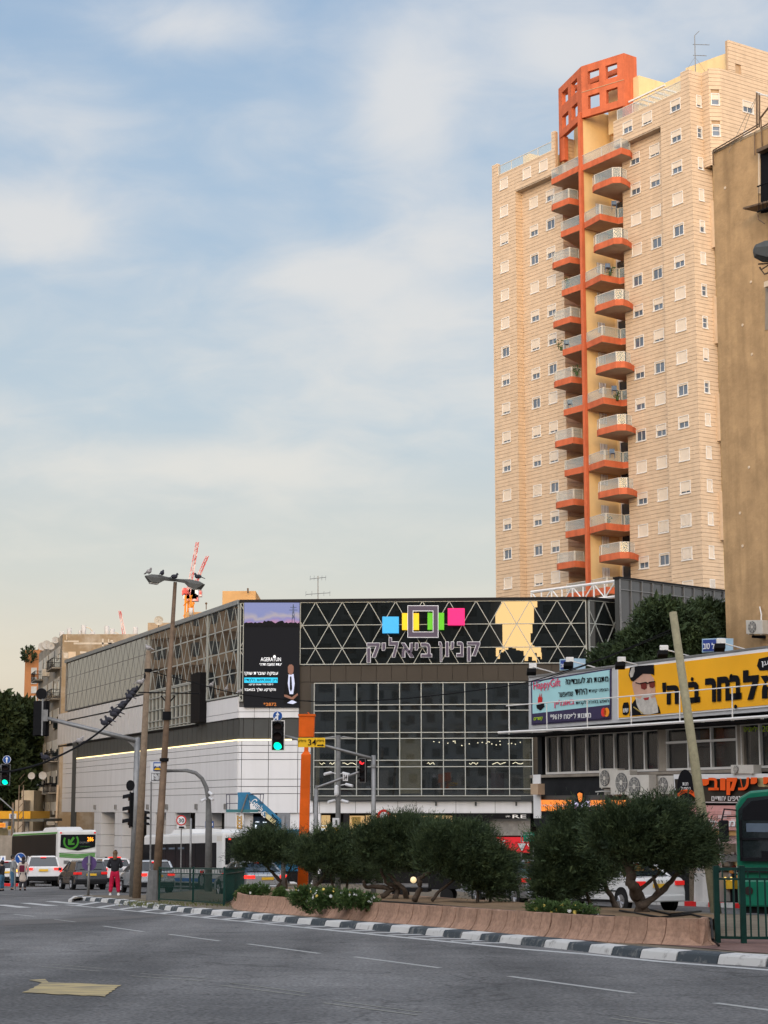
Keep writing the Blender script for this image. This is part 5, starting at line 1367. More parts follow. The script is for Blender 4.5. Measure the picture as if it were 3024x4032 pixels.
# -- right hand wooden pole
b3 = P(2822, 3560, 52); tp3 = P(2650, 2412, 54)
b3.z = gz(52) - .0
wp2 = pole('leaning_wooden_pole', 'pale greenish wooden pole leaning left in front of the yellow billboard', 'utility pole', b3, tp3, .155, .115, M_wood2)
top('cable_guard', MB().tube([P(2795, 3330, 51.6), P(2812, 3380, 51.6), P(2835, 3435, 51.6)], .045, 8), M_black, 'thick black cable curving from the foot of the leaning pole', 'cable')
# -- grey pole with the long arm and the signal seen from behind
b4 = G(522, 3532, .1); Y4 = b4.y
ts_ = thing('traffic_signal', 'traffic signal on a long grey arm seen from behind at the upper left', 'traffic light', b4)
add('pole', MB().tube([b4 - Vector((0, 0, .1)), P(541, 2905, Y4)], [.14, .105], 14), M_steel, ts_, smooth=True)
a0 = P(543, 2918, Y4); a1 = P(176, 2826, Y4)
add('arm', MB().tube([a0, a1], [.10, .075], 12), M_steel, ts_, smooth=True)
add('gusset', MB().prism([P(495, 2912, Y4), P(548, 2900, Y4), P(545, 2960, Y4)], Vector((0, .05, 0))), M_steel, ts_)
hc = P(160, 2828, Y4); face_b = Vector((.12, 1, 0))
head3(ts_, hc + Vector((0, .25, 0)), px_w(66, Y4), px_w(140, Y4), -1, face_b)
add('bracket', MB().tube([P(166, 2896, Y4), P(169, 2752, Y4)], .045, 8).obox(P(170, 2840, Y4) - Vector((0, .08, 0)), (.18, 0, 0), (0, .1, 0), (0, 0, .45)), M_steel, ts_)
rsign(ts_, P(163, 2732, Y4), px_w(22, Y4), M_head, FC, 'sign_back'); rsign(ts_, P(163, 2732, Y4) + Vector((0, .03, 0)), px_w(23, Y4), M_dpole, Vector((0, 1, 0)), 'sign_disc')
head3(ts_, P(505, 3188, Y4), px_w(44, Y4), px_w(142, Y4), -1, Vector((-1, -.25, 0)))
rsign(ts_, P(514, 3093, Y4), px_w(21, Y4), M_head, Vector((-.5, -.8, 0)), 'sign_disc')
head3(ts_, P(566, 3222, Y4), px_w(34, Y4), px_w(66, Y4), -1, Vector((1, -.2, 0)))
# -- signal at the left edge
Y5 = 80.0
b5 = Vector((P(-60, 3500, Y5).x, Y5, gz(Y5)))
t = pole('traffic_signal', 'green lit traffic signal under a round blue arrow sign at the left edge', 'traffic light', b5, P(-55, 2900, Y5), .11, .09, M_steel)
add('arm', MB().tube([P(-55, 2960, Y5), P(22, 3040, Y5 + .25)], .05, 8), M_steel, t)
head3(t, P(21, 3050, Y5), px_w(38, Y5), px_w(84, Y5), 2, Vector((.05, -1, 0)), border=M_dpole)
c = P(27, 2991, Y5); d_ = rsign(t, c, px_w(14.5, Y5), M_blue); arrow(t, c, EX, EZ, 0, .26, .05, M_white, .03, FC)
add('sign_rim', MB().disc(c + Vector((0, .01, 0)), FC, px_w(16, Y5), .02, 28), M_white, t)
# -- signal with the merge sign on the arm over the orange pole
Y6 = 66.0
b6 = Vector((P(1471, 3400, Y6).x, Y6, gz(Y6) + .1))
t = pole('traffic_signal', 'green lit traffic signal with white border beside the orange pole', 'traffic light', b6, P(1471, 2974, Y6), .095, .075, M_steel)
add('arm', MB().tube([P(1471, 2988, Y6), P(1300, 2942, Y6), P(1122, 2898, Y6)], [.06, .055, .05], 10), M_steel, t, smooth=True)
head3(t, P(1094, 2896, Y6), px_w(54, Y6), px_w(120, Y6), 2, Vector((-.06, -1, 0)), border=M_wframe)
c = P(1093, 2819, Y6); rsign(t, c, px_w(18, Y6), M_blue); add('sign_rim', MB().disc(c + Vector((0, .01, 0)), FC, px_w(19.5, Y6), .02, 28), M_white, t)
arrow(t, c, EX, EZ, 0, .30, .05, M_white, .03, FC); arrow(t, c + Vector((-.08, 0, -.08)), EX, EZ, .7, .2, .035, M_white, .03, FC)
add('collar', MB().tube([P(1471, 3010, Y6), P(1471, 3022, Y6)], .10, 12), M_steel, t)
Fs = Plane(Vector((0, Y6 - .12, 0)), EX)
yb = thing('direction_sign', 'yellow street sign with the number 34 and an arrow hanging on the signal arm', 'sign', Fs.at(1227, 2942))
fpan(1174, 2905, 1280, 2942, 0, M_yell, 'board', .03, Fs, yb)
sign_text('34', Fs, 1213, 2911, 1245, 2935, yb, M_head, off=.01, bold=.02); sign_text('ביאליק', Fs, 1247, 2911, 1276, 2924, yb, M_head, off=.01); sign_text('ביאליק', Fs, 1176, 2911, 1205, 2924, yb, M_head, off=.01)
add('arrow', MB().prism([Fs.at(*q, .02) for q in ((1249, 2936), (1268, 2936), (1268, 2939), (1276, 2934), (1268, 2929), (1268, 2932), (1249, 2932))], (0, -.005, 0)), M_head, yb)
# -- orange pole with box
Y7 = 68.0
b7 = P(1192, 3512, Y7)
op = thing('orange_camera_pole', 'bright orange square pole topped by a box, standing among the junipers', 'camera pole', b7)
def sqcol(mb, y0, y1, x0, x1, w0, w1, Y):
    a = P(x0, y0, Y); c = P(x1, y1, Y); h0, h1 = w0 / 2, w1 / 2
    mb.hexa([a + Vector((-h0, -h0, 0)), a + Vector((h0, -h0, 0)), a + Vector((h0, h0, 0)), a + Vector((-h0, h0, 0)), c + Vector((-h1, -h1, 0)), c + Vector((h1, -h1, 0)), c + Vector((h1, h1, 0)), c + Vector((-h1, h1, 0))])
w_ = px_w(40, Y7)
m_ = MB(); sqcol(m_, 3512, 2972, 1192, 1205, w_, w_ * .93, Y7); add('shaft', m_, M_orp, op)
m_ = MB(); sqcol(m_, 2972, 2958, 1205, 1206, w_ * .93, w_ * .42, Y7); sqcol(m_, 2958.2, 2910, 1206, 1207, w_ * .42, w_ * .38, Y7); add('neck', m_, M_orp, op)
m_ = MB(); sqcol(m_, 2903, 2820, 1207, 1209, px_w(60, Y7), px_w(62, Y7), Y7); add('camera_box', m_, M_orp, op, bevel=.015)
m_ = MB(); sqcol(m_, 2821, 2813, 1209, 1209, px_w(68, Y7), px_w(68, Y7), Y7); add('box_lid', m_, M_orp, op)
m_ = MB(); sqcol(m_, 3514, 3506, 1192, 1192, w_ * 1.5, w_ * 1.5, Y7); add('base_plate', m_, M_orp, op)
pr_ = [P(1209 + 8 * math.cos(a), 2812 - 7 * math.sin(a), Y7) for a in [PI * i / 6 for i in range(7)]]; add('lifting_ring', MB().tube(pr_, .02, 6), M_orp, op)
# -- second signal, with 34 plate
Y8 = 70.0
b8 = Vector((P(1240, 3400, Y8).x, Y8, gz(Y8) + .1))
t = pole('traffic_signal', 'red lit traffic signal on a short rising arm in front of the mall window', 'traffic light', b8, P(1245, 3108, Y8), .10, .08, M_steel)
add('arm', MB().tube([P(1245, 3102, Y8), P(1412, 3041, Y8)], .05, 8).tube([P(1246, 3130, Y8), P(1246, 3092, Y8)], .05, 8), M_steel, t)
head3(t, P(1424, 3033, Y8), px_w(30, Y8), px_w(96, Y8), 0, Vector((-.45, -1, 0)), border=M_dpole)
F8 = Plane(Vector((0, Y8 - .15, 0)), EX)
n34 = fpan(1350, 3045, 1370, 3075, 0, M_white, 'number_plate', .02, F8, t); sign_text('34', F8, 1353, 3050, 1367, 3070, n34, M_head, off=.01, bold=.02)
# -- camera and lamp mast
Y9 = 84.0
b9 = Vector((P(1331, 3400, Y9).x, Y9, gz(Y9)))
t = pole('camera_mast', 'grey mast with two thin lamp arms and several white cameras in front of the mall', 'camera mast', b9, P(1332, 2895, Y9), .13, .10, M_dpole)
for s in (-1, 1):
    add('lamp_arm', MB().tube([P(1332, 2908, Y9), P(1332 + s * 20, 2902, Y9), P(1332 + s * 62, 2906, Y9)], [.04, .04, .02], 6).hexa([P(1332 + s * 22, 2907, Y9) + Vector(q) for q in ((0, -.1, 0), (s * .45, -.1, 0), (s * .45, .1, 0), (0, .1, 0), (0, -.1, .05), (s * .45, -.1, .03), (s * .45, .1, .03), (0, .1, .05))]), M_steel, t)
M_cam = mat('camera_white', (.6, .6, .6), .4, var=.05)
for x, y, s in ((1304, 3042, -1), (1350, 3044, 1), (1362, 3088, 1), (1318, 3152, -1), (1346, 3152, 1)):
    c = P(x, y, Y9); add('camera', MB().tube([c, c + Vector((s * .3, -.25, -.08))], .065, 8).tube([c, P(1332, y + 6, Y9)], .025, 6), M_cam, t)
c = P(1325, 3122, Y9 - .2); add('dome_camera', MB().lathe(c, [(.02, .35), (.09, .3), (.11, .0), (.09, -.1), (.03, -.16)], 10), M_cam, t)
F9 = Plane(Vector((0, Y9 - .3, 0)), EX)
bx_ = fpan(1309, 3221, 1336, 3258, 0, M_cam, 'control_box', .2, F9, t)
fpan(1321, 3228, 1326, 3250, .02, M_head, 'box_icon', .02, F9, t); yb2 = fpan(1306, 3258, 1333, 3286, 0, M_yell, 'yellow_notice', .2, F9, t)
for i in range(3): sign_text(('חניה', 'לפי', 'שעות')[i], F9, 1311, 3262 + i * 8, 1328, 3268 + i * 8, yb2, M_head, off=.02)
# -- arched pole with cameras
Y10 = 86.0
b10 = Vector((P(822, 3400, Y10).x, Y10, gz(Y10)))
pts = [b10, P(822, 3230, Y10), P(820, 3140, Y10), P(812, 3100, Y10), P(795, 3065, Y10), P(770, 3043, Y10), P(735, 3034, Y10), P(655, 3035, Y10)]
t = thing('arched_pole', 'grey pole bent into an arch with two cameras in front of the white mall wall', 'pole', b10)
add('pole', MB().tube(pts, [.17, .15, .11, .10, .09, .085, .08, .08], 12), M_dpole, t, smooth=True)
for x, y, s in ((808, 3146, -1), (826, 3140, 1), (824, 3120, 1)):
    c = P(x, y, Y10 - .1); add('camera', MB().tube([c, c + Vector((s * .18, -.3, -.12))], .07, 8), M_cam, t)
# -- bus stop sign on the lamp pole / its own post
Y11 = 74.0; F11 = Plane(Vector((0, Y11, 0)), EX)
t = thing('bus_stop_sign', 'blue bus stop sign with a white timetable plate partly behind the lamp post', 'bus stop sign', Vector((F11.at(598, 3200).x, Y11, gz(Y11))))
add('post', MB().tube([Vector((F11.at(596, 3200).x, Y11 + .05, gz(Y11))), F11.at(596, 2998) + Vector((0, .05, 0))], .035, 8), M_steel, t)
fpan(592, 2999, 640, 3040, 0, M_white, 'upper_plate', .02, F11, t); pb = fpan(604, 3001, 636, 3036, .02, M_blue, 'blue_plate', .02, F11, t)
fpan(607, 3006, 633, 3019, .05, M_white, 'bus_symbol', .02, F11, t, 'white bus'); m_ = MB(); m_.prism([F11.at(x, y, .05) for x, y in ((607, 3032), (609, 3027), (614, 3023), (626, 3023), (631, 3027), (633, 3032))], (0, -.02, 0)); add('taxi_symbol', m_, M_yell, t)
for x in (612, 628): add('wheel_symbol', MB().disc(F11.at(x, 3019, .06), FC, px_w(3, Y11), .015, 10), M_blue, t)
tpb = fpan(592, 3041, 640, 3077, 0, M_white, 'timetable_plate', .02, F11, t); fpan(595, 3044, 637, 3074, .012, M_head, 'plate_border', .01, F11, t); fpan(597, 3046, 635, 3072, .02, M_white, 'plate_face', .01, F11, t)
for i, s in enumerate(("עד ה", "22 עד", "18 עד")): sign_text(s, F11, 604, 3047 + i * 9, 630, 3054 + i * 9, tpb, M_head, off=.03, depth=.004)
Y12 = 92.0; F12 = Plane(Vector((0, Y12, 0)), EX)
t = thing('bus_stop_sign', 'small blue bus stop sign above the roof of the white bus', 'bus stop sign', Vector((F12.at(825, 3300).x, Y12, gz(Y12))))
add('post', MB().tube([Vector((F12.at(825, 3300).x, Y12 + .05, gz(Y12))), F12.at(825, 3234) + Vector((0, .05, 0))], .03, 8), M_steel, t)
fpan(808, 3234, 841, 3259, 0, M_blue, 'blue_plate', .02, F12, t); fpan(811, 3240, 838, 3252, .02, M_white, 'bus_symbol', .01, F12, t)
for x in (816, 832): add('wheel_symbol', MB().disc(F12.at(x, 3253, .04), FC, .035, .01, 10), M_white, t)
t = thing('speed_limit_sign', 'round red rimmed 30 speed limit sign above the white bus', 'road sign', Vector((F12.at(714, 3300).x, Y12, gz(Y12))))
add('post', MB().tube([Vector((F12.at(714, 3300).x, Y12 + .05, gz(Y12))), F12.at(714, 3215) + Vector((0, .05, 0))], .03, 8), M_steel, t)
c = F12.at(714, 3230); add('rim', MB().disc(c, FC, px_w(20, Y12), .02, 30), M_redp, t); f_ = add('face', MB().disc(c + Vector((0, -.012, 0)), FC, px_w(15.5, Y12), .02, 30), M_white, t)
sign_text('30', F12, 703, 3222, 725, 3239, f_, M_head, off=.04, bold=.03)
fpan(697, 3250, 731, 3262, 0, M_white, 'sub_plate', .02, F12, t); fpan(704, 3254, 726, 3261, .02, M_head, 'truck_symbol', .01, F12, t)
# -- bollards / posts
for i, (x, y0, y1, Yd, l) in enumerate(((1117, 3270, 3215, 70, 'grey post standing above the shrub beside the blue boom lift'), (916, 3445, 3380, 80, 'grey post between the white bus and the silver sedan'), (752, 3262, 3222, 94, 'thin grey post beside the 30 sign'))):
    a = P(x, y0, Yd); a.z = gz(Yd) + .05; top('post', MB().tube([a, P(x, y1, Yd)], .09 if i < 2 else .05, 10), M_steel, l, 'post', smooth=True)
# -- round signs on the islands
Y13 = 76.0
c = P(350, 3400, Y13); b = G(350, 3533, .12); b = Vector((P(350, 3400, Y13).x, Y13, gz(Y13) + .1))
t = pole('keep_right_sign', 'back of a round purplish traffic sign on a grey post at the median tip', 'road sign', b, P(352, 3368, Y13) + Vector((0, .0, 0)), .055, .05, M_steel)
add('disc_back', MB().disc(c + Vector((0, .08, 0)), FC, px_w(29, Y13), .02, 30), mat('purple_sign_back', (.10, .06, .17), .6, var=.15), t)
add('bracket', MB().obox(c + Vector((-.08, -.06, -.05)), (.16, 0, 0), (0, .13, 0), (0, 0, .06)).obox(c + Vector((-.08, -.06, -.33)), (.16, 0, 0), (0, .13, 0), (0, 0, .04)), M_steel, t)
Y14 = 97.0
c = P(80, 3380, Y14)
t = thing('keep_right_sign', 'round blue sign with a white arrow pointing down right, between two grey posts', 'road sign', Vector((c.x, Y14, gz(Y14))))
add('disc', MB().disc(c, FC, px_w(20, Y14), .02, 30), M_blue, t); add('rim', MB().disc(c + Vector((0, .01, 0)), FC, px_w(21.5, Y14), .02, 30), M_white, t)
arrow(t, c, EX, EZ, math.radians(142), .36, .06, M_white, .03, FC)
for s in (-1, 1): add('post', MB().tube([Vector((c.x + s * .26, Y14 + .1, gz(Y14))), Vector((c.x + s * .26, Y14 + .1, c.z + .1))], .05, 8), M_steel, t)
# red and white end of the left island
isl = thing('island_kerb', 'red and white painted kerb end of the traffic island at the left edge', 'kerb', G(40, 3490))
for i, (x0, x1, m_) in enumerate(((-120, -60, M_kw), (-60, 20, M_redp), (20, 72, M_redp), (72, 120, M_kw))):
    a, b = G(x0, 3488 + (x0 + 120) * .012), G(x1, 3488 + (x1 + 120) * .012); add('kerb_block', MB().obox(a, b - a - Vector((.01, 0, 0)), Vector((0, 1.6, -.04)), (0, 0, .16)), m_, isl, bevel=.02)
# -- yield and green signs by the red banner
Y15 = 80; F15 = Plane(Vector((0, Y15, 0)), EX)
t = thing('yield_sign', 'red and white give way triangle in front of the red banner', 'road sign', Vector((F15.at(2055, 3400).x, Y15, gz(Y15))))
add('post', MB().tube([Vector((F15.at(2053, 3400).x, Y15 + .05, gz(Y15))), F15.at(2053, 3268) + Vector((0, .05, 0))], .03, 8), M_steel, t)
add('triangle', MB().prism([F15.at(*q) for q in ((2030, 3317), (2055, 3362), (2080, 3317))], (0, -.02, 0)), M_redp, t)
add('triangle_face', MB().prism([F15.at(*q, .03) for q in ((2038, 3321), (2055, 3352), (2072, 3321))], (0, -.01, 0)), M_white, t)
t = thing('street_name_sign', 'small green street sign beside the give way triangle', 'sign', Vector((F15.at(2080, 3400).x, Y15 + .1, gz(Y15))))
add('post', MB().tube([Vector((F15.at(2101, 3400).x, Y15 + .15, gz(Y15))), F15.at(2101, 3280) + Vector((0, .15, 0))], .03, 8), M_steel, t)
gs = fpan(2060, 3277, 2104, 3314, -.05, mat('sign_green', (.01, .22, .13), .5, var=.05), 'board', .04, F15, t)
sign_text('רחוב ביאליק', F15, 2064, 3282, 2098, 3290, gs, M_white, off=-.03, depth=.004); sign_text('חניון', F15, 2072, 3297, 2092, 3305, gs, M_white, off=-.03, depth=.004)
# -- no entry ring behind the tall juniper
t = thing('no_parking_sign', 'top of a round red and white sign showing above the tall juniper', 'road sign', Vector((P(1512, 3300, 82).x, 82, gz(82))))
c = P(1512, 3214, 82); add('rim', MB().disc(c, FC, px_w(27, 82), .02, 30), M_redp, t); add('face', MB().disc(c + Vector((0, -.012, 0)), FC, px_w(17, 82), .02, 30), M_white, t); add('post', MB().tube([Vector((c.x, 82.06, gz(82))), c + Vector((0, .06, 0))], .035, 8), M_steel, t)
# -- street lamp head at the right edge
Yl = 30.0
bl2 = Vector((P(3080, 3400, Yl).x, Yl, gz(Yl)))
t = pole('street_lamp', 'grey lamp head poking in at the right edge in front of the brown building', 'street lamp', bl2, P(3085, 960, Yl), .12, .08, M_steel)
m_ = MB(); c = P(3020, 985, Yl)
secs = [(-.23, .03, 0, -.03), (-.20, .10, .08, -.10), (-.05, .16, .14, -.16), (.14, .16, .16, -.17), (.3, .06, .10, .02)]
for f, hw, zt_, zb_ in secs:
    for a, z_ in ((-hw, zb_), (hw, zb_), (hw, (zt_ + zb_) / 2 + .03), (hw * .5, zt_), (-hw * .5, zt_), (-hw, (zt_ + zb_) / 2 + .03)): m_.v.append((c.x + f, c.y + a, c.z + z_))
for i in range(4):
    for k in range(6): k2_ = (k + 1) % 6; m_.f.append((i * 6 + k, (i + 1) * 6 + k, (i + 1) * 6 + k2_, i * 6 + k2_))
m_.f += [tuple(range(6)), tuple(reversed(range(24, 30)))]
add('lamp_head', m_, M_lamph, t); m_ = MB()
m_.tube([P(2990, 1052, Yl), P(3010, 1080, Yl), P(3085, 1050, Yl)], .015, 5); m_.tube([P(2985, 1040, Yl), P(3085, 1035, Yl)], .015, 5); m_.tube([P(3000, 1060, Yl), P(3040, 1035, Yl)], .012, 5)
add('bracket', m_, M_rust, t)
# -- overhead wires
def wire(name, lab, pts, r=.022):
    pts = [Vector(p) for p in pts]; out = []
    for i in range(len(pts) - 1):
        p0 = pts[max(0, i - 1)]; p1 = pts[i]; p2 = pts[i + 1]; p3 = pts[min(len(pts) - 1, i + 2)]
        for k in range(8):
            u = k / 8; out.append(.5 * ((2 * p1) + (p2 - p0) * u + (2 * p0 - 5 * p1 + 4 * p2 - p3) * u * u + (3 * p1 - p0 - 3 * p2 + p3) * u ** 3))
    out.append(pts[-1]); return top(name, MB().tube(out, r, 6), M_black, lab, 'wire', smooth=True)
Yw = b2_.y
wleft = [P(572, 2648, Yw), P(560, 2690, Yw - .5), P(500, 2770, Yw - 2), P(430, 2848, Yw - 4), P(330, 2925, Yw - 6), P(180, 3000, Yw - 9), P(60, 3034, Yw - 11), P(0, 3040, Yw - 12), P(-120, 3046, Yw - 14)]
wire('bird_wire', 'black overhead cable slanting down left from the wooden pole, lined with pigeons', wleft, .035)
wire('overhead_wire', 'thin black cable from the wooden pole past the video screen to the billboard house', [P(600, 2645, Yw), P(770, 2690, Yw), P(945, 2733, Yw), P(1200, 2760, 71), P(1334, 2763, 70), P(1600, 2750, 69), P(1913, 2713, 67), P(2100, 2680, 66), P(2380, 2590, 64), P(2640, 2480, 62)], .02)
wire('overhead_wire', 'thin cable crossing the upper part of the billboard toward the leaning pole', [P(2080, 2700, 63), P(2360, 2600, 60), P(2640, 2490, 55)], .012)
# -- pigeons
M_pig = mat('pigeon_dark', (.035, .035, .045), .7, var=.3, scale=12); M_pigw = mat('pigeon_pale', (.33, .31, .30), .7, var=.3, scale=12)
def pigeon(lab, p, pale, ang, s=1.0):
    m = MB(); a = Vector((math.cos(ang), math.sin(ang), 0)); q = Vector((-a.y, a.x, 0)); v0_ = len(m.v)
    m.ball((0, 0, 0), (.15, .085, .095), 10, 7)
    m.ball((.13, 0, .11), (.05, .045, .05), 8, 6); m.tube([(.08, 0, .03), (.125, 0, .10)], [.06, .045], 8)
    m.hexa([(-.08, -.05, -.02), (-.08, .05, -.02), (-.30, .035, -.10), (-.30, -.035, -.10), (-.08, -.05, .02), (-.08, .05, .02), (-.30, .035, -.08), (-.30, -.035, -.08)])
    m.tube([(.17, 0, .105), (.205, 0, .095)], [.015, .004], 5)
    for y in (-.03, .03): m.tube([(0, y, -.07), (.01, y, -.14)], .008, 5)
    m.v = [tuple(p + (a * x + q * y + Vector((0, 0, z + .14))) * s) for x, y, z in m.v]
    top('pigeon', m, M_pigw if pale else M_pig, lab, 'pigeon', 'pigeons', smooth=True)
Yd = tp_.y
lamp_Y = G(612, 3546, .1).y
for i, (x, y, pale, lab) in enumerate(((586, 2258, 1, 'pale pigeon on the tip of the left lamp head'), (638, 2264, 0, 'dark pigeon on the middle of the left lamp head'), (686, 2278, 0, 'dark bird on top of the street lamp pole between its heads'), (780, 2278, 0, 'dark pigeon near the tip of the right lamp head'))): pigeon(lab, P(x, y + 5, lamp_Y - .2), pale, random.uniform(0, 6), .85)
pigeon('grey and white pigeon on top of the wooden pole', tw + Vector((0, 0, -.02)), 1, 2.6, .9)
words = ['highest pigeon on the slanting cable, white bellied', 'dark pigeon second from the top of the slanting cable', 'dark pigeon third from the top of the slanting cable', 'dark pigeon fourth from the top of the slanting cable', 'pigeon with drooping tail in the upper middle of the slanting cable', 'dark pigeon spreading its tail in the middle of the cable', 'long dark pigeon in the middle of the slanting cable', 'dark pigeon just below the middle of the slanting cable', 'pigeon above the signal arm, the farther up of the close pair', 'pigeon above the signal arm, the lower of the close pair', 'white pigeon alone low on the cable left of the arm', 'dark pigeon lowest on the cable against the old flats']
def on_wire(x):
    for a, b, pa, pb in zip(wpxs[:-1], wpxs[1:], wleft[:-1], wleft[1:]):
        if b[0] <= x <= a[0]: f = (a[0] - x) / (a[0] - b[0]); return pa.lerp(pb, f)
wpxs = [(572, 2648), (560, 2690), (500, 2770), (430, 2848), (330, 2925), (180, 3000), (60, 3034), (0, 3040), (-120, 3046)]
for i, x in enumerate((551, 528, 517, 508, 487, 476, 455, 446, 427, 410, 312, 177)):
    pigeon(words[i], on_wire(x) + Vector((0, 0, .02)), i in (0, 10), random.choice([.4, 2.8, 3.6, 5.8]), .95 if i != 6 else 1.1)
for x, y, l in ((832, 2706, 'pale pigeon on the thin cable over the glazed side wall'), (892, 2722, 'second pale pigeon on the thin cable nearer the screen'), (942, 2733, 'pigeon on the thin cable right beside the video screen')): pigeon(l, P(x, y, Yw), 1, random.uniform(0, 6), .7)
# ================================================================ the billboard house on the right
BB = Plane(P(2510, 3100, 66), Vector((-.482, .876, 0)))
def zr(x, y): return (2000 + .6173 * x, 2350 + .6173 * y)
def z2(x, y): return (2000 + .6173 * x, 2950 + .6173 * y)
M_bbw = mat('billboard_frame', (.50, .50, .50), .5, var=.06, streak=.15)
M_ddk = mat('dark_render', (.020, .021, .023), .8, var=.3, scale=2)
M_cyan = mat('print_pale_cyan', (.38, .66, .68), .55, var=.06, scale=.6); M_bbpur = mat('print_dark_purple', (.045, .035, .085), .55, var=.05)
M_bby = mat('print_amber', (.88, .42, .015), .55, var=.05, scale=.5); M_pink = mat('print_pink', (.75, .06, .15), .55, var=0)
M_grn = mat('print_lime', (.45, .65, .03), .5, var=0); M_txt = mat('print_black', (.010, .010, .012), .7, var=0, spec=.06)
M_beard = mat('print_beard', (.50, .47, .42), .7, var=.25, scale=5)
M_oldwall = mat('stained_wall', (.33, .29, .24), .85, var=.2, scale=1.2, streak=.3)
hb = thing('billboard_house', 'low dark shop building with tall window band behind the two billboards', 'building', BB.w(0, gz(66), 0))
def bp(x, y, off=0): return BB.at(x, y, off)
tl = BB.t(2100, 3000); tr_ = BB.t(3500, 3000)          # tl > tr_
lo_t, hi_t = min(tl, tr_), max(tl, tr_)
zt_b = bp(2250, 2640).z; zsf = bp(2250, 2862).z
gb = gz(66) - .4
zw0, zw1 = bp(2300, 3045).z, bp(2300, 2885).z
# masonry around the window band
wl0, wl1 = BB.t(2155, 2950), BB.t(3500, 2950)
def bslab(ta, tb, za, zb, off, th, m, name, par=hb): a, b = min(ta, tb), max(ta, tb); return add(name, MB().obox(BB.w(a, za, off - th), BB.d * (b - a), BB.n * th, (0, 0, zb - za)), m, par)
bslab(lo_t, hi_t, gb + 3.0, zw0, 0, .4, M_ddk, 'lower_wall'); bslab(lo_t, hi_t, zw1, zt_b - .2, 0, .4, M_ddk, 'upper_wall')
bslab(lo_t, hi_t, gb, zt_b - .3, -6, .3, M_oldwall, 'rear_wall'); add('roof', MB().obox(BB.w(lo_t, zt_b - .3, -6), BB.d * (hi_t - lo_t), BB.n * 5.8, (0, 0, .15)).obox(BB.w(lo_t, zw0 - .3, -6), BB.d * (hi_t - lo_t), BB.n * 5.6, (0, 0, .25)), M_ddk, hb)
add('end_wall', MB().obox(BB.w(hi_t - .3, gb, -6), BB.d * .3, BB.n * 5.8, (0, 0, zt_b - gb - .3)), M_ddk, hb)
bslab(BB.t(2380, 3100), BB.t(2660, 3100), gb + 2.6, zw0 - .02, .02, .06, M_oldwall, 'stained_panel')
bslab(BB.t(2590, 3000), BB.t(2625, 3000), zw0, zw1, .0, .3, M_oldwall, 'window_pier'); bslab(BB.t(2905, 3000), BB.t(2930, 3000), zw0, zw1, .0, .3, M_oldwall, 'window_pier')
M_gw = mat('window_glass_grey', (.02, .024, .028), .08, var=.2, scale=.6, spec=.5, alpha=.5)
M_curt = mat('grey_curtain', (.065, .072, .085), .9, var=.25, scale=5)
bslab(BB.t(2155, 2950), BB.t(2600, 2950), zw0, zw1, -.5, .05, M_curt, 'curtain')
cv = MB()
for i in range(70):
    t = BB.t(2165, 2950) + (BB.t(2595, 2950) - BB.t(2165, 2950)) * i / 70
    if i % 9 in (0,): continue
    cv.obox(BB.w(t, zw0, -.5), BB.d * .045, BB.n * .05, (0, 0, zw1 - zw0))
add('curtain_folds', cv, M_curt, hb, kind='stuff')
bslab(BB.t(2625, 2950), BB.t(2905, 2950), zw0, zw1, -1.6, .05, mat('office_wall', (.30, .31, .28), .8, var=.2, scale=1.5), 'office_wall')
bslab(BB.t(2650, 2960), BB.t(2715, 2960), zw0 + 1.0, zw0 + 1.45, -1.2, .3, mat('orange_box', (.6, .3, .03), .6), 'orange_box')
bslab(BB.t(2640, 2980), BB.t(2720, 2980), zw0 + .85, zw0 + .92, -1.1, .4, M_wframe, 'shelf'); bslab(BB.t(2860, 2960), BB.t(2890, 2960), zw0 + 1.1, zw0 + 1.5, -1.3, .1, mat('office_item', (.12, .13, .14), .6), 'wall_picture')
add('wall_clock', MB().disc(bp(2838, 2958, -1.3), BB.n, .2, .05, 16), mat('clock_ring', (.2, .2, .2), .5), hb)
def wband(xs, y0l, y0r, yb, xr, mid=None, par=hb):
    for a, b in zip(xs[:-1], xs[1:]):
        ta, tb = BB.t(a, 2950, -.1), BB.t(b, 2950, -.1)
        bslab(ta, tb, zw0 + .03, zw1 - .03, -.1, .02, M_gw, 'window_pane', par)
    fr_ = MB()
    for a in xs: t = BB.t(a, 2950, -.1); fr_.obox(BB.w(t - .035, zw0, -.12), BB.d * .07, BB.n * .12, (0, 0, zw1 - zw0))
    ta, tb = sorted((BB.t(xs[0], 2950, -.1), BB.t(xs[-1], 2950, -.1)))
    for z_ in (zw0, zw1 - .09) + ((zw0 + (zw1 - zw0) * mid,) if mid else ()): fr_.obox(BB.w(ta, z_, -.12), BB.d * (tb - ta), BB.n * .13, (0, 0, .08))
    add('window_frame', fr_, M_wframe, par)
wband([2158, 2205, 2258, 2315, 2370, 2426, 2485, 2545, 2600], 0, 0, 0, 0)
wband([2632, 2717, 2808, 2910], 0, 0, 0, 0, mid=.62)
wband([2928, 3000, 3060, 3130, 3200, 3300, 3400, 3500], 0, 0, 0, 0)
add('sill', MB().obox(BB.w(lo_t, zw0 - .12, -.05), BB.d * (hi_t - lo_t), BB.n * .22, (0, 0, .1)), M_oldwall, hb)
sign_text('פילאטיס', BB, *zr(1505, 825), *zr(1612, 860), hb, M_grn, off=-.02, depth=.01); sign_text('20', BB, *zr(1622, 822), *zr(1668, 860), hb, M_grn, off=-.02, depth=.01)
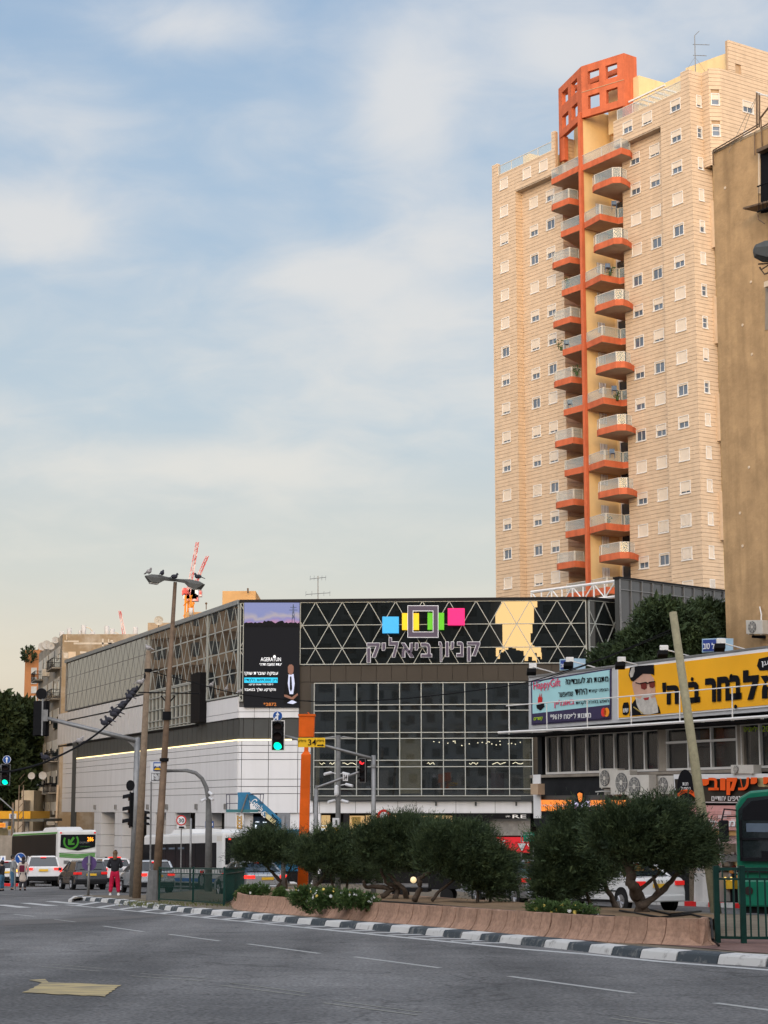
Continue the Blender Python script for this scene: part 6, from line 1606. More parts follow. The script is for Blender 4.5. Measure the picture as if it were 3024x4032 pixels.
# sign box carrying the billboards
sb = thing('billboard_box', 'long pale sign box along the roof edge holding both billboards', 'sign box', bp(2080, 2872, .5))
def bquad(pts, off, th, m, name, par, f=None):
    mb = MB(); pquad(mb, BB, pts, off, th); return add(name, mb, m, par)
TOP = lambda x: 2668 - .126 * (x - 2080); BOT = lambda x: 2873 - .077 * (x - 2080)
bquad([(2082, BOT(2082)), (3500, BOT(3500)), (3500, TOP(3500)), (2082, TOP(2082))], .75, .75, M_bbw, 'box', sb)
bquad([(2080, TOP(2080)), (3500, TOP(3500)), (3500, TOP(3500) - 7), (2080, TOP(2080) - 7)], .8, .85, M_steel, 'top_rim', sb)
bs_ = thing('gift_card_billboard', 'pale blue advertising billboard with pink latin lettering and a dark bottom strip', 'billboard', bp(2094, 2856, .8))
bquad([zr(*q) for q in ((150, 818), (655, 782), (655, 456), (146, 538))], .80, .04, M_bbpur, 'border', bs_)
face = bquad([zr(*q) for q in ((158, 808), (646, 772), (646, 466), (154, 546))], .82, .02, M_cyan, 'print', bs_)
bquad([zr(*q) for q in ((158, 808), (646, 772), (646, 688), (156, 746))], .835, .015, M_bbpur, 'bottom_strip', bs_)
def bt(s, x0, y0, x1, y1, x2y0, x2y1, par, m, off=.85, **k):
    """text on the billboard plane: left edge from y0 (top) to y1 (bottom), right edge from x2y0 to x2y1, in close-up coordinates"""
    a = bp(*zr(x0, y1), off); b = bp(*zr(x1, x2y1), off); c = bp(*zr(x0, y0), off)
    return letters(s, a, b - a, c - a, par, m, .01, **k)
bt('HappyGift', 163, 542, 334, 608, 528, 585, bs_, M_pink, bold=.0)
bt('מתנות חג לעובדים?', 368, 520, 640, 560, 500, 540, bs_, M_txt, bold=.03)
bt('הגיפט קארד', 515, 592, 640, 618, 584, 608, bs_, M_txt); bt('היחיד', 428, 590, 505, 628, 586, 622, bs_, M_txt, bold=.02); bt('שמאפשר', 322, 610, 415, 640, 604, 632, bs_, M_txt)
bt('חופש בחירה לקניות', 434, 664, 642, 694, 650, 680, bs_, M_txt); bt('באונליין', 293, 662, 422, 712, 652, 696, bs_, M_pink, bold=.03)
bt('*9619 מתנות לפסח'[::1] if False else 'מתנות לפסח 9619*', 270, 748, 530, 784, 735, 770, bs_, M_white, bold=.03)
bt('קשרים', 166, 770, 222, 795, 766, 790, bs_, M_grn, bold=.03)
for x, c in ((612, (.75, .04, .03)), (630, (.9, .30, .02))): add('circle_mark', MB().disc(bp(*zr(x, 736), .85), BB.n, .16, .01, 18), mat('mark_%d' % x, c, .5, var=0), bs_)
m_ = MB()
for q in range(5): pquad(m_, BB, [zr(190 + q * 5, 680), zr(196 + q * 5, 680), zr(198 + q * 5, 640 - (q % 2) * 25), zr(192 + q * 5, 640)], .85, .01)
add('picture_flame', m_, M_redp, bs_); m_ = MB(); pquad(m_, BB, [zr(180, 690), zr(228, 680), zr(232, 700), zr(205, 724), zr(184, 712)], .85, .01); add('picture_hand', m_, M_txt, bs_)
yb_ = thing('amber_billboard', 'wide amber billboard with a laughing bearded man in dark glasses and big black hebrew words', 'billboard', bp(2440, 2830, .8))
bquad([zr(*q) for q in ((700, 782), (2400, 640), (2400, 235), (698, 452))], .80, .04, M_white, 'border', yb_)
bquad([zr(*q) for q in ((706, 772), (2400, 625), (2400, 262), (703, 462))], .82, .02, M_bby, 'print', yb_)
def man(pts, m, name, off): return bquad([zr(*q) for q in pts], off, .006, m, name, yb_)
man([(775, 760), (785, 690), (815, 650), (870, 660), (930, 660), (962, 700), (975, 745)], M_txt, 'picture_robe', .83)
man([(792, 560), (800, 520), (850, 490), (905, 490), (930, 520), (938, 580), (940, 620), (930, 665), (890, 690), (840, 680), (812, 640), (800, 600)], M_skinp, 'picture_face', .836)
man([(812, 640), (845, 655), (850, 640), (905, 628), (915, 650), (940, 640), (955, 700), (958, 738), (900, 752), (850, 748), (822, 690)], M_beard, 'picture_beard', .842)
man([(850, 640), (865, 628), (905, 622), (925, 632), (905, 640), (870, 645)], M_beard, 'picture_moustache', .846)
man([(862, 646), (900, 640), (895, 656), (872, 660)], mat('print_mouth', (.35, .03, .03), .6, var=0), 'picture_mouth', .85)
man([(798, 570), (806, 560), (812, 600), (800, 598)], M_skinp, 'picture_ear', .845)
man([(888, 570), (904, 568), (912, 606), (900, 618), (886, 612)], mat('print_nose', (.62, .38, .28), .6, var=0), 'picture_nose', .845)
man([(770, 500), (778, 450), (830, 440), (930, 433), (932, 500), (915, 492), (860, 490), (800, 540), (785, 535)], M_txt, 'picture_turban', .85)
man([(775, 490), (790, 452), (806, 448), (808, 475), (795, 510), (782, 515)], M_beard, 'picture_turban_band', .855)
M_glr = mat('print_red_glass', (.16, .015, .01), .3, var=0)
man([(845, 552), (882, 545), (885, 580), (870, 592), (850, 585)], M_glr, 'picture_lens', .855); man([(900, 545), (935, 540), (936, 570), (922, 582), (903, 575)], M_glr, 'picture_lens', .855)
m_ = MB()
for a, b in (((815, 548), (845, 556)), ((882, 552), (900, 550)), ((845, 552), (884, 545)), ((900, 545), (936, 540))): m_.tube([bp(*zr(*a), .86), bp(*zr(*b), .86)], .018, 4)
add('picture_glasses_rim', m_, M_txt, yb_)
for q in range(9): man([(800 + q * 7, 700 + q * 5), (806 + q * 7, 700 + q * 5), (806 + q * 7, 708 + q * 5), (800 + q * 7, 708 + q * 5)], mat('print_gold', (.45, .33, .1), .5, var=0), 'picture_trim', .855)
man([(730, 700), (738, 675), (765, 672), (772, 695), (770, 740), (752, 755), (732, 750)], M_txt, 'print_badge', .845); bt('שש', 736, 712, 768, 738, 710, 736, yb_, M_white, bold=.03)
for s, x0, y0, x1, y1, ry0, ry1, b_ in (("ה'", 985, 548, 1090, 690, 540, 682, .05), ("-", 1102, 600, 1138, 618, 597, 615, .02), ('ב', 1150, 545, 1225, 680, 540, 672, .05), ('בחר', 1258, 522, 1490, 676, 500, 652, .05), ('ל', 1500, 470, 1600, 660, 460, 652, .05), ('א', 1612, 505, 1740, 650, 492, 638, .05), ('ישר', 1770, 490, 2020, 640, 470, 618, .05)):
    bt(s, x0, y0, x1, y1, ry0, ry1, yb_, M_txt, off=.85, bold=b_)
for x, y in ((1175, 525), (1425, 505), (1452, 700)): add('print_dot', MB().disc(bp(*zr(x, y), .85), BB.n, .07, .01, 8), M_txt, yb_)
man([(1588, 440), (1600, 395), (1700, 372), (1760, 380), (1750, 450), (1660, 468), (1605, 470)], M_txt, 'print_brush_patch', .845); bt('ען', 1618, 412, 1665, 450, 406, 444, yb_, M_white, off=.86, bold=.03)
# walkway rail in front of the billboards
rl = thing('maintenance_rail', 'thin white service walkway and handrail running in front of both billboards', 'railing', bp(2010, 2880, 1.6))
OF = 1.7
def seg(a, b, w, name='rail', m=M_wframe): add(name, MB().tube([bp(*zr(*a), OF), bp(*zr(*b), OF)], w, 6), m, rl)
for a, b in (((-10, 695), (700, 640)), ((700, 640), (1659, 556)), ((1659, 556), (2300, 500))): seg(a, b, .022)
for a, b in (((-60, 866), (700, 826)), ((700, 826), (1659, 762)), ((1659, 762), (2300, 720))): seg(a, b, .05)
for x, y0, y1 in ((8, 705, 862), (247, 680, 856), (505, 660, 846), (785, 632, 822), (1095, 600, 800), (1430, 572, 782), (1800, 545, 756)): seg((x, y0), (x + 2, y1), .022, 'post')
for i in range(9): x = 98 + i * 190; y = 866 - (x + 60) * .055; add('bracket', MB().obox(bp(*zr(x, y + 6), OF), BB.n * -1.3, BB.d * .05, (0, 0, .06)), M_wframe, rl)
add('walkway', MB().obox(BB.w(lo_t, bp(*zr(400, 855), .8).z - .1, .0), BB.d * (hi_t - lo_t), BB.n * 1.6, (0, 0, .05)), M_black, rl)
# flood lights and light boxes on the roof edge
for i, (x, y, l) in enumerate(((150, 445, 'leftmost floodlight on a thin arm above the pale blue billboard'), (385, 405, 'second floodlight in front of the left blue light box'), (715, 405, 'floodlight above the gap between the two billboards'), (985, 332, 'floodlight on an arm above the portrait on the amber billboard'), (1348, 290, 'floodlight in front of the right blue light box'))):
    t = thing('floodlight', l, 'floodlight', bp(*zr(x, y + 60), .6), group='floodlights over the billboards')
    add('arm', MB().tube([bp(*zr(x + 12, y + 2), 1.6), bp(*zr(x + 170, y + 45), .3)], .022, 6), M_wframe, t)
    add('lamp', MB().obox(bp(*zr(x - 14, y + 14), 1.7), (.28, 0, 0), (0, .16, 0), (0, 0, .2)), M_wframe, t, bevel=.02); add('reflector', MB().obox(bp(*zr(x - 28, y + 34), 1.9), (.34, 0, 0), (0, .2, -.12), (0, 0, .14)), M_head, t)
M_lb = mat('lightbox_blue', (.03, .06, .26), .4, var=.05); M_lbr = mat('lightbox_rim', (.35, .5, .6), .4, var=.1)
for (x0, y0, x1, y1, l) in ((330, 398, 424, 470, 'blue light box with white hebrew letters at the left end of the roof'), (1238, 268, 1362, 355, 'blue light box with white hebrew letters above the amber billboard')):
    t = thing('light_box', l, 'sign', bp(*zr(x0, y1), .1), group='blue light boxes on the roof')
    bquad([zr(x0, y1), zr(x1, y1 - 8), zr(x1, y0 - 6), zr(x0, y0)], .2, .5, M_lbr, 'case', t); bquad([zr(x0 + 5, y1 - 7), zr(x1 - 18, y1 - 12), zr(x1 - 18, y0 + 2), zr(x0 + 5, y0 + 7)], .23, .03, M_lb, 'face', t)
    bt('טוב', x0 + 8, y0 + 30, x0 + 40 + (x1 - x0 - 94) * .3, y1 - 20, y0 + 28, y1 - 22, t, M_white, off=.27, bold=.03); bt('כל', x0 + 54 + (x1 - x0 - 94) * .3, y0 + 26, x1 - 26, y1 - 22, y0 + 24, y1 - 24, t, M_white, off=.27, bold=.03)
    add('post', MB().tube([bp(*zr((x0 + x1) / 2, y1), -.05), bp(*zr((x0 + x1) / 2, y1 + 40), -.05)], .05, 6), M_steel, t)
# air conditioners
M_ac = mat('cream_ac', (.55, .52, .46), .5, var=.08, scale=4, streak=.15)
def ac(lab, x0, y0, x1, y1, off, pl, f, side=.0, dep=.34, grp='air conditioners on the shop wall', fan=.33):
    a = pl.at(*f(x0, y1), off); b = pl.at(*f(x1, y1), off); c = pl.at(*f(x0, y0), off)
    w = (b - a); h = (c - a).z; n = pl.n
    t = thing('air_conditioner', lab, 'air conditioner', a, group=grp)
    add('case', MB().obox(a - n * dep, w, n * dep, (0, 0, h)), M_ac, t, bevel=.015)
    fc = a + w * fan + Vector((0, 0, h * .5)) + n * .012; r = min(h * .42, w.length * .30)
    g_ = add('fan_grille', MB().disc(fc, n, r, .015, 20), M_dpole, t)
    m_ = MB(); s = w.normalized()
    for k in range(8): A = 2 * PI * k / 8; m_.tube([fc + n * .02, fc + n * .02 + (s * math.cos(A) + EZ * math.sin(A)) * r], .008, 4)
    m_.disc(fc + n * .015, n, r * .25, .02, 12)
    for rr in (.55, .8): m_.tube([fc + n * .02 + (s * math.cos(2 * PI * k / 14) + EZ * math.sin(2 * PI * k / 14)) * r * rr for k in range(15)], .006, 4)
    link('guard', m_.mesh('guard', M_ac), g_)
    add('bracket', MB().obox(a - n * dep + w * .1 - EZ * .04, w * .04, n * dep, (0, 0, .04)).obox(a - n * dep + w * .85 - EZ * .04, w * .04, n * dep, (0, 0, .04)), M_ac, t, kind=None)
    return t
ac('cream air conditioner with side louvres, first of the row under the windows', 583, 124, 700, 246, .75, BB, z2)
ac('large stained air conditioner second in the row, in front of the first', 655, 136, 778, 290, 1.0, BB, z2, fan=-.0 + .6)
ac('low hung cream air conditioner with a big fan, third in the row', 768, 166, 900, 312, 1.2, BB, z2)
ac('small air conditioner just left of the black shop sign', 952, 170, 1056, 286, .8, BB, z2, fan=.4)
ac('air conditioner standing on top of the black and orange shop sign', 1422, 100, 1566, 156, .9, BB, z2, fan=.25)
m_ = MB()
for a, b, c in (((870, 200), (905, 235), (945, 215)), ((900, 205), (925, 250), (950, 230)), ((560, 272), (600, 268), (655, 268)), ((575, 280), (570, 300), (566, 308)), ((690, 300), (740, 280), (768, 262)), ((890, 320), (960, 345), (1060, 358))):
    m_ = MB(); m_.tube([bp(*z2(*a), .5), bp(*z2(*b), .6), bp(*z2(*c), .5)], .022, 5); add('pipe', m_, M_wframe, hb)
# grill shop at the left end
gs_ = thing('grill_shop_sign', 'orange shop sign with a lilac centre panel left of the air conditioners', 'sign', bp(*z2(200, 400), .8))
bslab(BB.t(2130, 3150), BB.t(2470, 3150), bp(*z2(400, 328)).z, bp(*z2(400, 296)).z, .9, .9, M_dgrey, 'shop_canopy')
M_orl = mat('orange_lit_sign', (.85, .25, .04), .5, var=.04, emit=(1.0, .28, .05), es=.6); M_lil = mat('lilac_lit_sign', (.7, .65, .85), .5, var=.03, emit=(.72, .65, 1.0), es=.6)
def gq(pts, off, m, name, th=.04): return bquad([z2(*p) for p in pts], off, th, m, name, gs_)
gq([(200, 394), (400, 397), (400, 325), (202, 323)], 1.0, M_orl, 'orange_panel'); gq([(522, 396), (752, 396), (750, 325), (522, 325)], 1.0, M_orl, 'orange_panel')
gq([(403, 410), (520, 412), (520, 330), (500, 330), (462, 362), (425, 330), (404, 330)], 1.03, M_lil, 'lilac_panel')
gq([(435, 300), (443, 270), (462, 262), (478, 280), (480, 310), (468, 345), (458, 352), (440, 325)], 1.08, M_txt, 'emblem'); gq([(443, 285), (455, 276), (472, 284), (470, 318), (460, 340), (448, 320)], 1.10, M_orl, 'emblem_face')
def t2(s, x0, y0, x1, y1, par, m, off=1.06, **k): return sign_text(s, BB, *z2(x0, y0), *z2(x1, y1), par, m, off=off, depth=.01, **k)
t2('גריל', 430, 368, 490, 394, gs_, M_pink, bold=.03); t2('1800-55-50-70', 297, 353, 380, 368, gs_, M_white, off=1.02); t2('כשר למהדרין', 208, 352, 288, 368, gs_, M_white, off=1.02); t2('בית מטבחיים', 535, 355, 605, 370, gs_, M_white, off=1.02); t2('גריל הבשרים', 620, 355, 735, 370, gs_, M_white, off=1.02)
top('cloth', MB().obox(bp(*z2(168, 440), 1.0), bp(*z2(214, 440), 1.0) - bp(*z2(168, 440), 1.0), BB.n * .03, (0, 0, 1.6)), M_white, 'white hanging cloth at the left end of the grill shop', 'cloth')
top('cardboard_box', MB().obox(bp(*z2(188, 290), 1.0), bp(*z2(235, 290), 1.0) - bp(*z2(188, 290), 1.0), BB.n * .3, (0, 0, .4)), mat('cardboard', (.45, .33, .22), .8), 'small tan box fixed high on the wall above the white cloth', 'box')
# factory shop sign
fs = thing('nut_shop_sign', 'black shop sign with large red orange hebrew lettering and an oval badge', 'sign', bp(*z2(1075, 340), .8))
def fq(pts, off, m, name, th=.04, par=fs): return bquad([z2(*p) for p in pts], off, th, m, name, par)
fq([(1068, 340), (2300, 350), (2300, 150), (1056, 160)], .8, M_white, 'border', .15)
fq([(1075, 333), (2300, 343), (2300, 186), (1063, 190)], .83, mat('print_brown_black', (.035, .028, .02), .5, var=.3, scale=1.5), 'print', .03); fq([(1600, 240), (2300, 235), (2300, 180), (1560, 182)], .84, mat('print_tan', (.40, .33, .16), .5, var=.3, scale=2), 'print_nuts', .012)
M_rof = mat('lettering_red_orange', (.80, .10, .01), .5, var=.03)
for s, a, b, c, d in (('י', 1240, 190, 1282, 232), ('ב', 1280, 182, 1345, 262), ('ו', 1355, 185, 1388, 262), ('ק', 1395, 182, 1462, 292), ('ע', 1470, 180, 1540, 262), ('י', 1550, 180, 1590, 222), ('י', 1630, 178, 1660, 222), ('צ', 1670, 178, 1740, 262), ('ו', 1750, 178, 1790, 262)):
    t2(s, a + 5, b + 5, c + 5, d + 5, fs, M_txt, off=.9, bold=.07); t2(s, a, b, c, d, fs, M_rof, off=.96, bold=.07)
t2('פיצוחים וחטיפים יחודיים', 1300, 300, 1640, 330, fs, M_white, off=.87)
el_ = MB(); c = bp(*z2(1136, 250), .88); s_ = BB.d.normalized(); s_ = -s_ if s_.x < 0 else s_
el_.prism([c + s_ * math.cos(2 * PI * k / 24) * .42 + EZ * math.sin(2 * PI * k / 24) * .62 for k in range(24)], BB.n * .04); add('oval_badge', el_, M_txt, fs)
t2('חנות', 1115, 212, 1150, 232, fs, M_white, off=.95); t2('המפעל', 1105, 238, 1165, 258, fs, M_white, off=.95)
fq([(1080, 285), (1105, 262), (1136, 256), (1170, 262), (1202, 285), (1195, 310), (1165, 285), (1136, 278), (1108, 285), (1086, 308)], .97, M_rof, 'ribbon', .02); t2('קלייה במקום', 1096, 262, 1182, 284, fs, M_txt, off=1.0)
# awnings, shelves, interior of the shop
M_awn = mat('printed_brick_awning', (.55, .27, .24), .7, var=.22, scale=3); M_awn2 = mat('pale_pink_awning', (.62, .42, .40), .7, var=.15, scale=3)
aw = thing('shop_awning', 'pink awning printed with brick courses and white hebrew letters under the black sign', 'awning', bp(*z2(1100, 520), 1.0))
def q3(pts, m, name, par, th=.05):               # pts = (x,y,off)
    p = [bp(*z2(x, y), o) for x, y, o in pts]; return add(name, MB().prism(p, -BB.n * th), m, par)
q3([(1040, 392, 1.6), (2300, 420, 1.6), (2300, 362, .8), (1075, 358, .8)], M_awn, 'upper_slope', aw)
rws = 5
for r in range(rws):
    y0, y1 = 394 + r * 25, 394 + (r + 1) * 25 - 2.2; off_ = 0 if r % 2 else 28
    x = 1060 - off_
    while x < 2000:
        q3([(x, y1, 1.62), (x + 54, y1 + 1, 1.62), (x + 54, y0 + 1, 1.62), (x, y0, 1.62)], M_awn if (x // 56 + r) % 3 else M_awn2, 'printed_brick', aw, .02); x += 56
t2('חנות המפעל', 1290, 448, 1660, 492, aw, M_white, off=1.66, bold=.04)
q3([(1130, 548, 1.5), (2000, 556, 1.5), (2000, 524, 1.5), (1130, 518, 1.5)], mat('orange_trim_sign', (.55, .32, .12), .6, var=.15), 'orange_band', aw)
q3([(1290, 600, 1.3), (2000, 606, 1.3), (2000, 556, 1.3), (1290, 550, 1.3)], M_awn2, 'lower_valance', aw)
for i in range(3): t2('✡' if False else '*', 1345 + i * 24, 572, 1362 + i * 24, 592, aw, M_white, off=1.35, bold=.03)
t2('יעל', 1580, 578, 1640, 602, aw, M_white, off=1.35)
bslab(BB.t(2600, 3300), BB.t(3500, 3300), gb, bp(*z2(1400, 560)).z, -1.2, .2, mat('shop_interior', (.22, .18, .14), .8, var=.4, scale=2, emit=(.6, .45, .3), es=.06), 'shop_interior')
bslab(BB.t(2130, 3300), BB.t(2650, 3300), gb, gb + 3.0, -1.2, .2, M_ddk, 'shop_interior')
for x in (1300, 1365, 1470, 1600): bslab(BB.t(*z2(x, 640)), BB.t(*z2(x + 9, 640)), gb, bp(*z2(1400, 590)).z, .1, .12, M_wframe, 'shopfront_post')
nn_ = thing('neon_sign', 'glowing pink neon panel in the nut shop window beside the green bus', 'sign', bp(*z2(1470, 650), .3))
M_neon = mat('pink_neon', (.9, .1, .35), .4, var=0, emit=(1.0, .12, .38), es=1.6); M_neon2 = mat('lilac_neon', (.8, .5, .7), .4, var=0, emit=(1.0, .45, .8), es=1.3)
bquad([z2(*p) for p in ((1472, 650), (1492, 650), (1492, 600), (1472, 600))], .3, .05, M_neon, 'panel', nn_); bquad([z2(*p) for p in ((1495, 655), (1640, 655), (1640, 600), (1495, 600))], .3, .05, M_neon2, 'lettered_panel', nn_)
sign_text('פיצוחים', BB, *z2(1505, 612), *z2(1600, 640), nn_, M_neon, off=.33)
# goods and stalls on the pavement
random.seed(21)
pf = Plane(P(2780, 3500, 62.5), BB.d)
st_ = thing('display_stall', 'shop stall heaped with packets in front of the nut shop', 'stall', pf.at(2790, 3545))
M_gd = [mat('packet_%d' % i, c, .5, var=.2, scale=8) for i, c in enumerate(((.65, .25, .06), (.55, .50, .45), (.45, .08, .05), (.25, .30, .12), (.6, .45, .2), (.35, .36, .40)))]
def pfq(x0, y0, x1, y1, off, m, name, par, th=.3): mb = MB(); pquad(mb, pf, [(x0, y1), (x1, y1), (x1, y0), (x0, y0)], off, th); return add(name, mb, m, par)
pfq(2765, 3445, 2905, 3470, 0, M_gd[0], 'tray', st_, .8); pfq(2740, 3412, 2850, 3440, -.3, M_gd[1], 'tray', st_, .5)
for i in range(60):
    x = random.uniform(2745, 2915); y = random.uniform(3355, 3450); w = random.uniform(6, 18)
    pfq(x, y, x + w, y + random.uniform(8, 22), random.uniform(-.6, .05), random.choice(M_gd), 'packet', st_, .12)
# silvery bags
for i in range(9): pfq(2842 + i * 7, 3362 + (i % 3) * 4, 2849 + i * 7, 3392, .05, M_steel, 'foil_bag', st_, .1)
pst = fpan(2755, 3392, 2842, 3440, .1, M_gd[1], 'price_poster', .02, pf, st_); sign_text('במבצע', pf, 2800, 3415, 2835, 3426, pst, M_redp, off=.13); sign_text('קנאפה', pf, 2805, 3398, 2838, 3408, pst, M_redp, off=.13)
mb = MB(); pquad(mb, pf, [(2732, 3554), (2828, 3551), (2825, 3436), (2734, 3438)], .5, .5)
top('planter_wall', mb, mat('dirty_white_render', (.55, .53, .50), .85, var=.12, scale=2, streak=.5), 'dirty white waist high wall beside the stall of packets', 'wall')
fpan(2856, 3464, 2890, 3500, .2, mat('yellow_cart', (.65, .42, .03), .5, var=.2), 'yellow_crate', .4, pf, st_); fpan(2845, 3440, 2900, 3560, .0, M_txt, 'black_backing', .4, pf, st_)
for x in (2857, 2880): add('lamp_dot', MB().disc(pf.at(x, 3460, .25), pf.n, .06, .02, 10), mat('amber_dot', (.9, .6, .1), .4, emit=(1, .7, .2), es=1), st_)
# pavement kerb in front of the shops, red and white
ks = thing('shop_kerb', 'red and white painted kerb along the pavement in front of the shops', 'kerb', P(2700, 3560, 62))
ka = P(2990, 3585, 58.6); kb = P(2560, 3552, 64.8); ka.z = gz(ka.y); kb.z = gz(kb.y)
for i in range(9):
    a = ka.lerp(kb, i / 9); b = ka.lerp(kb, (i + .98) / 9); add('kerb_block', MB().obox(a, b - a, (.28, .2, 0), (0, 0, .15)), (M_redp if i % 2 else M_kw), ks)
pvm = MB(); a = ka; b = kb + (kb - ka) * 6
c1 = BB.w(lo_t, 0, 0); c2 = BB.w(hi_t, 0, 0)
struct('shop_pavement', MB().quad(ka + Vector((.2, .2, .13)), kb + Vector((.2, .2, .13)), Vector((c2.x, c2.y, gz(c2.y) + .13)), Vector((c1.x, c1.y, gz(c1.y) + .13))), mat('grey_paving', (.20, .19, .18), .9, var=.2, scale=4))
# dark trees behind the billboards
def tree(name, lab, Yd, blobs, n, L, w, trunk, group=None, m=M_leaf, f=.8):
    b = P(trunk[0][0], trunk[0][1], Yd); b.z = gz(min(Yd, 230)) - .05
    t = thing(name, lab, 'tree', b, group=group)
    bb = [px_blob(x, y, rx, ry, Yd, f=f) for x, y, rx, ry in blobs]
    pos, dd, LL, ww = sprays(bb, n, L, w, per=14, up=.25, spread=.8, size=L * 3, shell=.55)
    p2, d2, L2, w2 = sprays([(c, tuple(q * .8 for q in r)) for c, r in bb], n // 3, L * 2.2, w * 2.4, shell=.1, per=8, size=L * 3)
    link('crown', blades_mesh('crown', m, np.vstack([pos, p2]), np.vstack([dd, d2]), np.concatenate([LL, L2]), np.concatenate([ww, w2])), t)
    tm = MB(); pts = [P(x, y, Yd) for x, y in trunk]; pts[0] = b - Vector((0, 0, .1)); limb(tm, pts, .28, .12)
    for c, r in bb[:5]: limb(tm, [pts[-1], pts[-1].lerp(c, .5), c], .1, .04, 5)
    add('trunk', tm, M_bark, t, smooth=True); return t
tree('ficus_tree', 'dense dark tree rising behind the roof between both blue light boxes', 82, [(2620, 2480, 120, 90), (2540, 2560, 110, 80), (2700, 2520, 110, 100), (2440, 2640, 120, 80), (2580, 2680, 160, 90), (2740, 2640, 120, 100), (2600, 2430, 70, 50)], 80000, .16, .075, [(2600, 3300), (2600, 2900), (2600, 2700)], 'dark trees behind the billboards')
tree('ficus_tree', 'dark tree crown touching the brown building behind the amber billboard', 86, [(2790, 2470, 90, 80), (2840, 2540, 80, 110), (2760, 2440, 70, 50), (2850, 2640, 80, 90), (2720, 2500, 60, 60)], 46000, .16, .075, [(2800, 3300), (2800, 2900), (2800, 2650)], 'dark trees behind the billboards')

# ================================================================ the brown building at the right edge
M_brn = mat('ochre_plaster', (.47, .305, .155), .9, var=.20, scale=.9, bump=1.0, bscale=5.5, streak=.40)
BR = Plane(P(2818, 1500, 84), Vector((-.50, .866, 0)))
bt_ = thing('ochre_building', 'rough ochre plastered apartment block cut by the right edge of the picture', 'building', BR.w(0, gz(84), 0))
zt0 = YZ(2810, 603, P(2810, 603, 84).z)
tA = BR.t(2810, 800); tB = BR.t(2960, 520); ztp = BR.at(2812, 603).z
add('wall', MB().obox(BR.w(-16, gz(84) - .3, -9), BR.d * (16 + tA), BR.n * 9, (0, 0, ztp - gz(84) + .3)), M_brn, bt_)
fl = MB().obox(BR.w(-16, ztp, -.35), BR.d * (16 + tA), BR.n * .37, (0, 0, .12)); add('coping', fl, mat('pale_coping', (.42, .33, .22), .8, var=.2), bt_)
M_old2 = mat('grey_shutter', (.30, .25, .19), .7)
# window and balcony bay at the right edge
def rq(pts, off, m, name, th=.1): mb = MB(); pquad(mb, BR, pts, off, th); return add(name, mb, m, bt_)
rq([(2995, 840), (3300, 790), (3300, 480), (2995, 600)], .04, M_txt, 'window_opening', .06); rq([(3012, 1300), (3300, 1250), (3300, 1000), (3014, 1120)], .04, M_old2, 'shutter', .06)
rq([(2985, 760), (2991, 762), (2991, 590), (2985, 590)], .1, M_stonetrim, 'window_jamb'); rq([(2978, 588), (3300, 440), (3300, 452), (2978, 602)], .4, M_rust, 'canopy', .5)
rq([(3008, 1110), (3300, 1010), (3300, 1030), (3008, 1132)], .3, M_stonetrim, 'canopy', .3)
bx = thing('balcony_grille', 'black metal balcony grille on the ochre building at the right edge', 'railing', BR.at(2990, 840, .8))
for y0, y1 in ((735, 700), (835, 800)): add('rail', MB().tube([BR.at(2982, y0, .9), BR.at(3300, y1 - 90, .9)], .035, 6), M_txt, bx)
for i in range(18): x = 2988 + i * 16; add('bar', MB().tube([BR.at(x, 733 - i * 6, .9), BR.at(x, 833 - i * 6, .9)], .018, 5), M_txt, bx)
add('floor', MB().obox(BR.at(2985, 836, .0), BR.at(3300, 750, 0) - BR.at(2985, 836, 0), BR.n * .9, (0, 0, .08)), M_rust, bx); add('bracket', MB().tube([BR.at(2984, 845, .8), BR.at(2986, 862, .8), BR.at(3010, 880, .8)], .03, 5), M_rust, bx)
# roof pipes
rp_ = thing('roof_pipes', 'thin rusty pipe railing and posts on the roof of the ochre building', 'railing', BR.at(2812, 600, 0))
for pts in ([(2808, 592), (2985, 490)], [(2810, 600), (2985, 500)], [(2808, 590), (2808, 650)], [(2980, 500), (2980, 365)], [(2990, 500), (2990, 368)], [(2978, 362), (3100, 410)], [(2986, 372), (3100, 385)], [(2990, 470), (3060, 380)], [(2994, 505), (3150, 410)], [(2972, 520), (2972, 610)], [(2996, 460), (3002, 590)]):
    add('pipe', MB().tube([BR.at(*p, .1) for p in pts], .045 if pts[0][0] in (2980, 2990) else .03, 6), M_rust if pts[0][1] > 380 or pts[0][0] > 2993 else M_wframe, rp_)
for pts in ([(2980, 380), (2930, 470), (2870, 600)], [(2980, 385), (2945, 470), (2915, 560)]): add('guy_wire', MB().tube([BR.at(*p, .1) for p in pts], .012, 4), M_steel, rp_)
t = ac('lone air conditioner on a bracket low on the ochre building', 2938, 2442, 3003, 2496, .8, BR, lambda x, y: (x, y), grp='air conditioners', fan=.4)
add('drain_pipe', MB().tube([BR.at(2996, 2480, .5), BR.at(2998, 2420, .3), BR.at(2992, 2390, .1)], .03, 6), M_wframe, t); add('lower_bracket', MB().obox(BR.at(2960, 2512, .6), (.5, 0, 0), BR.n * -.5, (0, 0, .12)), M_txt, t)
for x, y in ((2925, 1280), (2962, 1395), (2958, 1110), (2950, 1840), (2915, 2020), (2925, 2150), (2856, 740)): add('plaster_chip', MB().disc(BR.at(x, y, .0), BR.n, .07, .03, 7), M_stonetrim, bt_)

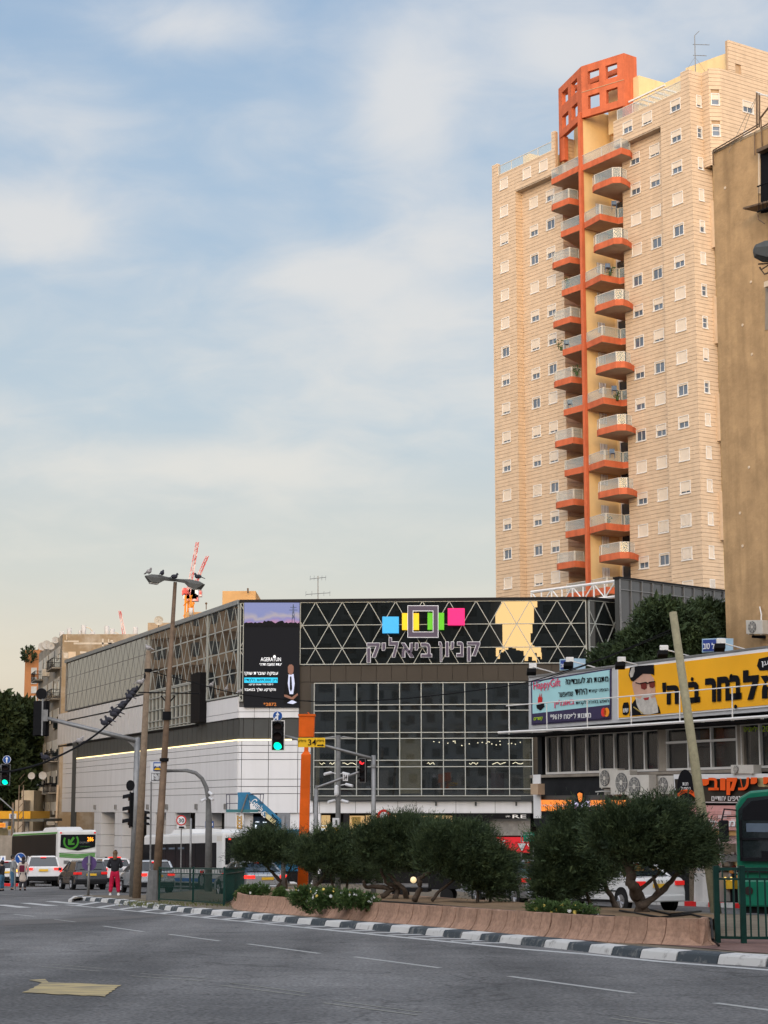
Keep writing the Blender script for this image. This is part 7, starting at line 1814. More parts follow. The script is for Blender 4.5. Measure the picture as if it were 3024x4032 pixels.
# ================================================================ left side: old flats, orange block, trees, filling station
M_old = mat('old_grey_render', (.33, .30, .25), .9, var=.22, scale=.5, bump=.4, bscale=10, streak=.35)
M_oldf = mat('old_beige_render', (.42, .315, .195), .9, var=.20, scale=.45, bump=.4, bscale=8, streak=.25, col2=(.47, .40, .31), thr=(.45, .62))
Yo = 188.0
o0 = P(248, 2497, Yo); zo = o0.z
OP = Plane(P(244, 2600, Yo), Vector((-.272, .962, 0)))
old = thing('old_apartment_block', 'grimy old five storey flats with shuttered windows and balconies left of the shopping centre', 'building', OP.w(0, gz(Yo), 0))
o1 = OP.t(152, 2700); LO = OP.t(150, 2700)
fr0 = OP.w(0, 0, 0)
add('front_wall', MB().box(fr0.x, Yo, gz(Yo) - 1, P(560, 2600, Yo).x, Yo + .4, zo), M_oldf, old)
add('side_wall', MB().obox(OP.w(.02, gz(Yo) - 1, -.4), OP.d * LO, OP.n * .4, (0, 0, zo - gz(Yo) + 1)), M_old, old)
add('roof', MB().slab([OP.w(0, zo - .6, -.3), OP.w(LO, zo - .6, -.3), Vector((P(560, 2600, Yo).x, OP.w(LO, 0, 0).y, zo - .6)), Vector((P(560, 2600, Yo).x, Yo + .3, zo - .6))], .2), M_old, old)
M_patch = mat('whitewash_patch', (.62, .55, .45), .9, var=.2, scale=3)
FO = Plane(Vector((0, Yo, 0)), EX)
for x0, y0, x1, y1 in ((253, 2522, 310, 2528), (290, 2530, 440, 2537), (402, 2515, 408, 2545), (425, 2516, 430, 2535), (250, 2570, 268, 2592), (315, 2565, 340, 2573), (435, 2520, 445, 2526), (430, 2437 + 90, 450, 2537)): fpan(x0, y0, x1, y1, .012, M_patch, 'whitewash_patch', .02, FO, old)
add('tall_pipe', MB().tube([P(263, 2500, Yo - .15), P(263, 2520, Yo - .15)], .05, 5).tube([P(228, 3090, Yo - .2), P(222, 3240, Yo - .2)], .12, 6), M_stonetrim, old)
wq = fpan(269, 2566, 298, 2600, .03, M_stonetrim, 'bricked_window', .05, FO, old)
random.seed(9)
M_shb = mat('white_roller_shutter', (.58, .56, .50), .6, var=.1)
for r in range(6):
    zf_ = zo - 3.3 - r * 3.15
    for a, b, kind in ((.05, .26, 'b'), (.30, .50, 's'), (.55, .74, 's'), (.78, .96, 'b')):
        ta, tb = LO * a, LO * b
        w_ = MB().obox(OP.w(ta, zf_ + (.1 if kind == 'b' else .9), .0), OP.d * (tb - ta), OP.n * .05, (0, 0, 2.1 if kind == 'b' else 1.3)); wo_ = add('window', w_, M_dark, old)
        sh2 = MB(); k = random.uniform(.3, 1)
        for i in range(3): sh2.obox(OP.w(ta + (tb - ta) * i / 3 + .04, zf_ + .95 + (1.3 * (1 - k) if i != 1 else 0), .05), OP.d * ((tb - ta) / 3 - .08), OP.n * .05, (0, 0, 1.25 * (k if i != 1 else 1)))
        link('shutter', sh2.mesh('shutter', M_shb), wo_)
        if kind == 'b' and (r + int(a * 10)) % 3 != 2:
            bo = add('balcony', MB().obox(OP.w(ta - .2, zf_ - .1, 0), OP.d * (tb - ta + .4), OP.n * .9, (0, 0, .12)), M_old, old)
            rr = MB()
            for i in range(12): rr.obox(OP.w(ta - .15 + (tb - ta + .3) * i / 11, zf_, .86), OP.d * .03, OP.n * .03, (0, 0, .95))
            for z_ in (.0, .9): rr.obox(OP.w(ta - .2, zf_ + z_, .85), OP.d * (tb - ta + .4), OP.n * .05, (0, 0, .06))
            for sd in (ta - .2, tb + .15):
                for z_ in (.0, .9): rr.obox(OP.w(sd, zf_ + z_, 0), OP.d * .05, OP.n * .9, (0, 0, .05))
                for i in range(5): rr.obox(OP.w(sd, zf_, .1 + i * .17), OP.d * .03, OP.n * .03, (0, 0, .95))
            link('balcony_rail', rr.mesh('balcony_rail', M_txt), bo)
n_ac = 0
ACL = ['cream unit at the near corner of the fifth floor of the old flats', 'unit at mid depth on the fourth floor of the old flats', 'unit on the far part of the fourth floor of the old flats'] + ['%s on the %s part of the old flats\' side wall' % (w_, q_) for w_, q_ in (('third floor unit', 'near'), ('second floor unit', 'middle'), ('second floor unit', 'near'), ('lowest unit', 'far'), ('lowest unit', 'nearest'), ('topmost unit', 'middle'), ('third floor unit', 'far'))]
ACL = ['air conditioner: ' + q_ for q_ in ACL]
for r, a in ((1, .28), (2, .50), (2, .76), (3, .30), (4, .52), (4, .30), (5, .80), (5, .1), (0, .5), (3, .75)):
    n_ac += 1; zf_ = zo - 3.3 - r * 3.15
    q = OP.w(LO * a, zf_ - .1, 0); mb = MB().obox(q, OP.d * 1.0, OP.n * .75, (0, 0, .75)).disc(q + OP.d * .0 + OP.n * .4 + EZ * .38 - Vector((0, .02, 0)), -OP.d, .27, .03, 12)
    top('air_conditioner', mb, M_ac, ACL[n_ac - 1], 'air conditioner', 'air conditioners on the old flats')
def dish(lab, c, n, r, m=None):
    n = Vector(n).normalized(); up = EZ; s = up.cross(n).normalized(); u = n.cross(s); mb = MB(); rings = 5; sg = 18
    for i in range(rings + 1):
        f = i / rings
        for k in range(sg): a = 2 * PI * k / sg; mb.v.append(tuple(c + (s * math.cos(a) + u * math.sin(a)) * r * f + n * (r * .22 * f * f)))
    for i in range(rings):
        for k in range(sg): k2 = (k + 1) % sg; mb.f.append((i * sg + k, i * sg + k2, (i + 1) * sg + k2, (i + 1) * sg + k))
    mb.tube([c - n * .02, c - n * .3 - EZ * .5], .05, 5); mb.tube([c + n * .02, c + n * r * .8], .02, 4)
    top('satellite_dish', mb, m or mat('dish_grey', (.50, .49, .46), .6, var=.1), lab, 'satellite dish', 'satellite dishes', smooth=True)
for x, y, r, l in ((166, 2546, .42, 'leftmost grey dish of the cluster on the old flats\' roof edge'), (184, 2540, .48, 'middle grey dish of the cluster on the old flats\' roof edge'), (200, 2544, .40, 'right dish of the cluster on the old flats\' roof edge'), (218, 2521, .36, 'small dish high on the roof corner of the old flats')): dish(l, P(x, y, Yo + 4), (.2, -1, .2), r)
for x, y, r, l in ((124, 3055, .36, 'round dish sticking out left of the old flats at third floor'), (168, 3054, .40, 'pale dish on the old flats at third floor, beside the outermost one')): dish(l, P(x, y, Yo + 1), (.2, -1, .15), r)
dish('round dish with a golden lower half on the roof behind the glazed side wall', P(625, 2444, 168), (.1, -1, .1), .42, mat('dish_cream', (.50, .45, .36), .6, var=.2, scale=2))
M_tank = mat('white_tank', (.60, .58, .55), .5, var=.08, scale=3)
for i, (x0, y0, x1, y1) in enumerate(((248, 405, 305, 470), (335, 365, 390, 440), (470, 388, 500, 440), (500, 330, 558, 440), (605, 405, 660, 450), (770, 340, 826, 450), (832, 370, 890, 450), (1100, 350, 1160, 455))):
    f = lambda x, y: (150 + .339 * x, 2350 + .339 * y)
    a = P(*f((x0 + x1) / 2, y1), Yo + 2.5); b = P(*f((x0 + x1) / 2, y0), Yo + 2.5); r = px_w((x1 - x0) * .339 / 2, Yo)
    top('water_tank', MB().tube([a - EZ * .6, b], r, 14), M_tank, ['squat water tank at the corner of the old flats\' roof', 'second roof tank from the left corner of the old flats', 'small tank half hidden by the tallest roof tank', 'tallest white tank on the old flats, with a bent pipe', 'low wide tank in the middle of the old flats\' roof', 'tall tank with a rust mark in the middle of the roof', 'shorter tank right of the rust marked one', 'rightmost roof tank beside the slope of the mall roof'][i], 'water tank', 'solar water tanks on the old flats', smooth=True)
for pts in ([(339, 2470), (352, 2473), (365, 2486)], [(452, 2490), (464, 2494), (472, 2506)]): top('tank_pipe', MB().tube([P(x, y, Yo + 2.5) for x, y in pts], .04, 5), M_stonetrim, ('left' if pts[0][0] < 400 else 'right') + ' bent pipe leaving a roof tank of the old flats', 'pipe', 'tank pipes')
def boxb(name, lab, cat, x0, x1, y0, Yd, depth, m, zb=None, **k):
    a = P(x0, y0, Yd); b = P(x1, y0, Yd); return top(name, MB().box(a.x, Yd, zb if zb is not None else gz(min(Yd, 230)), b.x, Yd + depth, a.z), m, lab, cat, **k)
M_tan = mat('tan_render', (.62, .36, .15), .85, var=.12, scale=.5)  # one even tan for both rooftop blocks
boxb('stair_house', 'tan rooftop stair house behind the glazed side wall beside the round dish', 'roof building', 582, 680, 2452, 178, 6, mat('stair_house_render', (.42, .31, .2), .85, var=.2, scale=1))
boxb('rooftop_block', 'tan block rising behind the mall corner above the video screen', 'building', 876, 1007, 2327, 175, 10, M_tan)
boxb('rooftop_block', 'low tan block with a white tank behind the crane foot', 'building', 729, 812, 2410, 182, 8, M_tan)
top('water_tank', MB().tube([P(752, 2424, 181), P(752, 2394, 181)], px_w(9, 181), 14), M_tank, 'white tank beside the foot of the orange crane mast', 'water tank', smooth=True)
top('pipe', MB().tube([P(976, 2335, 174.5), P(976, 2316, 174.5)], .09, 6), M_rust, 'short rusty pipe standing on the tan block', 'pipe')
top('mast', MB().tube([P(812, 2400, 183), P(812, 2376, 183)], .05, 6).ball(P(812, 2376, 183), .12), M_rust, 'thin mast with a round top behind the mall roof edge', 'mast')
# orange block far left
ob_ = thing('orange_apartment_block', 'narrow orange brown tower block beyond the trees with plants on its roof', 'building', P(120, 3000, 235))
a = P(100, 2560, 235); b = P(158, 2560, 235)
M_obr = mat('orange_brick_render', (.50, .215, .085), .85, var=.1, scale=.5)
add('wall', MB().box(a.x, 235, gz(230), b.x, 250, a.z), M_obr, ob_); add('upper_wall', MB().box(P(134, 2530, 235).x, 238, a.z, P(170, 2530, 235).x, 250, P(134, 2530, 235).z), mat('pale_orange_render', (.60, .34, .18), .85, var=.08), ob_)
for i in range(5): wz = P(134, 2640 + i * 37, 235); wo_ = add('window', MB().box(wz.x - .35, 234.9, wz.z - .5, wz.x + .35, 235.05, wz.z + .35), M_shb, ob_)
def leafball(lab, c, r, n, cat='plant', m=M_leaf, name='roof_shrub'):
    pos, dd, LL, ww = sprays([(Vector((0, 0, r[2])), r)], n, .22, .14, per=10, size=.3); o = link(name, blades_mesh(name, m, pos, dd, LL, ww)); o.location = c - Vector((0, 0, r[2])); tag(o, lab, cat); OFF[o.name] = Vector((0, 0, 0)); return o
leafball('dark shrub overhanging the roof corner of the orange block', P(115, 2590, 234.5), (.9, .9, .8), 900, m=M_leaf)
leafball('round shrub on the roof of the orange block', P(118, 2572, 236), (1.0, .8, .7), 700)
# big trees
tree('street_tree', 'tall dark green tree nearest to the old flats at the left', 205, [(90, 2850, 55, 60), (60, 2930, 60, 70), (110, 2940, 50, 80), (80, 3020, 60, 60), (50, 2810, 30, 24)], 30000, .42, .30, [(80, 3360), (85, 3200), (85, 3050)], 'dark trees at the left edge', f=.7)
tree('street_tree', 'wide dark tree cut by the left edge of the picture', 200, [(10, 2850, 50, 60), (-30, 2950, 80, 90), (20, 2980, 50, 70), (10, 3080, 70, 60), (-20, 2800, 40, 40), (60, 3100, 50, 45)], 30000, .42, .30, [(0, 3360), (5, 3200), (10, 3050)], 'dark trees at the left edge', f=.7)
tree('street_tree', 'lower dark tree behind the yellow filling station canopy', 215, [(30, 3150, 70, 45), (90, 3140, 50, 50), (110, 3060, 30, 40)], 14000, .42, .30, [(60, 3360), (60, 3250), (60, 3200)], 'dark trees at the left edge', f=.7)
# white house, canopy, signs
boxb('white_house', 'pale low house between the filling station and the old flats', 'house', 85, 134, 3112, 196, 8, mat('pale_house', (.62, .55, .42), .85, var=.12, scale=1, streak=.2))
boxb('white_house', 'small cream wing in front of the pale low house', 'house', 60, 90, 3150, 192, 6, mat('cream_wing', (.58, .50, .40), .85, var=.12))
fsn = thing('filling_station', 'yellow filling station canopy with a small blue and white logo at the left edge', 'filling station', Vector((P(40, 3300, 172).x, 172, gz(172))))
FS = Plane(Vector((0, 172, 0)), EX)
a = FS.at(-200, 3224); b = FS.at(120, 3194)
add('canopy', MB().box(a.x, 172, a.z, b.x, 182, b.z), mat('canopy_amber', (.78, .40, .03), .5, var=.06), fsn)
add('canopy_soffit', MB().box(a.x, 172.1, a.z - .25, b.x + 1.2, 182, a.z - .01), mat('canopy_under', (.13, .13, .11), .7), fsn)
lg = fpan(36, 3204, 64, 3224, .05, M_white, 'logo_board', .04, FS, fsn); sign_text('פז', FS, 40, 3207, 60, 3221, lg, M_blue, off=.08, bold=.05)
for x in (-40, 20, 88): add('column', MB().box(FS.at(x, 3300).x - .15, 174, gz(174), FS.at(x, 3300).x + .15, 174.3, a.z - .25), M_wpan, fsn)
lo2 = fpan(-60, 3240, 21, 3258, 1.5, mat('orange_lit_panel', (.85, .35, .04), .5, var=0, emit=(1, .4, .05), es=.4), 'orange_sign', .1, FS, fsn); sign_text('מנטה', FS, 0, 3244, 16, 3254, lo2, M_redp, off=1.55)
fpan(-60, 3262, 58, 3290, -4, mat('kiosk_wall', (.45, .40, .28), .7, var=.3, scale=2, emit=(.7, .6, .35), es=.08), 'kiosk', .3, FS, fsn)
k_ = fpan(30, 3253, 56, 3266, .2, M_yell, 'kiosk_sign', .05, FS, fsn)
sign_text('חנות', FS, 34, 3256, 52, 3263, k_, M_txt, off=.24)
up_ = thing('utility_pole', 'slim lattice power pole in front of the pale low house', 'utility pole', Vector((P(82, 3300, 165).x, 165, gz(165))))
for s in (-.18, .18): add('upright', MB().tube([Vector((P(82, 3300, 165).x + s * 1.6, 165, gz(165))), P(84, 3092, 165) + Vector((s, 0, 0))], .05, 6), M_wood, up_)
m_ = MB()
for i in range(14): z_ = gz(165) + .5 + i * .62; m_.tube([(P(83, 3200, 165).x - .22, 165, z_), (P(83, 3200, 165).x + .22, 165, z_ + .5)], .025, 4)
add('lacing', m_, M_rust, up_, kind='stuff')
top('utility_pole', MB().tube([Vector((P(44, 3300, 160).x, 160, gz(160))), P(52, 3160, 160)], .10, 8), M_wood, 'thin wooden pole in front of the filling station', 'utility pole')
top('lamp_arm', MB().tube([Vector((P(60, 3300, 150).x, 150, gz(150))), P(52, 3190, 150), P(10, 3152, 150), P(-30, 3120, 150)], .06, 6), M_steel, 'thin white curved lamp arm over the filling station', 'street lamp')
# low wall, hedge and far houses closing the street
boxb('garden_wall', 'low stained wall behind the queue of cars at the far left', 'wall', -300, 130, 3290, 158, .4, M_oldwall)
boxb('far_house', 'grey far house behind the filling station', 'house', -260, 60, 3175, 240, 12, M_refw)
# cranes
def crane(lab, Yd, mast, jibs, cab, group='tower cranes far behind'):
    b = P(*mast[0], Yd); t = thing('tower_crane', lab, 'crane', Vector((b.x, Yd, gz(230))), group=group)
    M_cro = mat('crane_orange', (.80, .28, .03), .6, var=.1); M_crr = mat('crane_red', (.62, .10, .09), .6, var=.1, col2=(.75, .55, .5), thr=(.45, .55), scale=.35)
    def truss(a, b, w, m, name):
        d = b - a; L = d.length; d = d / L; s = EX if abs(d.x) < .9 else EZ; q = d.cross(s).normalized() * w; s = s * w; mb = MB()
        for u, v in ((-.5, -.5), (.5, -.5), (0, .5)): mb.tube([a + s * u + q * v, b + s * u * .6 + q * v * .6], w * .11, 4)
        k = max(4, int(L / w / 1.2))
        for i in range(k):
            p0 = a + d * (L * i / k); p1 = a + d * (L * (i + 1) / k)
            mb.tube([p0 - s * .5 - q * .5, p1 + s * .5 - q * .5], w * .06, 3); mb.tube([p0 + s * .5 - q * .5, p1 + q * .5], w * .06, 3)
        add(name, mb, m, t)
    if len(mast) > 1: truss(Vector((P(*mast[1], Yd).x, Yd, gz(230))), P(*mast[1], Yd), 2.0, M_cro, 'mast')
    for a, b in jibs: truss(P(*a, Yd), P(*b, Yd), .9, M_crr, 'jib')
    for q in cab: add('cab', MB().obox(P(q[0], q[1], Yd), (q[2], 0, 0), (0, 2, 0), (0, 0, q[3])), M_crr if q[4] else M_white, t)
    return t
crane('red and white luffing crane on an orange mast directly behind the street lamp', 420, [(742, 2420), (742, 2345)], [((740, 2350), (778, 2135))], [(716, 2342, 3.0, 1.6, 1), (722, 2358, 3, 1.2, 0), (728, 2366, 3.0, 1.4, 1), (742, 2352, 2.2, 2, 0)])
crane('thinner red crane jib leaning right behind the first crane', 450, [(752, 2420), (752, 2338)], [((752, 2340), (817, 2190))], [(745, 2348, 3, 1.5, 1)])
crane('distant pale red crane jib above the old flats\' roof', 520, [(494, 2530)], [((496, 2530), (472, 2405))], [(484, 2512, 2.0, 1.0, 0)])
# ================================================================ vehicles
M_cw = mat('car_white', (.66, .66, .65), .25, var=.03, coat=.6); M_cs = mat('car_silver', (.38, .40, .41), .28, metal=.6, var=.03, coat=.6)
M_cd = mat('car_dark_grey', (.055, .057, .062), .25, metal=.5, var=.05, coat=.7); M_cg = mat('car_grey', (.27, .285, .30), .28, metal=.6, var=.03, coat=.6)
M_gl = mat('car_glass', (.015, .02, .022), .04, var=0, spec=1.0); M_tyre = mat('tyre', (.015, .015, .015), .8, var=.2); M_rim = mat('wheel_rim', (.35, .35, .36), .35, metal=.7, var=.1)
M_tail = mat('tail_light', (.45, .01, .012), .25, var=0, emit=(1, .04, .03), es=.35); M_brake = mat('brake_light_on', (.7, .02, .02), .3, var=0, emit=(1, .03, .02), es=1.7)
M_plate = mat('yellow_plate', (.75, .45, .04), .5, var=.05); M_trim = mat('black_trim', (.014, .014, .015), .6, var=.1, spec=.1); M_amber = mat('amber_light', (.9, .4, .05), .4, var=0, emit=(1, .5, .08), es=2.0)
HD = math.radians(-23)                     # the queue points away and to the left
def lv(t, prof, W, m, name, bev=.06, ytop=.92, zt=None):
    """side outline (x,z) lofted across the width, a little narrower towards the top"""
    zs = [p[1] for p in prof]; z0, z1 = min(zs), max(zs); mb = MB(); n = len(prof)
    secs = (-1, -.82, .82, 1)
    for k, s in enumerate(secs):
        for x, z in prof:
            f = (z - z0) / max(.01, z1 - z0); hw = W / 2 * (1 - (1 - ytop) * max(0, f - .4) / .6)
            xx = x * (1.0 if abs(s) < .9 else .975); mb.v.append((xx, hw * s, z if abs(s) < .9 else z - .03 * f))
    for k in range(3):
        for i in range(n): j = (i + 1) % n; mb.f.append((k * n + i, k * n + j, (k + 1) * n + j, (k + 1) * n + i))
    mb.f.append(tuple(reversed(range(n)))); mb.f.append(tuple(range(3 * n, 4 * n)))
    o = add(name, mb, m, t, smooth=False, bevel=bev); return o
def car(lab, rear, W, L, Hh, style, m, heading=HD, brake=True, group='cars queuing beside the median', name='parked_car', tail_m=None, cat='car', wheels=True):
    """x forward, origin under the middle of the rear bumper"""
    t = thing(name, lab, cat, rear, rz=math.pi / 2 - heading, group=group, world=False)
    s = Hh / 1.48
    if style == 'sedan':
        body = [(0.02, .28), (0, .55), (.02, .92), (.12, 1.0), (.95, 1.03), (3.3, .98), (L - .5, .86), (L - .05, .66), (L, .35), (L - .1, .26)]
        cab = [(.72, 1.0), (1.45, Hh - .03), (2.0, Hh), (2.6, Hh - .04), (3.45, .96)]
    elif style == 'hatch':
        body = [(.04, .28), (0, .55), (.05, .98), (.14, 1.04), (2.9, 1.0), (L - .6, .93), (L - .08, .70), (L, .38), (L - .1, .26)]
        cab = [(.12, 1.0), (.45, Hh - .06), (1.0, Hh), (2.0, Hh - .03), (3.1, .98)]
    else:
        body = [(.04, .40), (0, .62), (.05, 1.12), (.12, 1.18), (3.2, 1.14), (L - .55, 1.08), (L - .06, .85), (L, .48), (L - .1, .34)]
        cab = [(.10, 1.14), (.38, Hh - .07), (.9, Hh), (2.4, Hh - .02), (3.45, 1.12)]
    lv(t, body, W, m, 'body', .05, .94)
    gh = lv(t, cab, W * .93, M_gl, 'cabin_glass', .02, .80)
    # roof skin and pillars
    zr_ = [p for p in cab if p[1] > Hh - .1]
    hw = W * .93 / 2 * .80; rf = MB(); x0 = zr_[0][0] - .05; x1 = zr_[-1][0] + .1
    rf.hexa([(x0, -hw - .03, Hh - .085), (x1, -hw - .03, Hh - .085), (x1, hw + .03, Hh - .085), (x0, hw + .03, Hh - .085), (x0 + .05, -hw + .06, Hh + .015), (x1 - .1, -hw + .06, Hh + .01), (x1 - .1, hw - .06, Hh + .01), (x0 + .05, hw - .06, Hh + .015)])
    add('roof', rf, m, t, bevel=.03)
    bz = cab[0][1]; hb_ = W * .93 / 2
    pil = MB()
    for sd in (-1, 1):
        for (xa, za), (xb, zb), w in (((cab[0][0] + .02, bz - .02), (cab[1][0], cab[1][1]), .09), ((cab[-1][0] - .03, bz - .02), (cab[-2][0], cab[-2][1]), .05), ((1.9, bz - .02), (1.85, Hh - .06), .05)):
            fa = (za - bz) / (Hh - bz); ya = hb_ * sd * 1.005; yb = hw * sd * 1.04
            pil.tube([(xa, ya, za), (xb, yb, zb)], w * .6, 6)
    add('pillars', pil, m if style != 'suv' else m, t, kind=None)
    # rear details
    zl = .84 * s if style != 'suv' else 1.02
    for sd in (-1, 1):
        y = sd * (W / 2 - .20); lt = MB().hexa([(-.03, y - .16, zl - .06), (.25, y - .16 if sd > 0 else y - .235, zl - .06), (.25, y + .16 if sd < 0 else y + .235, zl - .06), (-.03, y + .16, zl - .06), (-.03, y - .16, zl + .07), (.25, y - .16 if sd > 0 else y - .235, zl + .07), (.25, y + .16 if sd < 0 else y + .235, zl + .07), (-.03, y + .16, zl + .07)])
        add('tail_light', lt, tail_m or (M_brake if brake else M_tail), t, bevel=.015)
    add('number_plate', MB().box(-.035, -.26, zl - .14 if style == 'suv' else zl - .12, .0, .26, zl - .01), M_plate, t)
    add('rear_bumper', MB().box(-.06, -W / 2 * .93, .30 * s, .2, W / 2 * .93, .50 * s), M_trim if style != 'sedan' else m, t, bevel=.03)
    add('rear_window', MB().prism([(cab[0][0] - .01 + .05 * 1, -W * .33, bz + .05), (cab[0][0] - .01 + .05, W * .33, bz + .05), (cab[1][0] - .04, W * .29, cab[1][1] - .09), (cab[1][0] - .04, -W * .29, cab[1][1] - .09)], (-.02, 0, .005)), M_gl, t)
    add('brake_lamp', MB().box(cab[1][0] - .09, -.16, Hh - .09, cab[1][0] - .02, .16, Hh - .06), M_brake if brake else M_tail, t)
    add('sill_trim', MB().box(.7, -W / 2 - .008, .28 * s, L - .9, W / 2 + .008, .36 * s), M_trim, t)
    add('side_trim', MB().box(.6, -W / 2 - .012, .60 * s, L - .6, W / 2 + .012, .64 * s), M_trim if style == 'sedan' else m, t)
    for sd in (-1, 1):
        add('mirror', MB().box(2.85, sd * (W / 2 + .02) - (.0 if sd > 0 else .16), bz - .02, 3.05, sd * (W / 2 + .02) + (.16 if sd > 0 else 0), bz + .14), m, t, bevel=.03)
        for xw in (.78, L - .85):
            R_ = .32 * s if style != 'suv' else .38
            y0 = sd * (W / 2 - .20); y1 = sd * (W / 2 + .015)
            arch = MB().disc((xw, sd * (W / 2 - .14), R_ + .03), (0, sd, 0), R_ + .07, .148, 22); add('wheel_arch', arch, M_trim, t)
            wt = add('wheel', MB().disc((xw, sd * (W / 2 - .2), R_), (0, sd, 0), R_, .215, 24), M_tyre, t, bevel=.02)
            rm = MB().disc((xw, sd * (W / 2 + .012), R_), (0, sd, 0), R_ * .62, .012, 20)
            for k in range(7): a = 2 * PI * k / 7; rm.tube([(xw, sd * (W / 2 + .03), R_), (xw + math.cos(a) * R_ * .6, sd * (W / 2 + .022), R_ + math.sin(a) * R_ * .6)], .03, 4)
            link('rim', rm.mesh('rim', M_rim), wt)
    return t
def at_road(x, Yd): p = P(x, 3400, Yd); return Vector((p.x, Yd, gz(Yd)))
def slope_set(t): t.rotation_mode = 'XYZ'; t.rotation_euler[1] = math.radians(1.45)   # nose down the falling street
V = []
V.append(car('white off road estate with brake lights on behind the blue arrow sign', at_road(172, 110), 1.94, 4.8, 1.76, 'suv', M_cw, heading=math.radians(-14), name='white_suv'))
V.append(car('dark grey hatchback in the queue behind the purple sign', at_road(362, 98), 1.75, 4.0, 1.48, 'hatch', M_cd, brake=False, name='hatchback_car'))
V.append(car('white car with lit pinkish rear window behind the woman in red trousers', at_road(462, 106), 1.8, 4.3, 1.62, 'suv', M_cw, name='white_car'))
V.append(car('silver hatchback between the wooden pole and the green railing', at_road(622, 87), 1.72, 4.0, 1.5, 'hatch', M_cs, name='hatchback_car'))
V.append(car('silver sedan with a bright red tail light behind the leftmost juniper', at_road(1055, 77), 1.80, 4.5, 1.46, 'sedan', M_cs, name='sedan_car'))
V.append(car('grey car seen between the two juniper clumps', at_road(2165, 61.5), 1.80, 4.5, 1.50, 'sedan', M_cg, brake=False, name='sedan_car'))
V.append(car('white sedan with black side strips behind the forked right hand juniper', at_road(2600, 55.3), 1.74, 4.35, 1.44, 'sedan', M_cw, heading=math.radians(-25), name='sedan_car', brake=False))
V.append(car('white driving school car with a sign on its roof at the far left', at_road(30, 118), 1.75, 4.1, 1.5, 'hatch', M_cw, brake=False, heading=math.radians(-25), name='driving_school_car'))
V.append(car('white taxi half hidden at the left edge beyond the driving school car', at_road(-10, 134), 1.8, 4.5, 1.46, 'sedan', M_cw, heading=math.radians(-30), name='sedan_car'))
for t in V: slope_set(t)
a = V[7]; add('roof_sign', MB().box(1.2, -.16, 1.52, 1.32, .16, 1.80), M_white, a); add('sign_letter', MB().prism([(1.19, -.08, 1.56), (1.19, .08, 1.56), (1.19, 0, 1.76)], (-.01, 0, 0)), M_blue, a); add('indicator', MB().box(-.05, -.75, .8, 0, -.5, .95), M_amber, a)
for i, s in enumerate(range(1)): add('rear_glow', MB().box(.30, -.45, 1.28, .33, .45, 1.45), mat('pink_rear_glow', (.6, .2, .25), .4, var=.3, scale=8, emit=(.9, .15, .2), es=.5), V[2])
add('light_bar', MB().box(.5, -.35, 1.64, .62, .35, 1.70), M_brake, V[2])
# the half hidden black trailer behind the middle junipers
t = thing('delivery_cart', 'black motor scooter cart parked behind the bare trunks in the middle', 'cart', at_road(1745, 70), rz=math.pi / 2 - math.radians(-80), world=False)
add('box', MB().box(-.6, -.45, .45, .5, .45, 1.1), M_trim, t, bevel=.03); add('bed', MB().box(.5, -.45, .35, 1.9, .45, .5), M_trim, t)
for x in (-.2, 1.6): add('wheel', MB().disc((x, -.5, .24), (0, -1, 0), .24, .1, 16), M_tyre, t); add('wheel', MB().disc((x, .5, .24), (0, 1, 0), .24, .1, 16), M_tyre, t)
add('lamp', MB().ball((1.2, -.5, .75), .12), mat('warm_lamp', (.8, .6, .35), .3, emit=(1, .75, .4), es=.8), t)
# ---- buses
M_buswhite = mat('bus_white', (.62, .62, .60), .35, var=.05, scale=.8, coat=.3, streak=.06); M_bgl = mat('bus_glass', (.010, .011, .013), .35, var=.2, scale=.4, spec=.06)
M_bgreen = mat('bus_green', (.06, .26, .035), .4, var=.05); M_bblue = mat('bus_blue', (.03, .10, .32), .4, var=.05)
def bus(lab, rear, L, W, Hh, heading, name, body_m):
    t = thing(name, lab, 'bus', rear, rz=math.pi / 2 - heading, world=False, group=None)
    b = MB().box(0, -W / 2, .32, L, W / 2, Hh); add('body', b, body_m, t, bevel=.14)
    add('skirt', MB().box(.15, -W / 2 + .05, .18, L - .15, W / 2 - .05, .34), M_trim, t)
    for sd in (-1, 1):
        for xw in (2.9, L - 2.6):
            w_ = add('wheel', MB().disc((xw, sd * (W / 2 - .28), .5), (0, sd, 0), .5, .30, 24), M_tyre, t); link('rim', MB().disc((xw, sd * (W / 2 + .022), .5), (0, sd, 0), .28, .01, 18).mesh('rim', M_rim), w_)
    return t
# coach 286
LB, WB, HB = 12.2, 2.55, 3.45
rb = P(305, 3400, 121); rb = Vector((rb.x, 121, gz(121)))
bc = bus('white and green intercity coach with a round green arrow logo on its rear window', rb, LB, WB, HB, math.radians(-25), 'coach', M_buswhite)
add('side_glass', MB().box(.55, WB / 2 - .02, 1.55, LB - .1, WB / 2 + .02, 3.2), M_bgl, bc); add('side_glass', MB().box(.55, -WB / 2 - .02, 1.55, LB - .1, -WB / 2 + .02, 3.2), M_bgl, bc)
add('green_roof_line', MB().box(.3, WB / 2 - .03, 3.22, LB - .3, WB / 2 + .01, 3.32), M_bgreen, bc)
add('roof_unit', MB().hexa([(1.6, -.9, HB - .05), (5.6, -.9, HB - .05), (5.6, .9, HB - .05), (1.6, .9, HB - .05), (2.2, -.8, HB + .22), (5.2, -.8, HB + .22), (5.2, .8, HB + .22), (2.2, .8, HB + .22)]), M_buswhite, bc, bevel=.05)
RP = lambda y, z, o=0: Vector((-.02 - o, -y, z))         # rear face, y to the right as seen from behind
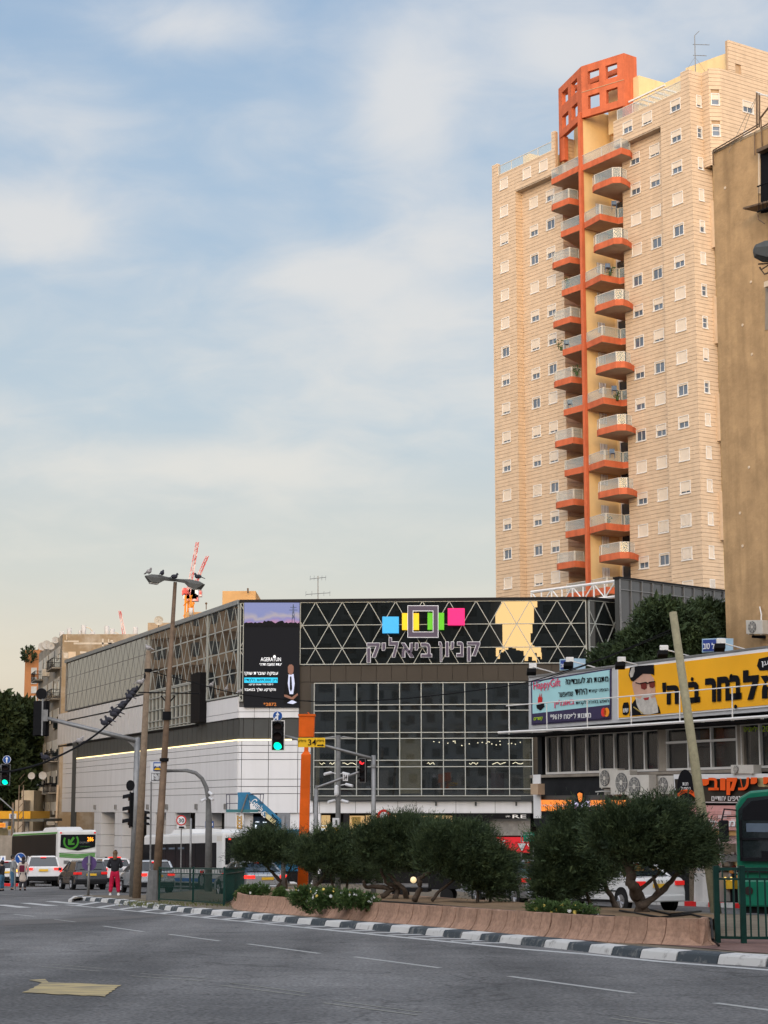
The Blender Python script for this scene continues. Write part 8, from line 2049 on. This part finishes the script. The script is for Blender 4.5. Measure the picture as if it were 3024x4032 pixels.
rw = add('rear_window', MB().prism([RP(-1.15, 2.35), RP(-.5, 2.22), RP(0, 2.12), RP(.5, 2.22), RP(1.15, 2.35), RP(1.18, 3.15), RP(-1.12, 3.15)], (-.02, 0, 0)), M_bgl, bc)
mb = MB(); c_ = RP(-.45, 2.72, .03)
def ringpts(c, r, a0, a1, n): return [c + Vector((0, -math.cos(a0 + (a1 - a0) * i / n) * r, math.sin(a0 + (a1 - a0) * i / n) * r)) for i in range(n + 1)]
o_ = ringpts(c_, .52, math.radians(150), math.radians(400), 20); i_ = ringpts(c_, .40, math.radians(150), math.radians(400), 20)
for k in range(20): mb.prism([o_[k], o_[k + 1], i_[k + 1], i_[k]], (-.01, 0, 0))
add('logo_ring', mb, mat('logo_green', (.05, .22, .025), .4, var=0), bc)
add('logo_arrow', MB().prism([c_ + Vector((0, -y, z)) for y, z in ((-.2, -.22), (.22, -.22), (.22, -.10), (.02, -.10), (.24, .2), (.12, .3), (-.10, 0), (-.10, .14), (-.2, .14))], (-.01, 0, 0)), MATS['logo_green'], bc)
d0 = RP(.55, 2.78, .03); M_ledo = mat('led_orange', (.9, .3, .02), .4, var=0, emit=(1, .32, .02), es=2.2)
letters('286', RP(.62, 2.72, .03), RP(1.02, 2.72, .03) - RP(.62, 2.72, .03), (0, 0, .26), bc, M_ledo, .01, bold=.02)
letters('אפיקים', RP(.12, 2.55, .03), RP(.75, 2.55, .03) - RP(.12, 2.55, .03), (0, 0, .14), bc, M_steel, .01); letters('בשבילך', RP(.12, 2.33, .03), RP(.78, 2.33, .03) - RP(.12, 2.33, .03), (0, 0, .10), bc, MATS['logo_green'], .01)
for i in range(3): add('green_stripe', MB().prism([RP(-1.2, 1.92 - i * .09), RP(0, 1.84 - i * .09), RP(1.15, 1.92 - i * .09), RP(1.15, 1.98 - i * .09), RP(0, 1.90 - i * .09), RP(-1.2, 1.98 - i * .09)], (-.015, 0, 0)), M_bgreen, bc)
add('rear_shoulder', MB().prism([RP(-1.24, 2.02), RP(1.22, 2.02), RP(1.22, 2.10), RP(0, 2.04), RP(-1.24, 2.10)], (-.05, 0, 0)), M_buswhite, bc)
for y0, y1 in ((-.9, -.55), (-.35, .35)):
    g_ = MB()
    for k in range(6): g_.prism([RP(y0 + (y1 - y0) * k / 6, 1.3), RP(y0 + (y1 - y0) * (k + .7) / 6, 1.3), RP(y0 + (y1 - y0) * (k + .7) / 6, 1.52), RP(y0 + (y1 - y0) * k / 6, 1.52)], (-.01, 0, 0))
    add('grille', g_, M_dpole, bc, kind='stuff')
for y in (-1.12, 1.12): add('marker_lamp', MB().prism([RP(y - .06, 3.22), RP(y + .06, 3.22), RP(y + .06, 3.30), RP(y - .06, 3.30)], (-.03, 0, 0)), M_tail, bc); add('tail_light', MB().disc(RP(y, .95, .0), (-1, 0, 0), .14, .04, 14), M_brake, bc)
add('rear_bumper', MB().box(-.08, -WB / 2 + .05, .35, .0, WB / 2 - .05, .75), M_buswhite, bc, bevel=.02)
# green pixels on the coach flank
for i, (x, z, w, h) in enumerate(((5.2, 1.25, .5, .25), (6.0, 1.25, .5, .25), (4.4, 1.25, .5, .25), (5.6, 1.45, 1.4, .12), (7.2, 1.5, 1.2, .1))): add('green_graphic', MB().box(x, WB / 2, z, x + w, WB / 2 + .015, z + h), M_bgreen, bc)
slope_set(bc)
# city bus
r2 = Vector((P(968, 3400, 97).x, 97, gz(97)))
cb = bus('white city bus standing behind the green railing, red tail light on', r2, 12.0, 2.5, 2.95, math.radians(-27), 'city_bus', M_buswhite)
W2 = 1.25
add('side_glass', MB().box(.9, W2 - .02, 1.15, 11.9, W2 + .02, 2.42), M_bgl, cb); add('rear_window', MB().box(-.02, -W2 + .12, 1.3, .0, W2 - .12, 2.65), M_bgl, cb)
for x in (2.3, 3.8, 5.3, 6.8, 8.3, 9.8): add('window_bar', MB().box(x, W2 + .015, 1.15, x + .06, W2 + .03, 2.42), M_trim, cb)
for x in (6.9, 5.5, 8.3): add('top_vent', MB().box(x, W2 + .022, 2.12, x + .9, W2 + .035, 2.22), M_slate, cb)
for x in (3.0, 4.4, 6.0, 7.4, 9.0): add('seat', MB().box(x, W2 - .5, 1.2, x + .12, W2 - .1, 1.75), M_slate, cb)
add('blue_panel', MB().box(7.6, W2, .62, 10.6, W2 + .018, 1.08), M_bblue, cb); add('blue_skirt', MB().box(.6, W2, .42, 7.0, W2 + .015, .60), M_bblue, cb)
add('red_mark', MB().prism([(2.6, W2 + .01, 1.02), (2.9, W2 + .01, .72), (3.2, W2 + .01, 1.02), (2.9, W2 + .01, .95)], (0, .012, 0)), M_redp, cb)
for x0, x1, h in ((1.0, 3.2, .16), (5.2, 8.8, .24)): add('roof_unit', MB().hexa([(x0, -.9, 2.9), (x1, -.9, 2.9), (x1, .9, 2.9), (x0, .9, 2.9), (x0 + .3, -.8, 2.95 + h), (x1 - .5, -.8, 2.95 + h), (x1 - .5, .8, 2.95 + h), (x0 + .3, .8, 2.95 + h)]), M_buswhite, cb, bevel=.04)
for sd in (-1, 1): add('tail_light', MB().box(-.05, sd * W2 - (.2 if sd > 0 else -.0), .85, .12, sd * W2 + (.02 if sd > 0 else .2), 1.05), M_brake, cb, bevel=.02)
add('marker_lamp', MB().box(-.05, .8, 2.55, 0, .95, 2.62), M_brake, cb); add('mirror', MB().box(11.9, W2 + .1, 1.5, 12.1, W2 + .35, 1.95), M_trim, cb, bevel=.03)
add('vent_panel', MB().box(.15, W2, 2.5, .8, W2 + .02, 2.75), M_ac, cb)
slope_set(cb)
# green bus, front towards us, at the right edge
M_gbus = mat('bus_emerald', (.006, .13, .075), .3, var=.06, coat=.4)
Yg = 48.5
gl_ = P(2900, 3400, Yg); ang = math.radians(203)
fw = Vector((math.sin(ang), math.cos(ang), 0)); lf = Vector((-fw.y, fw.x, 0))  # forward and left of the bus
# its front right corner is at the left of the picture
org = Vector((gl_.x, Yg, gz(Yg))) + lf * 1.27 if (lf.x > 0) else Vector((gl_.x, Yg, gz(Yg))) - lf * 1.27
gb_ = thing('green_bus', 'emerald green bus facing the viewer, cut by the right edge of the picture', 'bus', org, rz=math.pi / 2 - ang, world=False)
Wg, Hg = 1.27, 3.32
b = MB()
prof = [(-Wg, .35), (Wg, .35), (Wg, 2.85), (Wg - .12, 3.08), (Wg - .4, 3.24), (0, 3.32), (-Wg + .4, 3.24), (-Wg + .12, 3.08), (-Wg, 2.85)]
b.prism([(0, y, z) for y, z in prof], (-11.5, 0, 0)); add('body', b, M_gbus, gb_, bevel=.06)
fr_prof = [(-Wg + .12, .9 + .62), (Wg - .12, 1.52), (Wg - .10, 2.75), (Wg - .35, 3.06), (0, 3.16), (-Wg + .35, 3.06), (-Wg + .10, 2.75)]
add('windscreen', MB().prism([(.06, y, z) for y, z in fr_prof], (.02, 0, 0)), M_gl, gb_)
add('destination_box', MB().prism([(.085, y, z) for y, z in ((-Wg + .2, 2.5), (Wg - .2, 2.5), (Wg - .22, 2.78), (Wg - .45, 2.98), (0, 3.08), (-Wg + .45, 2.98), (-Wg + .22, 2.78))], (.01, 0, 0)), M_txt, gb_)
for q in ((-Wg + .12, 1.5, -Wg + .18, 2.5), (Wg - .18, 1.5, Wg - .12, 2.5), (-.03, 1.5, .03, 2.5), (-Wg + .12, 2.0, Wg - .12, 2.05), (-Wg + .12, 1.46, Wg - .12, 1.56)): add('window_bar', MB().box(.08, q[0], q[1], .11, q[2], q[3]), M_txt, gb_)
add('interior_panel', MB().box(.082, .15, 1.75, .088, Wg - .3, 2.0), M_awn2, gb_); add('interior_panel', MB().box(.082, -Wg + .3, 2.2, .088, -.2, 2.42), M_slate, gb_)
add('dashboard', MB().box(.082, -.6, 1.56, .10, .95, 1.72), M_txt, gb_)
add('chin', MB().box(0, -Wg + .05, .32, .12, Wg - .05, 1.0), M_gbus, gb_, bevel=.05); add('crease', MB().box(.0, -Wg + .02, 1.18, .09, Wg - .02, 1.22), M_trim, gb_)
add('badge', MB().box(.12, -.35, 1.08, .13, .1, 1.14), M_ac, gb_)
for sd in (-1, 1):
    add('headlight', MB().disc((.12, sd * .95, .72), (1, 0, 0), .11, .03, 16), M_lens, gb_)
    mr_ = MB().tube([(.05, sd * (Wg - .05), 2.75), (.25, sd * (Wg + .22), 2.78), (.3, sd * (Wg + .28), 2.5)], .022, 6).tube([(.05, sd * (Wg - .05), 2.6), (.28, sd * (Wg + .24), 2.58)], .018, 6)
    add('mirror_arm', mr_, M_txt, gb_); add('mirror', MB().box(.2, sd * (Wg + .24) - .12, 1.95, .36, sd * (Wg + .24) + .12, 2.5), M_txt, gb_, bevel=.04)
    for xw in (-2.6, -8.8): add('wheel', MB().disc((xw, sd * (Wg - .28), .5), (0, sd, 0), .5, .3, 22), M_tyre, gb_)
add('skirt', MB().box(-11, -Wg + .06, .15, -.1, Wg - .06, .36), M_trim, gb_)
# ---- blue boom lift in front of the mall
Yb = 108
bl3 = thing('boom_lift', 'blue boom lift with a basket, parked in front of the white mall wall', 'boom lift', Vector((P(1100, 3400, Yb).x, Yb, gz(Yb))))
M_bl = mat('boom_blue', (.035, .17, .30), .5, var=.15, scale=3)
def z5(x, y): return (700 + .3617 * x, 2800 + .3617 * y)
FBL = Plane(Vector((0, Yb, 0)), EX)
m_ = MB(); pquad(m_, FBL, [z5(*q) for q in ((780, 885), (850, 930), (1180, 1230), (1175, 1290), (1120, 1290), (960, 1165), (800, 1010), (762, 930))], .0, .35); add('boom', m_, M_bl, bl3, bevel=.02)
m_ = MB(); pquad(m_, FBL, [z5(*q) for q in ((648, 885), (780, 882), (770, 930), (785, 1075), (780, 1105), (650, 1105), (655, 940))], -.05, .5); add('jib_head', m_, M_bl, bl3, bevel=.02)
m_ = MB(); pquad(m_, FBL, [z5(*q) for q in ((525, 1070), (880, 1070), (870, 1102), (528, 1102))], .1, 1.0); add('basket_floor', m_, mat('boom_teal', (.05, .16, .17), .6, var=.15), bl3)
def zt5(a, b, r, o=0): m__.tube([FBL.at(*z5(*a), o), FBL.at(*z5(*b), o)], r, 6)
m__ = MB()
for a, b in (((525, 910), (650, 908)), ((560, 1005), (650, 1003)), ((530, 910), (530, 1100)), ((565, 910), (565, 1075)), ((780, 905), (940, 905)), ((900, 905), (895, 1000)), ((935, 905), (925, 1000)), ((895, 1000), (935, 1000)), ((525, 910), (940, 905)), ((525, 1005), (900, 1003))): zt5(a, b, .022, -.9 if b[0] - a[0] > 300 else .05)
add('basket_rail', m__, mat('boom_dark', (.06, .06, .09), .5), bl3)
m__ = MB(); zt5((760, 905), (690, 1105), .05, .1); add('jib_ram', m__, M_dpole, bl3)
base_c = FBL.at(*z5(1120, 1270))
add('turret', MB().box(base_c.x - .3, Yb - .5, gz(Yb) + .9, base_c.x + 1.6, Yb + 1.2, base_c.z - .1), M_bl, bl3, bevel=.05); add('chassis', MB().box(base_c.x - 1.2, Yb - .9, gz(Yb) + .35, base_c.x + 1.8, Yb + 1.2, gz(Yb) + .85), M_trim, bl3)
for x in (-.9, 1.4): add('wheel', MB().disc((base_c.x + x, Yb - .9, gz(Yb) + .42), (0, -1, 0), .42, .3, 18), M_tyre, bl3)
an_ = Vector((FBL.at(*z5(935, 1090)) - FBL.at(*z5(795, 950)))); an_.normalize(); upn = Vector((an_.z * -1, 0, an_.x)); upn = upn if upn.z > 0 else -upn
o1_ = FBL.at(*z5(785, 1000), .02); letters('Genie', o1_, an_ * .82, upn * .42, bl3, M_white, .01, bold=.03)
o2_ = FBL.at(*z5(860, 1085), .02); letters('S-65', o2_, an_ * .62, upn * .34, bl3, M_white, .01, bold=.03)
m_ = MB(); pquad(m_, FBL, [z5(*q) for q in ((955, 1095), (1068, 1190), (1060, 1245), (955, 1160))], .03, .02); yl = add('name_plate', m_, mat('cream_plate', (.62, .55, .30), .5), bl3)
letters('אמיר', FBL.at(*z5(982, 1165), .05), an_ * .75, upn * .34, bl3, M_txt, .01, bold=.04)
sc_ = MB()
FSC = Plane(Vector((0, Yb + 1.2, 0)), EX)
for i in range(4):
    y0 = 1140 + i * 38; sc_.tube([FSC.at(*z5(648, y0)), FSC.at(*z5(697, y0 + 38))], .03, 5); sc_.tube([FSC.at(*z5(697, y0)), FSC.at(*z5(648, y0 + 38))], .03, 5)
for x in (648, 697): sc_.tube([FSC.at(*z5(x, 1140)), FSC.at(*z5(x, 1292))], .03, 5)
top('folding_gate', sc_, mat('golden_metal', (.62, .36, .08), .4, metal=.3, emit=(.9, .5, .1), es=.15), 'golden crossed folding bars under the boom lift basket', 'gate')
# bicycle wheels behind the shrubs
Yk = 82
bk_ = thing('bicycle', 'parked bicycle glimpsed behind the trunks right of the orange pole', 'bicycle', Vector((P(1225, 3440, Yk).x, Yk, gz(Yk))))
for x in (1175, 1237):
    c = P(x, 3447, Yk); m_ = MB(); m_.tube([c + Vector((math.cos(a) * .30, 0, math.sin(a) * .30)) for a in [2 * PI * k / 20 for k in range(21)]], .025, 6, cap=False)
    for k in range(6): m_.tube([c, c + Vector((math.cos(k) * .29, 0, math.sin(k) * .29))], .006, 3)
    add('wheel', m_, M_tyre, bk_)
a = P(1175, 3447, Yk); b = P(1237, 3447, Yk); m_ = MB().tube([a, a.lerp(b, .3) + EZ * .45, b + Vector((-.15, 0, .5)), b], .02, 6).tube([a.lerp(b, .3) + EZ * .45, a.lerp(b, .45), b + Vector((-.15, 0, .5))], .02, 6); add('frame', m_, M_trim, bk_)
a = P(1205, 3470, 80); a.z = gz(80); top('post', MB().tube([a, a + EZ * 1.0], .10, 12), M_steel, 'short grey bollard right of the orange pole seen under the shrubs', 'bollard')

# ================================================================ people
def skinfig(name, verts, edges, m, parent, sub=2, root=0):
    me = bpy.data.meshes.new(name); me.from_pydata([v[:3] for v in verts], edges, []); me.materials.append(m)
    o = link(name, me, parent); md = o.modifiers.new('skin', 'SKIN'); md.use_smooth_shade = True
    for i, v in enumerate(verts):
        r = v[3]; r = r if isinstance(r, tuple) else (r, r); me.skin_vertices[0].data[i].radius = r; me.skin_vertices[0].data[i].use_root = (i == root)
    s = o.modifiers.new('sub', 'SUBSURF'); s.levels = sub; s.render_levels = sub; return o
def person(lab, loc, rz, H=1.68, skin=(.45, .28, .2), hair=(.12, .08, .05), topc=None, topm=None, legm=None, shoe=None, arms='down', legs=0.0, skirt=False, hair_long=True, bag=None, coat_len=0.0):
    """local frame: +y is the way the person faces"""
    k = H / 1.68; t = thing('person', lab, 'person', loc, rz=rz, world=False)
    ms_ = mat('skin_%d' % int(skin[0] * 100), skin, .6, var=.05)
    hip, kn, an = .88 * k, .47 * k, .08 * k; sh, nk, hd = 1.38 * k, 1.46 * k, 1.56 * k
    V_ = []; E = []
    def v(x, y, z, r): V_.append((x * k if False else x, y, z, r)); return len(V_) - 1
    p0 = v(0, 0, hip + .04, (.15, .11)); w0 = v(0, 0, 1.06 * k, (.12, .09)); c0 = v(0, 0, 1.24 * k, (.15, .10)); n0 = v(0, .0, nk, .05); h0 = v(0, .015, hd, (.075, .09)); h1 = v(0, .02, hd + .08, (.065, .08))
    E += [(p0, w0), (w0, c0), (c0, n0), (n0, h0), (h0, h1)]
    hands = []
    for s in (-1, 1):
        a = v(s * .09, 0, hip - .04, .085); b = v(s * (.10 + legs * .5), .02, kn, .055); c = v(s * (.11 + legs), -.01, an, .038); d = v(s * (.12 + legs), .13, .035, .032); E += [(p0, a), (a, b), (b, c), (c, d)]
        S = v(s * .175, 0, sh, .05); E.append((c0, S))
        if arms == 'down': e = (s * .23, -.03, 1.12 * k); w = (s * .235, .04, .90 * k)
        elif arms == 'front': e = (s * .27, -.02, 1.10 * k); w = (s * .12, .20, 1.06 * k)
        else: e = (s * .22, .02, 1.12 * k); w = (s * .18, .22, 1.05 * k)
        e_ = v(*e, .038); w_ = v(*w, .026); E += [(S, e_), (e_, w_)]
        d = (Vector(w) - Vector(e)).normalized(); P_ = Vector(w) + d * .07; pm = v(*P_, .028); E.append((w_, pm))
        side = Vector((0, 1, 0)) if arms == 'down' else Vector((0, 0, 1))
        for q, (off, L) in enumerate(((-.03, .055), (-.01, .07), (.012, .075), (.032, .065))):
            f0 = Vector(P_) + side * off + d * .03; f1 = f0 + d * L * .55; f2 = f1 + d * L * .4 + Vector((-s * .012, 0, 0))
            a1 = v(*f0, .010); a2 = v(*f1, .0085); a3 = v(*f2, .007); E += [(pm, a1), (a1, a2), (a2, a3)]
        th = Vector(w) + d * .03 + side * .035; th2 = th + side * .02 + d * .04; a1 = v(*th, .011); a2 = v(*th2, .009); E += [(w_, a1), (a1, a2)]
    skinfig('body', V_, E, ms_, t)
    # face
    fz = hd + .04
    add('nose', MB().ball((0, .112, fz - .005), (.014, .02, .02), 8, 6), ms_, t, smooth=True)
    for s in (-1, 1): add('eye', MB().ball((s * .03, .098, fz + .022), (.012, .008, .008), 8, 6), M_txt, t); add('ear', MB().ball((s * .085, .01, fz), (.012, .022, .03), 8, 6), ms_, t)
    add('mouth', MB().box(-.022, .098, fz - .055, .022, .106, fz - .047), M_redp, t)
    # clothes
    g = .022; VV = [(0, 0, hip + .14, (.16, .12)), (0, 0, hip - .02, (.16, .12))]; EE = [(0, 1)]
    for s in (-1, 1):
        i = len(VV); VV += [(s * .09, 0, hip - .10, .10 + g), (s * (.105 + legs * .5), .02, kn, .075 + g), (s * (.115 + legs), 0, an + .03, .062 + g)]; EE += [(1, i), (i, i + 1), (i + 1, i + 2)]
    if not skirt: skinfig('trousers', VV, EE, legm, t)
    zb = hip - .10 - coat_len
    VV = [(0, 0, zb, (.185, .145)), (0, 0, 1.06 * k, (.165, .135)), (0, 0, 1.25 * k, (.185, .14)), (0, 0, nk - .02, (.085, .08))]; EE = [(0, 1), (1, 2), (2, 3)]
    if coat_len > .2: VV[0] = (0, 0, zb, (.22, .17)); VV.insert(1, (0, 0, hip, (.19, .15))); EE = [(0, 1), (1, 2), (2, 3), (3, 4)]
    ci = len(VV) - 2
    for s in (-1, 1):
        i = len(VV)
        if arms == 'down': e = (s * .24, -.03, 1.12 * k); w = (s * .24, .04, .93 * k)
        elif arms == 'front': e = (s * .28, -.02, 1.10 * k); w = (s * .16, .15, 1.06 * k)
        else: e = (s * .23, .02, 1.12 * k); w = (s * .19, .18, 1.06 * k)
        VV += [(s * .185, 0, sh - .01, .078), (*e, .068), (*w, .052)]; EE += [(ci, i), (i, i + 1), (i + 1, i + 2)]
    skinfig('jacket', VV, EE, topm, t)
    mh = mat('hair_%d_%d' % (int(hair[0] * 100), int(hair[1] * 100)), hair, .6, var=.25, scale=25)
    hb = MB().ball((0, -.012, hd + .055), (.100, .112, .118), 14, 10); add('hair', hb, mh, t, smooth=True)
    if hair_long: skinfig('hair_length', [(0, -.05, hd + .06, (.085, .06)), (0, -.08, hd - .08, (.10, .05)), (0, -.13, hd - .22, (.08, .04))], [(0, 1), (1, 2)], mh, t, 1)
    for s in (-1, 1): add('shoe', MB().hexa([(s * (.115 + legs) - .05, -.07, 0), (s * (.115 + legs) + .05, -.07, 0), (s * (.125 + legs) + .045, .19, 0), (s * (.125 + legs) - .045, .19, 0), (s * (.115 + legs) - .042, -.06, .09), (s * (.115 + legs) + .042, -.06, .09), (s * (.125 + legs) + .035, .17, .05), (s * (.125 + legs) - .035, .17, .05)]), shoe or M_white, t, bevel=.012)
    return t
M_redt = mat('crimson_cloth', (.48, .012, .05), .8, var=.12, scale=9, bump=.3, bscale=20); M_blk = mat('black_jacket', (.018, .018, .022), .7, var=.3, scale=12, bump=.5, bscale=14)
pw_ = G(450, 3532, .12); pw_ = P(450, 3532, 76); pw_.z = gz(76) + .11
w1 = person('woman seen from behind in crimson trousers and black puffer jacket on the median tip', pw_, 0.06, 1.74, hair=(.15, .09, .05), topm=M_blk, legm=M_redt, arms='front', legs=.05)
add('hair_bun', MB().ball((.01, -.04, 1.765), (.05, .05, .04), 10, 8), mat('dark_bun', (.03, .02, .02), .7), w1)
M_gcoat = mat('grey_coat', (.26, .27, .27), .85, var=.1, scale=8); M_jean = mat('blue_jeans', (.05, .12, .19), .85, var=.15, scale=8); M_pcoat = mat('pale_coat', (.50, .42, .36), .85, var=.08, scale=8); M_mar = mat('maroon_cloth', (.12, .015, .035), .8, var=.15); M_dkcl = mat('dark_cloth', (.03, .03, .035), .85, var=.2)
def gp2(x, Yd): q = P(x, 3400, Yd); return Vector((q.x, Yd, gz(Yd)))
person('person in a long grey coat and jeans stepping at the left traffic island', gp2(50, 98), math.radians(-80), 1.75, hair=(.02, .018, .015), topm=M_gcoat, legm=M_jean, arms='reach', legs=.03, coat_len=.35, hair_long=False, shoe=M_txt)
w3 = person('person in a pale coat between the posts of the blue arrow sign', gp2(92, 96), 0.1, 1.66, hair=(.03, .02, .02), topm=M_pcoat, legm=M_dkcl, arms='down', legs=.0, coat_len=.38, shoe=M_txt)
bgp = gp2(88, 95.6); top('handbag', MB().obox(bgp + Vector((-.14, -.05, .92)), (.26, 0, 0), (0, .10, 0), (0, 0, .34)), M_mar, 'maroon bag on the back of the person in the pale coat', 'bag', bevel=.04)
person('person in blue jeans and dark top, cut by the left edge of the picture', gp2(8, 94), math.radians(75), 1.45, hair=(.03, .02, .02), topm=M_dkcl, legm=M_jean, arms='reach', legs=.04, hair_long=False, shoe=M_txt)
person('small dark figure standing by the pillar between the two buses', gp2(417, 138), 0.3, 1.75, hair=(.02, .02, .02), topm=M_dkcl, legm=M_dkcl, arms='down', hair_long=False, shoe=M_txt)
